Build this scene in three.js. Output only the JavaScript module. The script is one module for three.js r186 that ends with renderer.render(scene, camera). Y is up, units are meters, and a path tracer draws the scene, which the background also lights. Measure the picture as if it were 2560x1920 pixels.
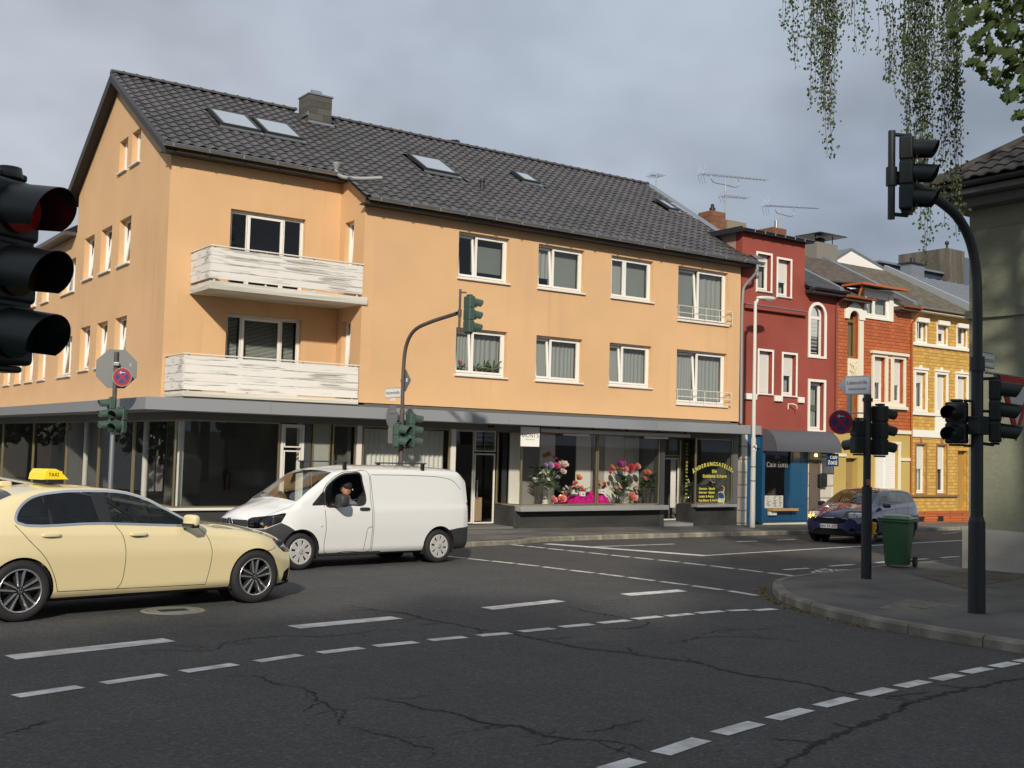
import * as THREE from 'three';
import { mergeGeometries, mergeVertices, toCreasedNormals } from 'three/addons/utils/BufferGeometryUtils.js';
import { RoundedBoxGeometry } from 'three/addons/geometries/RoundedBoxGeometry.js';
import { FontLoader } from 'three/addons/loaders/FontLoader.js';
import { TextGeometry } from 'three/addons/geometries/TextGeometry.js';
import { MarchingCubes } from 'three/addons/objects/MarchingCubes.js';

// ---------------------------------------------------------------- camera, sky, sun, exposure
const scene = new THREE.Scene();
const camera = new THREE.PerspectiveCamera(2 * Math.atan(960 / 2800.4) * 180 / Math.PI, 4 / 3, 0.1, 1200);
camera.position.set(0, 2.375, 26);
camera.rotation.order = 'YXZ';
camera.rotation.set(0.0574313, -0.612236, 0.0265913);
const renderer = new THREE.WebGLRenderer({ antialias: true });
renderer.setSize(1024, 768);
renderer.toneMapping = THREE.LinearToneMapping;
renderer.toneMappingExposure = 1.0;
renderer.shadowMap.enabled = true;

function mulberry(a) { return () => { a |= 0; a = a + 0x6D2B79F5 | 0; let t = Math.imul(a ^ a >>> 15, 1 | a); t = t + Math.imul(t ^ t >>> 7, 61 | t) ^ t; return ((t ^ t >>> 14) >>> 0) / 4294967296; }; }
// value noise on a lattice that wraps after `per` cells
function makeNoise(seed) {
  const r = mulberry(seed), T = new Float32Array(65536); for (let i = 0; i < 65536; i++) T[i] = r();
  const sm = t => t * t * (3 - 2 * t);
  const n2 = (x, y, px, py) => {
    const xi = Math.floor(x), yi = Math.floor(y), fx = sm(x - xi), fy = sm(y - yi);
    const w = (a, p) => ((a % p) + p) % p, h = (a, b) => T[(w(a, px) * 157 + w(b, py) * 911 + 13) & 65535];
    return (h(xi, yi) * (1 - fx) + h(xi + 1, yi) * fx) * (1 - fy) + (h(xi, yi + 1) * (1 - fx) + h(xi + 1, yi + 1) * fx) * fy;
  };
  return (x, y, px, py, oct = 4, gain = 0.5) => { let s = 0, a = 1, t = 0, f = 1; for (let o = 0; o < oct; o++) { s += a * n2(x * f + o * 17, y * f + o * 31, px * f, py * f); t += a; a *= gain; f *= 2; } return s / t; };
}
const NZ = makeNoise(7), NZ2 = makeNoise(91);

{ // overcast sky with a thin bright layer: air and clouds only
  const w = 1024, h = 512, d = new Float32Array(w * h * 4);
  for (let j = 0; j < h; j++) for (let i = 0; i < w; i++) {
    const el = ((j + 0.5) / h - 0.5) * Math.PI, u = i / w, se = Math.max(0, Math.sin(el));
    // a flat layer seen in perspective: cloud texture stretched towards the horizon
    const k = 1 / (0.22 + se), az = u * Math.PI * 2, cx = Math.cos(az) * k, cz = Math.sin(az) * k;
    let c = NZ(cx * 2.6 + 40, cz * 2.6 + 40, 4096, 4096, 6, 0.58), c2 = NZ2(cx * 0.75 + 20, cz * 0.75 + 60, 4096, 4096, 4, 0.5);
    c = Math.min(1, Math.max(0, (c - 0.5) * 1.9 + 0.5)); c2 = Math.min(1, Math.max(0, (c2 - 0.5) * 2.4 + 0.5));
    const lum = 0.37 + 0.16 * c2 + 0.20 * (c - 0.5), low = Math.pow(1 - se, 4);
    const blue = 0.30 + 0.55 * (1 - c2) * (0.5 + 0.7 * low);
    let r = lum * (1.04 - 0.22 * blue), g = lum * (1.07 - 0.045 * blue), b = lum * (1.10 + 0.27 * blue);
    if (el < 0) { r *= 0.45; g *= 0.45; b *= 0.45; }
    const o = (j * w + i) * 4; d[o] = r; d[o + 1] = g; d[o + 2] = b; d[o + 3] = 1;
  }
  const t = new THREE.DataTexture(d, w, h, THREE.RGBAFormat, THREE.FloatType);
  t.mapping = THREE.EquirectangularReflectionMapping; t.magFilter = t.minFilter = THREE.LinearFilter; t.wrapS = THREE.RepeatWrapping; t.needsUpdate = true;
  scene.background = t; scene.environment = t;
}
const sun = new THREE.DirectionalLight(new THREE.Color(1.0, 0.90, 0.76), 4.2);
sun.position.set(18 - 0.72 * 60, 0.65 * 60, 60); sun.target.position.set(18, 0, 0);
sun.castShadow = true; sun.shadow.mapSize.set(4096, 4096); sun.shadow.radius = 3.5; sun.shadow.bias = -0.0005;
Object.assign(sun.shadow.camera, { left: -45, right: 45, top: 40, bottom: -30, near: 1, far: 220 });
scene.add(sun, sun.target);

// ---------------------------------------------------------------- helpers
const G = (x, z) => -0.0075 * (x - 18) + 0.0189 * z;          // the street falls gently away from the crossing
const V3 = (x, y, z) => new THREE.Vector3(x, y, z);
const GN = V3(0.0075, 1, -0.0189).normalize();
const used = {};
function numbered(n) { const k = used[n] = (used[n] ?? -1) + 1; return k ? `${n}_${String(k).padStart(3, '0')}` : n; }
const ORG = new Map();
function tag(o, label, category, group, kind) { if (label) o.userData.label = label; if (category) o.userData.category = category; if (group) o.userData.group = group; if (kind) o.userData.kind = kind; return o; }
function thing(name, label, category, p = [0, 0, 0], turn = 0, group) { const o = new THREE.Group(); o.name = numbered(name); o.position.set(...p); o.rotation.y = turn; scene.add(o); return tag(o, label, category, group); }
// a thing whose parts are given in world coordinates
function thingW(name, label, category, p, group) { const o = thing(name, label, category, p, 0, group); ORG.set(o, p); return o; }
function part(parent, name, geo, m, p = [0, 0, 0], r) {
  const o = new THREE.Mesh(geo, m); o.name = name; const q = ORG.get(parent);
  q ? o.position.set(p[0] - q[0], p[1] - q[1], p[2] - q[2]) : o.position.set(...p);
  if (r) o.rotation.set(...r); parent.add(o); return o;
}
function solo(name, geo, m, label, category, p = [0, 0, 0], group, turn = 0) { const o = new THREE.Mesh(geo, m); o.name = numbered(name); o.position.set(...p); o.rotation.y = turn; scene.add(o); return tag(o, label, category, group); }
function struct(name, geo, m) { const o = new THREE.Mesh(geo, m); o.name = numbered(name); scene.add(o); o.userData.kind = 'structure'; return o; }

const bx = (x0, x1, y0, y1, z0, z1) => { const g = new THREE.BoxGeometry(Math.abs(x1 - x0), Math.abs(y1 - y0), Math.abs(z1 - z0)); g.translate((x0 + x1) / 2, (y0 + y1) / 2, (z0 + z1) / 2); return g; };
const rbx = (x0, x1, y0, y1, z0, z1, r = 0.01, s = 2) => { const g = new RoundedBoxGeometry(x1 - x0, y1 - y0, z1 - z0, s, r); g.translate((x0 + x1) / 2, (y0 + y1) / 2, (z0 + z1) / 2); return g; };
const mg = a => { a = a.flat().filter(Boolean); const ni = a.map(g => g.index ? g.toNonIndexed() : g).map(g => { const o = new THREE.BufferGeometry(); o.setAttribute('position', g.attributes.position); if (g.attributes.normal) o.setAttribute('normal', g.attributes.normal); else o.computeVertexNormals(); o.setAttribute('uv', g.attributes.uv ?? new THREE.BufferAttribute(new Float32Array(g.attributes.position.count * 2), 2)); return o; }); return mergeGeometries(ni); };
const A3 = p => p.isVector3 ? p : V3(...p);
function rod(a, b, r, r2 = r, seg = 10) { a = A3(a); b = A3(b); const d = b.clone().sub(a), g = new THREE.CylinderGeometry(r2, r, d.length(), seg); g.translate(0, d.length() / 2, 0); g.applyQuaternion(new THREE.Quaternion().setFromUnitVectors(V3(0, 1, 0), d.normalize())); g.translate(a.x, a.y, a.z); return g; }
const pipe = (pts, r, n = 24, seg = 10, closed = false) => new THREE.TubeGeometry(new THREE.CatmullRomCurve3(pts.map(A3), closed, 'centripetal'), n, r, seg, closed);
const shp = pts => new THREE.Shape(pts.map(p => new THREE.Vector2(p[0], p[1])));
function ext(pts, depth, o = {}) { const s = Array.isArray(pts) ? shp(pts) : pts; return new THREE.ExtrudeGeometry(s, { depth, bevelEnabled: !!o.bevel, bevelSize: o.bevel ?? 0, bevelThickness: o.bevel ?? 0, bevelSegments: o.bs ?? 1, curveSegments: o.cs ?? 10 }); }
const lathe = (pts, seg = 24) => new THREE.LatheGeometry(pts.map(p => new THREE.Vector2(p[0], p[1])), seg);
const rot = (g, x = 0, y = 0, z = 0) => { if (x) g.rotateX(x); if (y) g.rotateY(y); if (z) g.rotateZ(z); return g; };
const mv = (g, x, y, z) => g.translate(x, y, z);
const rectHole = (x0, x1, y0, y1) => { const h = new THREE.Path(); h.moveTo(x0, y0); h.lineTo(x0, y1); h.lineTo(x1, y1); h.lineTo(x1, y0); h.closePath(); return h; };
// a wall in its own (u, y) plane with openings: outer face at depth 0, inner at -t
function wallGeo(pts, holes, t) { const s = shp(pts); for (const h of holes) s.holes.push(Array.isArray(h) ? rectHole(...h) : h); const g = ext(s, t); g.translate(0, 0, -t); return g; }
// textures
function dataTex(w, h, fn, srgb = true, rep) {
  const d = new Uint8Array(w * h * 4); for (let j = 0; j < h; j++) for (let i = 0; i < w; i++) { const c = fn(i / w, j / h, i, j), o = (j * w + i) * 4; if (typeof c === 'number') d[o] = d[o + 1] = d[o + 2] = Math.max(0, Math.min(255, c * 255)); else for (let k = 0; k < 3; k++) d[o + k] = Math.max(0, Math.min(255, c[k] * 255)); d[o + 3] = 255; }
  const t = new THREE.DataTexture(d, w, h); t.magFilter = THREE.LinearFilter; t.minFilter = THREE.LinearMipmapLinearFilter; t.generateMipmaps = true; t.wrapS = t.wrapT = THREE.RepeatWrapping; if (srgb) t.colorSpace = THREE.SRGBColorSpace; if (rep) t.repeat.set(...rep); t.needsUpdate = true; return t;
}
function canvasTex(w, h, draw) { const c = document.createElement('canvas'); c.width = w; c.height = h; const x = c.getContext('2d'); draw(x, w, h); const t = new THREE.CanvasTexture(c); t.colorSpace = THREE.SRGBColorSpace; return t; }
const l2s = v => v <= 0.0031308 ? v * 12.92 : 1.055 * Math.pow(v, 1 / 2.4) - 0.055;
const mixc = (a, b, t) => a.map((v, i) => v + (b[i] - v) * t);
const S = (c, rough = 0.7, o = {}) => { const m = new THREE.MeshStandardMaterial({ roughness: rough, ...o }); Array.isArray(c) ? m.color.setRGB(...c) : m.color.set(c); return m; };
const P = (c, rough = 0.7, o = {}) => { const m = new THREE.MeshPhysicalMaterial({ roughness: rough, ...o }); Array.isArray(c) ? m.color.setRGB(...c) : m.color.set(c); return m; };
// a noisy colour map of real size `m` metres: two tones and a speck
function mottled(a, b, m, px = 512, o = {}) {
  const { f = 6, oct = 5, con = 1.6, grain = 0.08, seed = 3 } = o, N = makeNoise(seed), r = mulberry(seed + 5);
  return dataTex(px, px, (u, v) => { let t = (N(u * f, v * f, f, f, oct) - 0.5) * con + 0.5; const g = 1 + (r() - 0.5) * 2 * grain; return mixc(a, b, Math.max(0, Math.min(1, t))).map(x => l2s(x * g)); }, true, [1 / m, 1 / m]);
}
function bumpTex(m, px, f, oct, seed, fine = 0) { const N = makeNoise(seed), r = mulberry(seed); return dataTex(px, px, (u, v) => Math.max(0, Math.min(1, N(u * f, v * f, f, f, oct, 0.6) * (1 - fine) + r() * fine)), false, [1 / m, 1 / m]); }

// common materials
const M = {};
M.glass = P([0.86, 0.9, 0.88], 0.02, { transmission: 1, thickness: 0, ior: 1.5, side: THREE.DoubleSide });
M.shopGlass = P([0.90, 0.92, 0.90], 0.01, { transmission: 1, thickness: 0, ior: 1.5, side: THREE.DoubleSide });
M.white = S([0.78, 0.77, 0.73], 0.35);
M.whiteOld = S([0.7, 0.68, 0.62], 0.55);
M.black = S([0.012, 0.012, 0.013], 0.5);
M.rubber = S([0.016, 0.016, 0.017], 0.8);
M.darkMetal = S([0.03, 0.032, 0.035], 0.45, { metalness: 0.3 });
M.zinc = S([0.34, 0.36, 0.38], 0.38, { metalness: 0.75 });
M.zincDull = S([0.27, 0.28, 0.29], 0.65, { metalness: 0.2 });
M.steel = S([0.55, 0.56, 0.57], 0.28, { metalness: 0.9 });
M.chrome = S([0.8, 0.8, 0.8], 0.08, { metalness: 1 });
M.brass = S([0.34, 0.29, 0.16], 0.35, { metalness: 0.7 });
M.interior = S([0.10, 0.098, 0.092], 0.9);
M.interiorDark = S([0.035, 0.035, 0.036], 0.9);
M.curtain = P([0.38, 0.385, 0.38], 0.95, { transmission: 0.25, thickness: 0, side: THREE.DoubleSide });
M.curtainWhite = P([0.8, 0.79, 0.75], 0.95, { transmission: 0.2, thickness: 0, side: THREE.DoubleSide });
// ---------------------------------------------------------------- ground: road, markings, cracks, pavements, kerbs
{ // asphalt: worn binder with light and dark stones of one to two centimetres
  const N = makeNoise(11), N2 = makeNoise(12), N3 = makeNoise(14), r = mulberry(13);
  M.asphalt = S([1, 1, 1], 0.86, { map: dataTex(1024, 1024, (u, v) => { const big = N(u * 4, v * 4, 4, 4, 4), st = N2(u * 150, v * 150, 150, 150, 2, 0.6), pt = N3(u * 9, v * 9, 9, 9, 5, 0.7); let k = 0.056 * (0.82 + 0.36 * big) * (0.86 + 0.28 * pt); k *= 0.5 + 1.0 * st; if (st > 0.74) k *= 1.35; if (r() < 0.0012) k *= 2.6; return [l2s(k * 1.03), l2s(k), l2s(k * 0.955)]; }, true, [1 / 2.9, 1 / 2.9]), bumpMap: dataTex(512, 512, (u, v) => N2(u * 75, v * 75, 75, 75, 3, 0.7), false, [1 / 1.45, 1 / 1.45]), bumpScale: 0.012 });
}
M.paving = S([1, 1, 1], 0.9, { map: mottled([0.075, 0.073, 0.068], [0.15, 0.142, 0.128], 3.1, 1024, { f: 5, oct: 8, con: 2.0, grain: 0.22, seed: 15 }), bumpMap: bumpTex(1.1, 512, 30, 3, 16, 0.3), bumpScale: 0.005 });
M.kerb = S([1, 1, 1], 0.85, { map: mottled([0.17, 0.155, 0.12], [0.36, 0.33, 0.265], 1.3, 256, { f: 5, oct: 5, con: 2, grain: 0.15, seed: 17 }), bumpMap: bumpTex(0.6, 256, 20, 3, 18, 0.3), bumpScale: 0.004 });
M.paint = S([1, 1, 1], 0.7, { map: mottled([0.46, 0.45, 0.42], [0.74, 0.73, 0.69], 0.9, 512, { f: 7, oct: 6, con: 2.2, grain: 0.14, seed: 19 }), bumpMap: bumpTex(0.9, 512, 40, 3, 12, 0.35), bumpScale: 0.003 });
M.tar = S([0.006, 0.006, 0.006], 0.9);
// a sheet lying on the street: polygon in (x, z), lifted by h
function sheet(pts, h) {
  const g = new THREE.ShapeGeometry(shp(pts.map(p => [p[0], -p[1]]))); const p = g.attributes.position, uv = g.attributes.uv;
  for (let i = 0; i < p.count; i++) { const x = p.getX(i), z = -p.getY(i); p.setXYZ(i, x, G(x, z) + h, z); uv.setXY(i, x, z); }
  g.computeVertexNormals(); return g;
}
const road = struct('road', sheet([[-300, 300], [300, 300], [300, -300], [-300, -300]], 0), M.asphalt);
const dashQuad = (q, h = 0.004) => sheet(q.map(p => [p[0], p[1]]), h);
function lineQuad(a, b, w) { const d = [b[0] - a[0], b[1] - a[1]], l = Math.hypot(...d), n = [-d[1] / l * w / 2, d[0] / l * w / 2]; return [[a[0] + n[0], a[1] + n[1]], [b[0] + n[0], b[1] + n[1]], [b[0] - n[0], b[1] - n[1]], [a[0] - n[0], a[1] - n[1]]]; }
const mark = (q) => part(road, 'marking_dash', dashQuad(q), M.paint);
for (const q of [[[2.17, 15.13], [3.71, 14.76], [3.76, 15.02], [2.21, 15.40]], [[5.17, 14.48], [6.56, 14.28], [6.6, 14.53], [5.2, 14.74]], [[8.02, 14.02], [9.42, 13.72], [9.43, 13.97], [8.02, 14.29]], [[10.76, 13.54], [12.0, 13.44], [11.95, 13.70], [10.73, 13.81]]]) mark(q);
{ // dashed edges of the pedestrian crossing, then of the far crossings, as (start, end) of each dash
  const near = [[1.18, 17.15, 1.66, 17.02], [1.88, 17.03, 2.38, 16.88], [2.57, 16.83, 3.1, 16.68], [3.28, 16.63, 3.79, 16.49], [4.01, 16.45, 4.49, 16.3], [4.7, 16.28, 5.19, 16.19], [5.35, 16.16, 5.84, 16.12], [6.03, 16.08, 6.47, 16.05], [6.65, 16.04, 7.06, 16.03], [7.23, 15.99, 7.7, 15.95], [7.86, 15.91, 8.32, 15.88], [8.47, 15.85, 8.94, 15.81], [9.09, 15.75, 9.55, 15.71], [9.64, 15.73, 10.1, 15.69], [10.21, 15.68, 10.67, 15.66], [10.76, 15.67, 11.1, 15.73], [11.13, 15.80, 11.5, 15.81],
    [4.36, 20.85, 4.68, 20.78], [4.91, 20.73, 5.41, 20.59], [5.63, 20.53, 6.11, 20.43], [6.31, 20.4, 6.8, 20.3], [6.98, 20.27, 7.46, 20.19], [7.64, 20.16, 8.09, 20.1], [8.24, 20.08, 8.67, 20.03], [8.81, 20.03, 9.24, 19.98], [9.38, 19.95, 9.81, 19.91], [9.93, 19.9, 10.34, 19.86], [10.43, 19.85, 10.83, 19.83]];
  const far = [[12.06, 6.69, 12.14, 7.27], [12.15, 7.35, 12.23, 7.96], [12.27, 8.02, 12.35, 8.63], [12.37, 8.7, 12.44, 9.3], [12.44, 9.44, 12.48, 10.06], [12.5, 10.17, 12.53, 10.78], [12.56, 10.88, 12.59, 11.5], [12.59, 11.62, 12.61, 12.24], [12.61, 12.39, 12.63, 13.0], [12.63, 13.12, 12.62, 13.77], [12.62, 13.9, 12.52, 14.55],
    [15.41, 4.12, 15.46, 4.67], [15.46, 4.80, 15.5, 5.39], [15.48, 5.54, 15.52, 6.1], [15.53, 6.2, 15.57, 6.76], [15.58, 6.89, 15.6, 7.5], [15.62, 7.6, 15.63, 8.2], [15.66, 8.3, 15.68, 8.86], [15.72, 8.97, 15.74, 9.55], [15.72, 9.69, 15.71, 10.33], [15.73, 10.44, 15.69, 11.08], [15.71, 11.18, 15.66, 11.82], [15.66, 11.96, 15.6, 12.62], [15.66, 12.72, 15.64, 13.2]];
  const r = mulberry(5);
  for (const [a, b, c, d] of near) mark(lineQuad([a, b], [c, d], 0.135 + r() * 0.02));
  for (const [a, b, c, d] of far) mark(lineQuad([a, b], [c, d], 0.12 + r() * 0.02));
  part(road, 'stop_line', dashQuad(lineQuad([16.45, 4.2], [17.57, 8.5], 0.34)), M.paint);
  part(road, 'lane_line', dashQuad(lineQuad([16.95, 5.42], [19.7, 5.25], 0.12), 0.0045), M.paint);
  part(road, 'lane_line', dashQuad(lineQuad([17.6, 8.42], [26.5, 7.1], 0.13), 0.005), M.paint);
  part(road, 'lane_line', dashQuad(lineQuad([26.5, 7.1], [46, 4.6], 0.13), 0.005), M.paint);
  for (const [a, b, c, d] of [[22.13, 5.05, 22.96, 5.0], [23.9, 4.85, 24.7, 4.8], [26.5, 4.55, 27.4, 4.45], [29.5, 4.2, 30.4, 4.1], [33, 3.9, 34, 3.8]]) mark(lineQuad([a, b], [c, d], 0.12));
  for (const [a, b, c, d] of [[16.46, 11.62, 17.22, 11.56], [18.04, 11.4, 18.93, 11.3], [19.77, 11.17, 20.6, 11.07], [21.3, 10.97, 22.0, 10.89], [22.63, 10.81, 23.44, 10.72], [24.3, 10.6, 25.1, 10.5]]) mark(lineQuad([a, b], [c, d], 0.12));
  // bicycle symbol painted in the cycle lane
  const bic = [], bp = (x, z) => [16.72 + x * 1.0 + z * 0.05, 12.28 - z * 0.75 - x * 0.1];
  const ring = (x, z, R) => { for (let k = 0; k < 14; k++) { const a = k / 14 * 6.2832, b = (k + 1) / 14 * 6.2832; bic.push(dashQuad([bp(x + R * Math.cos(a), z + R * Math.sin(a)), bp(x + R * Math.cos(b), z + R * Math.sin(b)), bp(x + R * .72 * Math.cos(b), z + R * .72 * Math.sin(b)), bp(x + R * .72 * Math.cos(a), z + R * .72 * Math.sin(a))], 0.005)); } };
  ring(0, 0, 0.24); ring(0.78, 0, 0.24); const ln = (a, b, h) => bic.push(dashQuad(lineQuad(bp(...a), bp(...b), 0.055), h));
  ln([0, 0], [0.22, 0.42], 0.0056); ln([0.22, 0.42], [0.66, 0.42], 0.0062); ln([0.66, 0.42], [0.38, 0], 0.0068); ln([0.38, 0], [0.2, 0.42], 0.0074); ln([0.78, 0], [0.62, 0.56], 0.008); ln([0.52, 0.56], [0.72, 0.56], 0.0086);
  part(road, 'bicycle_symbol', mg(bic), M.paint);
}
{ // cracks and tar joints in the asphalt
  const cracks = [[0.022, [4.02, 18.35], [4.21, 18.43], [4.28, 18.7], [4.37, 19.01], [4.42, 19.16], [4.37, 19.34], [4.46, 19.57], [4.57, 19.65], [4.59, 19.83], [4.6, 19.97], [4.7, 20.11], [4.78, 20.3], [4.85, 20.46], [4.9, 20.66]], [0.016, [3.49, 16.93], [3.75, 17.15], [3.77, 17.44], [3.85, 17.87], [3.78, 18.29], [3.77, 18.55], [3.84, 18.59]], [0.012, [3.79, 18.59], [3.6, 18.84], [3.45, 19.07]],
    [0.035, [6.58, 12.93], [6.67, 13.61], [6.8, 14.02], [6.84, 14.53], [6.85, 15.0], [6.93, 15.55], [7.01, 16.0], [7.08, 16.56], [7.16, 17.26], [7.39, 17.76], [7.41, 17.99], [7.54, 18.42], [7.46, 18.93], [7.55, 19.29], [7.64, 19.63], [7.63, 20.09], [7.79, 20.29], [7.83, 20.51]], [0.014, [3.3, 15.32], [3.6, 15.58], [3.78, 15.68], [3.95, 15.6], [4.15, 15.37], [4.52, 15.14], [5.01, 15.2], [5.24, 15.36], [5.6, 15.3], [5.96, 15.24], [6.3, 15.38]],
    [0.035, [5.27, 21.32], [6.06, 21.04], [6.59, 20.9], [7.1, 20.76], [7.81, 20.54], [8.71, 20.41], [10.2, 20.3]], [0.012, [3.55, 19.13], [3.64, 19.29], [3.72, 19.52], [3.72, 19.79], [3.77, 19.92]], [0.012, [4.84, 20.03], [5.16, 19.99], [5.48, 19.91]], [0.012, [1.55, 18.25], [1.66, 18.18], [1.78, 18.07], [1.95, 17.91]], [0.022, [9.1, 14.38], [9.06, 15.09], [9.0, 15.69]], [0.018, [8.11, 16.28], [8.67, 16.3], [9.15, 15.9]], [0.016, [8.9, 17.1], [9.5, 17.0], [10.1, 17.2]], [0.018, [8.2, 17.5], [8.6, 17.25], [9.3, 17.5], [9.6, 18.1]]];
  const r = mulberry(77);
  for (const [w, ...pts] of cracks.slice()) for (let i = 1; i < pts.length - 1; i++) if (r() < 0.75) { const a = r() * 6.28, l = 0.12 + r() * 0.4, p = pts[i]; cracks.push([w * 0.5, p, [p[0] + Math.cos(a) * l * 0.5 + (r() - 0.5) * 0.1, p[1] + Math.sin(a) * l * 0.5], [p[0] + Math.cos(a) * l, p[1] + Math.sin(a) * l + (r() - 0.5) * 0.12]]); }
  for (const [w, ...pts] of cracks) {
    const c = new THREE.CatmullRomCurve3(pts.map(p => V3(p[0], 0, p[1]))), n = Math.ceil(c.getLength() / 0.035), pos = [], idx = [];
    let jx = 0, jz = 0;
    for (let i = 0; i <= n; i++) { const p = c.getPointAt(i / n), t = c.getTangentAt(i / n); jx = jx * 0.82 + (r() - 0.5) * 0.05; const ww = w * 1.9 * (0.15 + r() * 1.1) * Math.min(1, 6 * Math.min(i, n - i) / n + 0.15) / 2; for (const s of [-1, 1]) { const x = p.x - t.z * (jx + s * ww), z = p.z + t.x * (jx + s * ww); pos.push(x, G(x, z) + 0.0022, z); } if (i < n) { const a = i * 2; idx.push(a, a + 1, a + 2, a + 1, a + 3, a + 2); } }
    const g = new THREE.BufferGeometry(); g.setAttribute('position', new THREE.Float32BufferAttribute(pos, 3)); g.setIndex(idx); g.computeVertexNormals(); part(road, 'crack', g, M.tar);
  }
}
// pavements: a slab 0.12 m proud of the road, edged with single kerb stones
const KH = 0.12;
function pave(name, edge, rest, closedLow = []) {
  const curve = new THREE.CatmullRomCurve3(edge.map(p => V3(p[0], 0, p[1])), false, 'centripetal'), L = curve.getLength(), n = Math.round(L / 1.0), inner = [];
  const low = x => { for (const [a, b] of closedLow) if (x > a && x < b) return KH - 0.012; return KH; };
  const N = n * 4, P4 = [];
  for (let i = 0; i <= N; i++) { const p = curve.getPointAt(i / N), t = curve.getTangentAt(i / N); P4.push([p, V3(-t.z, 0, t.x)]); }
  const inn = P4.map(([p, q]) => [p.x + q.x * 0.148, p.z + q.z * 0.148]);
  const pv = struct(name, sheet([...inn, ...rest], KH - 0.004), M.paving); const r = mulberry(31);
  for (let k = 0; k < n; k++) {
    const g0 = 0.006 + r() * 0.004, hgt = (r() - 0.5) * 0.008, sub = [0, 1, 2, 3, 4].map(j => k * 4 + j), pos = [], idx = [], uv = [];
    sub.forEach((i, j) => {
      let [p, q] = P4[i]; const t = V3(q.z, 0, -q.x), sh = j === 0 ? g0 : j === 4 ? -g0 : 0, px = p.x + t.x * sh, pz = p.z + t.z * sh, h = low(px) + hgt;
      for (const [o, y] of [[0.0, -0.06], [0.004, h - 0.03], [0.028, h], [0.148, h], [0.148, -0.06]]) { const x = px + q.x * o, z = pz + q.z * o; pos.push(x, G(x, z) + y, z); uv.push(k * 1.37 + j * 0.25, o * 1.5 + y); }
    });
    for (let j = 0; j < 4; j++) for (let m = 0; m < 4; m++) { const a = j * 5 + m, b = a + 5; idx.push(a, b, a + 1, b, b + 1, a + 1); }
    for (const [e, fl] of [[0, 0], [20, 1]]) for (let m = 1; m < 4; m++) fl ? idx.push(e, e + m, e + m + 1) : idx.push(e, e + m + 1, e + m);
    const g = new THREE.BufferGeometry(); g.setAttribute('position', new THREE.Float32BufferAttribute(pos, 3)); g.setAttribute('uv', new THREE.Float32BufferAttribute(uv, 2)); g.setIndex(idx);
    part(pv, 'kerb_stone', toCreasedNormals(g.toNonIndexed(), 0.5), M.kerb);
  }
  return pv;
}
// both lists run with the pavement on their left-hand side in (x, z)
const paveFar = pave('pavement', [[5.4, -40], [5.4, -20], [5.4, -6], [5.45, -1], [6.0, 1.8], [7.6, 3.7], [10, 4.5], [13.2, 4.55], [15.4, 4.2], [17.0, 3.55], [19.5, 3.25], [22.4, 3.12], [25.5, 3.0], [30, 2.85], [36, 2.6], [48, 2.2]].reverse(), [[5.4, -40], [9.2, -40], [9.2, -0.4], [48, -0.4]], [[9.5, 16.2]]);
const paveNear = pave('pavement', [[11.05, 40], [11.0, 26], [10.97, 19.59], [11.0, 18.9], [11.15, 17.77], [11.33, 17.14], [11.66, 16.29], [12.24, 15.29], [12.89, 14.55], [13.75, 13.8], [14.94, 13.33], [16.58, 13.0], [18.36, 12.52], [19.5, 12.36], [21.62, 12.05], [26, 11.5], [40, 9.9]], [[40, 16], [40, 40]].concat([[12, 40]]));
pave('pavement', [[1.0, 42], [1.0, 26], [0.85, 21], [0.2, 18.2], [-1.6, 16.4], [-4, 15.9], [-14, 15.4], [-40, 14.5]].reverse(), [[0.5, 42], [-40, 42]]);
{ // resurfaced patches on the far pavement and the corner
  const pm = (a, b, s) => S([1, 1, 1], 0.9, { map: mottled(a, b, 1.7, 256, { f: 5, oct: 5, con: 2, grain: 0.2, seed: s }) });
  part(paveFar, 'patch', sheet([[15.2, 0.3], [17.4, 0.25], [18.4, 1.6], [15.6, 2.2]], KH + 0.001), pm([0.13, 0.125, 0.115], [0.2, 0.19, 0.17], 41));
  part(paveFar, 'patch', sheet([[18.2, 1.1], [20.6, 0.6], [22.4, 2.2], [19.6, 2.4]], KH + 0.002), pm([0.075, 0.065, 0.055], [0.13, 0.115, 0.10], 42));
  part(paveFar, 'patch', sheet([[18.0, 2.45], [21.8, 2.3], [21.8, 2.75], [18.0, 2.95]], KH + 0.001), pm([0.12, 0.115, 0.10], [0.19, 0.175, 0.15], 43));
  part(paveNear, 'patch', sheet([[17.0, 13.9], [19.0, 13.75], [19.1, 15.1], [15.5, 16.0]], KH + 0.001), pm([0.06, 0.052, 0.042], [0.12, 0.10, 0.075], 44));
}
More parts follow.
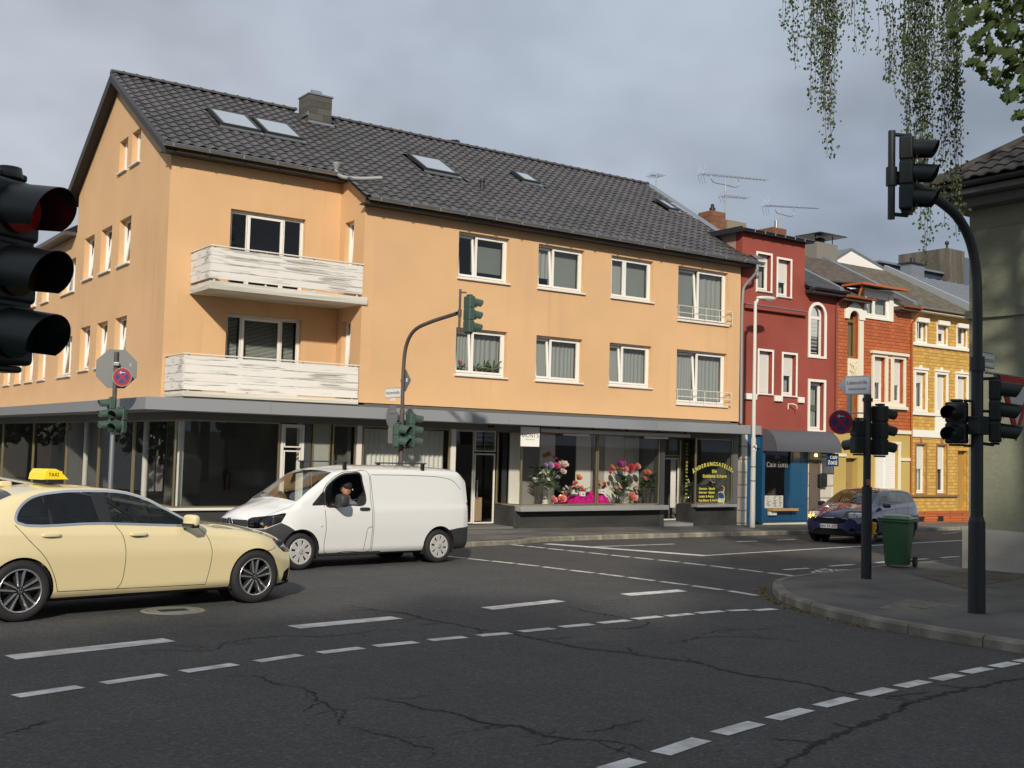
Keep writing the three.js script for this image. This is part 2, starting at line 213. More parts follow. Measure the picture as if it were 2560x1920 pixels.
{ // covers
  const m = thing('manhole_cover', 'round pale manhole cover in the road beside the taxi', 'manhole cover', [4.5, G(4.5, 12.7), 12.7]); m.quaternion.setFromUnitVectors(V3(0, 1, 0), GN);
  part(m, 'rim', mv(lathe([[0.30, 0], [0.305, 0.006], [0.36, 0.007], [0.375, 0.0]], 40), 0, 0, 0), M.kerb);
  part(m, 'lid', mv(new THREE.CylinderGeometry(0.295, 0.295, 0.006, 40), 0, 0.002, 0), S([0.22, 0.215, 0.2], 0.8));
  part(m, 'insert', bx(-0.17, 0.17, 0.004, 0.008, -0.1, 0.1), S([0.03, 0.03, 0.03], 0.7));
  const c = thing('inspection_cover', 'square concrete inspection cover set in the corner pavement', 'cover', [12.68, G(12.68, 17.2) + KH, 17.2], 0.3); c.rotation.set(0.019, 0.3, 0.0075, 'YXZ');
  part(c, 'slab', rbx(-0.58, 0.58, -0.02, 0.004, -0.37, 0.37, 0.004), S([1, 1, 1], 0.9, { map: mottled([0.12, 0.11, 0.09], [0.2, 0.185, 0.15], 0.8, 256, { seed: 47 }) }));
  part(c, 'lid', rbx(-0.14, 0.14, 0.003, 0.009, -0.1, 0.1, 0.002), M.darkMetal);
}
// ---------------------------------------------------------------- the orange corner apartment building
function stucco(c1, c2, seed, o = {}) { return S([1, 1, 1], 0.92, { map: mottled(c1, c2, o.m ?? 4.7, 1024, { f: 4, oct: 7, con: 1.3, grain: 0.06, seed, ...o }), bumpMap: bumpTex(0.5, 512, 50, 3, seed + 1, 0.3), bumpScale: 0.006 }); }
{ // render with run-off stains: streaks that hang below, own map
  const N = makeNoise(201), N3 = makeNoise(203), r = mulberry(202);
  M.orange = S([1, 1, 1], 0.92, { map: dataTex(1024, 1024, (u, v) => { const a = N(u * 5, v * 5, 5, 5, 6), st = N3(u * 40, v * 2.5, 40, 3, 4), big = N3(u * 3 + 9, v * 3, 3, 3, 3); let k = 1 + (a - 0.5) * 0.2; const stain = Math.max(0, st - 0.54) * Math.max(0, big - 0.43) * 0.9; k *= 1 - Math.min(0.3, stain) + (r() - 0.5) * 0.06; return [l2s(0.70 * k), l2s(0.445 * k), l2s(0.235 * k)]; }, true, [1 / 7.3, 1 / 7.3]), bumpMap: bumpTex(0.5, 512, 60, 3, 205, 0.4), bumpScale: 0.009 });
}
M.tile = S([1, 1, 1], 0.45, { map: mottled([0.045, 0.043, 0.044], [0.085, 0.08, 0.08], 0.9, 256, { f: 5, oct: 5, con: 1.8, grain: 0.15, seed: 61 }) });
M.tile2 = M.tile.clone(); M.tile2.color.setRGB(0.82, 0.82, 0.84); M.tile3 = M.tile.clone(); M.tile3.color.setRGB(1.2, 1.17, 1.14);
M.soffit = S([0.03, 0.028, 0.027], 0.6);
const AB = thingW('apartment_building', 'three storey orange rendered corner building with dark tiled roof and ground floor shops', 'building', [8.73, 0, 0]);
const XG = 8.73, SL = 0.6, ridgeY = 12.7, ridgeZ = -6.1, roofY = z => ridgeY - SL * Math.abs(z - ridgeZ);
const backZ = -10.285;
// window cols of the front
const cols = [[16.34, 18.04], [19.08, 20.78], [21.84, 23.54], [24.62, 26.86]], flo = [[7.05, 8.335, 6.61], [4.37, 5.664, 3.94]];
const frontHoles = []; for (const [lo, hi, lo4] of flo) cols.forEach(([a, b], i) => frontHoles.push([a, b, i === 3 ? lo4 : lo, hi]));
part(AB, 'front_wall', wallGeo([[13.72, 3.46], [27.46, 3.46], [27.46, 9.02], [13.72, 9.02]], frontHoles, 0.36), M.orange);
part(AB, 'recessed_wall', mv(wallGeo([[XG + 0.3, 3.4], [13.415, 3.4], [13.415, 9.86], [XG + 0.3, 9.86]], [[10.32, 12.39, 6.27, 8.31], [10.32, 12.39, 3.6, 5.63]], 0.3), 0, 0, -1.4), M.orange);
// side of the projecting part (faces -x): local u runs along -z
const sideNeg = g => rot(g, 0, -Math.PI / 2, 0);   // (u, y, d) -> (-d... ) outer face at x = 0 looking to -x, u along +z
part(AB, 'return_wall', mv(sideNeg(wallGeo([[-1.7, 3.46], [0, 3.46], [0, 9.0], [-1.7, 9.86]], [[-1.13, -0.6, 6.95, 8.32], [-1.13, -0.6, 4.3, 5.65]], 0.3)), 13.42, 0, 0), M.orange);
const gzUp = [[-5.66, -4.55], [-7.5, -6.38], [-9.33, -8.22]], gz2 = [[-4.82, -4.02], [-6.0, -5.2]];
const wingZ = [[-11.96, -10.3], [-14.75, -13.69], [-16.7, -15.53], [-18.5, -17.36], [-20.5, -19.33]];
const gHoles = [...gzUp.flatMap(([a, b]) => [[a, b, 7.13, 8.41], [a, b, 4.38, 5.68]]), ...gz2.map(([a, b]) => [a, b, 9.8, 10.71])];
part(AB, 'gable_wall', mv(sideNeg(wallGeo([[backZ, 3.4], [-1.4, 3.4], [-1.4, roofY(-1.4) - 0.12], [ridgeZ, ridgeY - 0.12], [backZ, roofY(backZ) - 0.12]], gHoles, 0.3)), XG, 0, 0), M.orange);
const wHoles = wingZ.flatMap(([a, b]) => [[a, b, 6.93, 7.98], [a, b, 4.28, 5.51]]);
part(AB, 'wing_wall', mv(sideNeg(wallGeo([[-26, 3.4], [backZ - 0.002, 3.4], [backZ - 0.002, 8.75], [-26, 8.75]], wHoles, 0.3)), XG + 0.003, 0, 0), M.orange);
part(AB, 'rear_wall', mg([bx(9.03, 27.46, 3.4, 9.9, backZ, backZ + 0.3), bx(9.1, 16, 3.4, 8.75, -26, -25.7), bx(15.7, 16, 3.4, 8.75, -25.7, backZ)]), M.orange);
part(AB, 'party_wall', bx(27.12, 27.455, 3.47, 9.0, backZ, -0.362), M.orange);
part(AB, 'floor_slab', mg([bx(9.04, 27.1, 6.1, 6.3, -10.2, -1.72), bx(13.75, 27.1, 6.1, 6.3, -1.715, -0.37), bx(9.04, 27.1, 8.75, 8.85, -10.2, -1.72), bx(13.75, 27.1, 8.75, 8.85, -1.715, -0.37), bx(13.6, 27.1, 3.2, 3.44, -10.2, -0.02), bx(9.04, 13.595, 3.2, 3.38, -10.2, -0.02), bx(9.1, 15.7, 6.0, 6.2, -25.6, -10.55), bx(9.1, 15.7, 3.2, 3.38, -25.6, -10.55)]), M.interior);
part(AB, 'partition', mg([bx(9.04, 27.1, 3.45, 12, -6.2, -6.1), bx(18.5, 18.6, 3.45, 9, -6, -0.4), bx(21.2, 21.3, 3.45, 9, -6, -0.4), bx(24.0, 24.1, 3.45, 9, -6, -0.4), bx(14.5, 14.6, 3.45, 9, -6, -0.4)]), M.interior);
// --- windows. Local axes: x along the wall, y up, z outwards, origin at the bottom left of the opening on the wall's face
M.blind = S([0.55, 0.56, 0.53], 0.8); M.shutter = S([0.66, 0.66, 0.62], 0.6); M.sill = S([0.72, 0.71, 0.67], 0.45);
function frameGeo(w, h, t, d) { return mg([rbx(0, t, 0, h, 0, d, 0.006, 1), rbx(w - t, w, 0, h, 0, d, 0.006, 1), rbx(t - 0.003, w - t + 0.003, 0, t, 0.002, d - 0.002, 0.006, 1), rbx(t - 0.003, w - t + 0.003, h - t, h, 0.002, d - 0.002, 0.006, 1)]); }
function wave(w, h, amp, n, seed, lo = 0) { const g = new THREE.PlaneGeometry(w, h, n * 8, 1), p = g.attributes.position, r = mulberry(seed), ph = r() * 6; for (let i = 0; i < p.count; i++) { const x = p.getX(i); p.setZ(i, amp * Math.sin(x / w * n * 6.283 + ph + Math.sin(x * 7 + ph) * 1.2)); } g.computeVertexNormals(); g.translate(w / 2, h / 2, 0); return g; }
function makeWindow(parent, w, h, o = {}) {
  const rc = o.rc ?? 0.13, win = part(parent, 'window', mv(frameGeo(w, h, 0.055, 0.07), 0, 0, -rc - 0.07), o.mat ?? M.white);
  const n = o.panes ?? [0.5, 0.5], tot = w - 0.11; let x = 0.055;
  n.forEach((f, i) => {
    const pw = tot * f, gap = 0.0; const sash = part(win, 'sash', frameGeo(pw - 0.012, h - 0.122, o.stl?.[i] ?? o.st ?? 0.062, 0.06), o.mat ?? M.white, [x + 0.006, 0.061, -rc - 0.05]);
    if (o.tilt === i) sash.rotation.x = o.tiltA ?? 0.085;            // tilted inwards at the top
    sash.rotation.x *= -1;
    const pn = o.blank?.includes(i) ? null : new THREE.PlaneGeometry(pw - (o.stl ? 0.05 : 0.13), h - (o.stl ? 0.16 : 0.24)); if (pn) { pn.translate((pw - 0.012) / 2, (h - 0.122) / 2, 0.03); const q = new THREE.Mesh(pn, o.glass ?? M.glass); q.name = 'pane'; q.position.copy(sash.position); q.rotation.copy(sash.rotation); win.add(q); }
    if (o.curtain) { const k = o.curtain[i]; if (k) { const hh = h * (k.h ?? 1); const c = part(win, k.name ?? 'curtain', k.geo ? k.geo(pw, hh) : wave(pw + 0.02, hh - 0.05, 0.018, k.n ?? 7, (o.seed ?? 1) + i, 0), k.m ?? M.curtain, [x - 0.01, h - hh + 0.02, -rc - 0.2 - (k.d ?? 0)]); } }
    if (o.shutter?.[i]) { const sh = (h - 0.1) * o.shutter[i], sl = []; for (let y = 0; y < sh - 0.02; y += 0.042) sl.push(bx(x, x + pw, h - 0.06 - y - 0.039, h - 0.06 - y, -rc + 0.0, -rc + 0.012)); part(win, 'shutter', mg(sl), M.shutter); }
    x += pw;
  });
  if (o.sill !== false) part(win, 'sill', rbx(-0.04, w + 0.04, -0.05, -0.006, -rc - 0.02, 0.07, 0.008, 1), M.sill);
  return win;
}
const put = (win, x, y, z, ry = 0) => { const q = ORG.get(win.parent) ?? [0, 0, 0]; win.position.set(x - q[0], y - q[1], z - q[2]); win.rotation.y = ry; return win; };
const sheer = { n: 8 }, plainBlind = { name: 'blind', geo: (w, h) => mv(new THREE.PlaneGeometry(w, h), w / 2, h / 2, 0), m: S([0.2, 0.215, 0.21], 0.8, { side: THREE.DoubleSide }) };
const lace = { n: 6, h: 0.98 }, half = { name: 'blind', h: 0.58, geo: (w, h) => mv(new THREE.PlaneGeometry(w, h), w / 2, h / 2 - 0.3, 0), m: S([0.16, 0.175, 0.17], 0.8, { side: THREE.DoubleSide }) };
[[0, 0, { tilt: 0, panes: [0.36, 0.64], curtain: [null, half] }], [1, 0, { tilt: 0, panes: [0.34, 0.66], curtain: [{ n: 4, h: 0.75 }, plainBlind] }], [2, 0, { panes: [0.36, 0.64], curtain: [sheer, plainBlind] }], [3, 0, { tilt: 0, panes: [0.43, 0.57], curtain: [plainBlind, { n: 5, m: M.curtain }] }],
 [0, 1, { tilt: 0, panes: [0.34, 0.66], curtain: [lace, lace] }], [1, 1, { tilt: 0, panes: [0.33, 0.67], curtain: [sheer, sheer] }], [2, 1, { tilt: 0, panes: [0.33, 0.67], curtain: [sheer, sheer] }], [3, 1, { tilt: 0, panes: [0.43, 0.57], curtain: [sheer, sheer] }]].forEach(([c, f, o], k) => {
  const [a, b] = cols[c], lo = c === 3 ? flo[f][2] : flo[f][0]; put(makeWindow(AB, b - a, flo[f][1] - lo, { ...o, seed: 10 + k * 3 }), a, lo, 0);
  if (c === 3) { // railing in front of the floor-length window
    const y = lo + 0.02, rl = [0.02, 0.2, 0.42].map(h => rod([a - 0.06, y + h, 0.12], [b + 0.1, y + h, 0.12], 0.012, 0.012, 8));
    for (let i = 0; i <= 4; i++) { const x = a - 0.06 + (b - a + 0.16) * i / 4; rl.push(rod([x, y, 0.12], [x, y + 0.42, 0.12], 0.009, 0.009, 6)); }
    for (const x of [a - 0.06, b + 0.1]) for (const h of [0.02, 0.42]) rl.push(rod([x, y + h, 0.12], [x, y + h, -0.02], 0.01, 0.01, 6));
    part(AB, 'railing', mg(rl), M.whiteOld);
  }
});
// balcony windows: fixed light, door, fixed light
const venetian = { name: 'venetian_blind', geo: (w, h) => { const a = []; for (let y = 0.05; y < h; y += 0.035) a.push(rot(bx(0.02, w - 0.02, -0.001, 0.001, -0.012, 0.012), 0.7)); let k = 0; for (let y = 0.05; y < h; y += 0.035) a[k++].translate(0, y, 0); return mg(a); }, m: S([0.55, 0.56, 0.53], 0.6) };
put(makeWindow(AB, 2.07, 2.04, { panes: [0.23, 0.51, 0.26], sill: false, stl: [0.025, 0.075, 0.025] }), 10.32, 6.27, -1.4);
put(makeWindow(AB, 2.07, 2.03, { panes: [0.2, 0.56, 0.24], sill: false, stl: [0.025, 0.075, 0.025], curtain: [venetian, venetian, venetian] }), 10.32, 3.6, -1.4);
for (const [y, h] of [[6.95, 1.37], [4.3, 1.35]]) put(makeWindow(AB, 0.53, h, { panes: [1], tilt: 0, curtain: [{ n: 3 }] }), 13.42, y, -1.13, -Math.PI / 2);
// gable and wing windows look to -x
for (const [a, b] of gzUp) for (const [lo, hi] of [[7.13, 8.41], [4.38, 5.68]]) put(makeWindow(AB, b - a, hi - lo, { panes: [1], tilt: 0, tiltA: 0.12, curtain: [{ n: 5 }], rc: 0.15 }), XG, lo, a, -Math.PI / 2);
for (const [a, b] of gz2) put(makeWindow(AB, b - a, 0.91, { panes: [1], rc: 0.15 }), XG, 9.8, a, -Math.PI / 2);
wingZ.forEach(([a, b], i) => { for (const [lo, hi] of [[6.93, 7.98], [4.28, 5.51]]) put(makeWindow(AB, b - a, hi - lo, { panes: i ? [1] : [0.5, 0.5], tilt: 0, tiltA: 0.11, curtain: [{ n: 6 }, { n: 6 }], rc: 0.15 }), XG + 0.003, lo, a, -Math.PI / 2); });
// --- balconies
const plankTex = (seed, worn) => { const N = makeNoise(seed), r = mulberry(seed); return dataTex(512, 128, (u, v) => { const gr = N(u * 6, v * 30, 6, 30, 4), w = N(u * 5 + 3, v * 3, 5, 3, 5); let k = 0.70 + (gr - 0.5) * 0.12; const bare = Math.max(0, Math.min(1, (w - worn) * 9)) * Math.max(0, Math.min(1, (gr - 0.4) * 5)); return mixc([k, k * 0.985, k * 0.93], [0.24, 0.235, 0.21], bare).map(l2s); }, true); };
M.planks = [[301, 0.48], [302, 0.52], [303, 0.56], [304, 0.40]].map(([s, w]) => S([1, 1, 1], 0.7, { map: plankTex(s, w) }));
M.concretePaint = S([1, 1, 1], 0.8, { map: mottled([0.44, 0.43, 0.37], [0.72, 0.7, 0.62], 1.6, 512, { f: 5, oct: 5, con: 2.2, seed: 307 }) });
function balcony(x0, x1, ys, y0, y1, zf, slabX1) {
  part(AB, 'balcony_slab', rbx(x0, slabX1, ys[0], ys[1], -1.4, zf, 0.01, 1), M.concretePaint);
  const nB = 4, ph = (y1 - y0 - 0.03) / nB, r = mulberry(Math.round(x0 * 100));
  for (let i = 0; i < nB; i++) {
    const y = y0 + i * ph, wob = (r() - 0.5) * 0.008;
    const f = rbx(x0 + 0.03, x1, y + 0.0035, y + ph - 0.0035, zf - 0.075 + wob, zf - 0.05 + wob, 0.004, 1); part(AB, 'plank', f, M.planks[x0 > 9 ? [1, 0, 3, 3][i] : [2, 1, 0, 2][i]]);
    part(AB, 'plank', rbx(x0 + 0.005, x0 + 0.028, y + 0.0035, y + ph - 0.0035, -1.38, zf - 0.055, 0.004, 1), M.planks[(i + 1) % 3]);
  }
  part(AB, 'handrail', mg([rbx(x0 - 0.01, x1 + 0.03, y1, y1 + 0.03, zf - 0.1, zf - 0.03, 0.006, 1), rbx(x0 - 0.012, x0 + 0.06, y1 + 0.001, y1 + 0.029, -1.39, zf - 0.105, 0.006, 1)]), M.whiteOld);
  const posts = []; for (const t of [0.02, 0.35, 0.67, 0.98]) { const x = x0 + 0.05 + (x1 - x0 - 0.1) * t; posts.push(bx(x - 0.02, x + 0.02, ys[1] - 0.01, y1, zf - 0.125, zf - 0.085)); } part(AB, 'balcony_post', mg(posts), M.whiteOld);
}
balcony(9.33, 13.42, [6.0, 6.2], 6.26, 7.04, 0.05, 13.56);
balcony(8.80, 13.40, [3.40, 3.53], 3.56, 4.40, 0.03, 13.40);
// --- roof: structure, pantiles, ridge, verge boards, gutters
const vergeR = z => 27.98 + (0.4 - z) * 0.085;      // the right verge runs slightly skew
{
  const z0 = 0.42, zl = -0.98, dk = (a, b, c, d) => { const g = new THREE.BufferGeometry(); g.setAttribute('position', new THREE.Float32BufferAttribute([a, b, c, a, c, d].flat(), 3)); g.computeVertexNormals(); return g; };
  const yT = z => roofY(z) - 0.07;
  part(AB, 'roof_deck', mg([dk([8.45, yT(zl), zl], [13.2, yT(zl), zl], [13.2, yT(ridgeZ), ridgeZ], [8.45, yT(ridgeZ), ridgeZ]), dk([13.2, yT(z0), z0], [vergeR(z0), yT(z0), z0], [vergeR(ridgeZ), yT(ridgeZ), ridgeZ], [13.2, yT(ridgeZ), ridgeZ]), dk([8.45, yT(ridgeZ), ridgeZ], [28.5, yT(ridgeZ), ridgeZ], [28.5, yT(-11.0), -11.0], [8.45, yT(-11.0), -11.0])]), M.soffit);
  const soff = (x0, x1, zi, zo, y) => mg([bx(x0, x1, y, y + 0.03, zi, zo), bx(x0, x1, y + 0.03, y + 0.2, zo - 0.03, zo)]);
  part(AB, 'eaves_board', soff(8.45, 13.4, -1.4, -1.0, roofY(-1.0) - 0.22), M.soffit);
  part(AB, 'eaves_board', soff(13.25, 27.95, 0, 0.36, roofY(0.36) - 0.22), M.soffit);
  // verge boards along the gable
  const vb = (za, zb) => { const ya = roofY(za), yb = roofY(zb), s = [[za, ya - 0.3], [zb, yb - 0.3], [zb, yb - 0.0], [za, ya - 0.0]]; return rot(ext(s.map(([z, y]) => [z, y]), 0.03), 0, -Math.PI / 2, 0); };
  part(AB, 'verge_board', mv(vb(ridgeZ, zl), 8.45, 0, 0), M.soffit); part(AB, 'verge_board', mv(vb(-11.0, ridgeZ - 0.001), 8.45, 0, 0), M.soffit);
  part(AB, 'verge_soffit', mg([[ridgeZ, -1.0], [-11, ridgeZ]].map(([za, zb]) => rot(ext([[za, roofY(za) - 0.2], [zb, roofY(zb) - 0.2], [zb, roofY(zb) - 0.17], [za, roofY(za) - 0.17]], 0.28), 0, -Math.PI / 2, 0)).map(g => mv(g, 8.735, 0, 0))), M.soffit);
  // one pantile: a wave across, a lip at the lower end; x 0.3 m wide, 0.36 m long towards +z down the slope
  const tw = 0.30, tl = 0.345, pr = [[0, 0.012], [0.035, 0.034], [0.085, 0.046], [0.135, 0.034], [0.175, 0.008], [0.215, 0.0], [0.26, 0.004], [0.304, 0.013]];
  const tp = [], ti = []; for (const [zz, dy] of [[-0.03, 0.0], [tl, 0.03], [tl, 0.012]]) for (const [x, y] of pr) tp.push(x, y * (zz < tl ? 1 : 1) + dy, zz);
  for (let r = 0; r < 2; r++) for (let i = 0; i < 7; i++) { const a = r * 8 + i, b = a + 8; ti.push(a, b, a + 1, b, b + 1, a + 1); }
  let tg = new THREE.BufferGeometry(); tg.setAttribute('position', new THREE.Float32BufferAttribute(tp, 3)); tg.setAttribute('uv', new THREE.Float32BufferAttribute(tp.flatMap((_, i) => i % 3 === 0 ? [tp[i], tp[i + 2]] : []), 2)); tg.setIndex(ti); tg = toCreasedNormals(tg.toNonIndexed(), 0.9);
  const ang = Math.atan(SL), list = [], r = mulberry(63), ds = tl * Math.cos(ang), nr = Math.ceil((z0 - ridgeZ) / ds);
  const sky = [[10.55, 11.66, -4.15, -2.95], [11.83, 12.92, -4.12, -2.96], [16.62, 17.78, -3.58, -2.42], [20.76, 21.42, -3.95, -3.22], [27.22, 27.66, -4.05, -3.25], [14.05, 14.82, -5.9, -5.14]];
  for (let row = 0; row < nr; row++) { const z = z0 + 0.02 - (row + 1) * ds; if (z < ridgeZ - 0.05) continue; for (let c = 0; c < 68; c++) { const x = 8.42 + c * tw; if (x + tw > vergeR(z) + 0.12) continue; if (x < 13.05 && z + ds > zl + 0.16) continue; if (sky.some(([a, b, q, w]) => x + 0.24 > a && x + 0.05 < b && z + ds * 0.75 > q && z + ds * 0.2 < w)) continue; list.push([x, roofY(z) - 0.028 + (r() - 0.5) * 0.004, z, (r() - 0.5) * 0.012, r()]); } }
  list.sort((p, q) => Math.hypot(p[0], p[2] - 26) - Math.hypot(q[0], q[2] - 26));
  const tm = [M.tile, M.tile2, M.tile3]; list.slice(0, 300).forEach(p => part(AB, 'roof_tile', tg, tm[p[4] * 3 | 0], [p[0], p[1], p[2]], [ang, p[3], 0]));
  tm.forEach((m, k) => { const rest = list.slice(300).filter(p => (p[4] * 3 | 0) === k), im = new THREE.InstancedMesh(tg, m, rest.length), mt = new THREE.Matrix4(), e = new THREE.Euler(); rest.forEach((p, i) => { e.set(ang, p[3], 0); mt.makeRotationFromEuler(e); mt.setPosition(p[0], p[1], p[2]); im.setMatrixAt(i, mt); }); im.name = 'roof_tiles'; im.userData.kind = 'stuff'; im.position.set(-8.73, 0, 0); AB.add(im); });
  // ridge tiles
  const rg = (() => { const g = new THREE.CylinderGeometry(0.115, 0.125, 0.36, 10, 1, true, -Math.PI / 2, Math.PI); rot(g, 0, 0, Math.PI / 2); rot(g, Math.PI / 2 * 0 + 0, 0, 0); return g; })();
  const ridgeGeo = mg([ext((() => { const a = []; for (let i = 0; i <= 8; i++) { const t = Math.PI * i / 8; a.push([0.15 * Math.cos(t), 0.10 * Math.sin(t)]); } return a; })(), 0.36), mv(ext((() => { const a = []; for (let i = 0; i <= 8; i++) { const t = Math.PI * i / 8; a.push([0.165 * Math.cos(t), 0.118 * Math.sin(t)]); } return a; })(), 0.05), 0, 0, 0.31)]); rot(ridgeGeo, 0, Math.PI / 2, 0);
  for (let x = 8.42; x < 28.4; x += 0.375) { if (x > 13.7 && x < 14.3) continue; part(AB, 'ridge_tile', ridgeGeo, M.tile, [x, ridgeY - 0.03, ridgeZ]); }
  const vt = bx(-0.02, 0.10, -0.06, 0.05, -0.02, 0.34); for (let z = zl - 0.2; z > ridgeZ; z -= ds) part(AB, 'verge_tile', vt, M.tile2, [8.43, roofY(z) + 0.01, z - 0.1], [ang, 0, 0]);
  // skylights
  const skyMat = S([0.05, 0.052, 0.055], 0.4, { metalness: 0.4 }), skyPane = P([0.75, 0.8, 0.82], 0.03, { metalness: 0.0, clearcoat: 1, ior: 1.9 }); skyPane.color.setRGB(0.32, 0.36, 0.38);
  for (const [a, b, q, w] of sky.slice(0, 5)) { const L = (w - q) / Math.cos(ang), W = b - a, f = part(AB, 'skylight', mv(rot(frameGeo(W, L, 0.07, 0.1), Math.PI / 2 * -1), 0, 0, 0), skyMat, [a, roofY(w) + 0.03, w], [ang, 0, 0]); const pn = part(f, 'pane', rot(mv(bx(0.07, W - 0.07, 0.07, L - 0.07, 0.07, 0.085), 0, 0, 0), -Math.PI / 2), skyPane); part(f, 'flashing', rot(rbx(-0.06, W + 0.06, -0.16, -0.005, -0.02, 0.03, 0.005, 1), -Math.PI / 2), M.zinc); }
  // chimney clad in slate panels
  const ch = part(AB, 'chimney', bx(14.07, 14.8, 11.4, 13.0, -5.88, -5.16), M.soffit), slate = [[0.06, 0.057, 0.052], [0.075, 0.07, 0.063], [0.088, 0.082, 0.072]].map(c => S(c, 0.7));
  const rr = mulberry(9); for (let k = 0; k < 5; k++) { const y = 12.02 + k * 0.2; for (const h of [0, 1]) { const xm = 14.435 + (k % 2 ? 0.1 : -0.1); part(ch, 'slate_panel', bx(h ? xm + 0.003 : 14.06, h ? 14.81 : xm - 0.003, y + 0.004, y + 0.197, -5.162, -5.145 + k * 0.0012), slate[rr() * 3 | 0]); const zm = -5.52 + (k % 2 ? 0.1 : -0.1); part(ch, 'slate_panel', bx(14.055 - 0.012, 14.069, y + 0.004, y + 0.197, h ? zm + 0.003 : -5.885, h ? -5.15 : zm - 0.003), slate[rr() * 3 | 0]); } }
  part(ch, 'cap', mg([rbx(14.02, 14.85, 13.0, 13.05, -5.93, -5.11, 0.008, 1), mv(rot(ext([[-0.2, 0], [0.2, 0], [0.0, 0.2]], 0.34), 0, Math.PI / 2, 0), 14.27, 13.07, -5.52), bx(14.3, 14.56, 13.05, 13.08, -5.7, -5.34)]), M.zinc);
  part(ch, 'flashing', mg([bx(14.0, 14.86, roofY(-5.1) - 0.02, roofY(-5.1) + 0.05, -5.144, -5.02), mv(bx(-0.05, 0, -0.03, 0.08, -0.4, 0.36), 14.05, roofY(-5.5) + 0.02, -5.5)]), M.zinc);
  // roof vents
  part(AB, 'roof_vent', mg([rod([18.3, roofY(-1.9) - 0.05, -1.9], [18.3, roofY(-1.9) + 0.22, -1.9], 0.07), mv(lathe([[0, 0.09], [0.09, 0.06], [0.1, 0.0], [0.08, -0.02]], 14), 18.3, roofY(-1.9) + 0.2, -1.9)]), M.darkMetal);
  part(AB, 'roof_vent', mg([rod([20.2, ridgeY - 0.2, -6.6], [20.2, ridgeY + 0.22, -6.6], 0.09), mv(lathe([[0, 0.05], [0.17, 0.03], [0.17, 0.0], [0.0, 0.0]], 18), 20.2, ridgeY + 0.24, -6.6)]), M.zinc);
  // gutters
  const half = (r) => { const a = []; for (let i = 0; i <= 10; i++) { const t = Math.PI * i / 10; a.push([-r * Math.cos(t), -r * Math.sin(t)]); } for (let i = 10; i >= 0; i--) { const t = Math.PI * i / 10; a.push([-(r - 0.006) * Math.cos(t), -(r - 0.006) * Math.sin(t)]); } return a; };
  const gut = (x0, x1, y, z) => mv(rot(ext(half(0.075), x1 - x0), 0, Math.PI / 2, 0), x0, y, z);
  part(AB, 'gutter', mg([gut(8.4, 13.15, roofY(-0.95) - 0.03, -0.92), rod([8.4, roofY(-0.95) - 0.025, -0.84], [13.15, roofY(-0.95) - 0.025, -0.84], 0.012)]), M.zinc);
  part(AB, 'gutter', mg([gut(13.3, 28.05, roofY(0.42) - 0.03, 0.46), rod([13.3, roofY(0.42) - 0.025, 0.54], [28.05, roofY(0.42) - 0.025, 0.54], 0.012)]), M.zinc);
  const bk = bx(-0.012, 0.012, -0.115, -0.02, -0.09, 0.085); for (let x = 13.6; x < 28; x += 0.9) part(AB, 'gutter_bracket', bk, M.steel, [x, roofY(0.42), 0.46]); for (let x = 8.6; x < 13; x += 0.9) part(AB, 'gutter_bracket', bk, M.steel, [x, roofY(-0.95), -0.92]);
  part(AB, 'downpipe', mg([pipe([[13.0, 9.85, -0.92], [13.0, 9.62, -0.92], [13.1, 9.5, -0.86], [13.5, 9.45, -0.6], [14.05, 9.5, -0.3]], 0.055, 30), mv(lathe([[0.055, -0.12], [0.11, 0.02], [0.11, 0.08]], 14), 13.0, 9.78, -0.92)]), M.zincDull);
  part(AB, 'downpipe', pipe([[27.75, 8.68, 0.46], [27.75, 8.45, 0.44], [27.72, 8.25, 0.25], [27.62, 7.95, 0.0], [27.58, 7.6, -0.02], [27.58, 3.4, -0.02]], 0.05, 40), M.zincDull);
  part(AB, 'flashing', dk([vergeR(0.3) - 0.05, roofY(0.3) + 0.03, 0.3], [vergeR(0.3) + 0.3, roofY(0.3) + 0.06, 0.3], [vergeR(-6) + 0.3, roofY(-6) + 0.06, -6], [vergeR(-6) - 0.05, roofY(-6) + 0.03, -6]), M.zinc);
  // wing roof
  part(AB, 'wing_roof', mg([dk([8.35, 8.78, -26.2], [8.35, 8.78, backZ - 0.2], [12.4, 11.2, backZ - 0.2], [12.4, 11.2, -26.2]), bx(8.35, 8.72, 8.66, 8.78, -26.2, backZ - 0.1), dk([16.4, 8.78, backZ - 0.2], [16.4, 8.78, -26.2], [12.4, 11.2, -26.2], [12.4, 11.2, backZ - 0.2])]), M.tile);
}
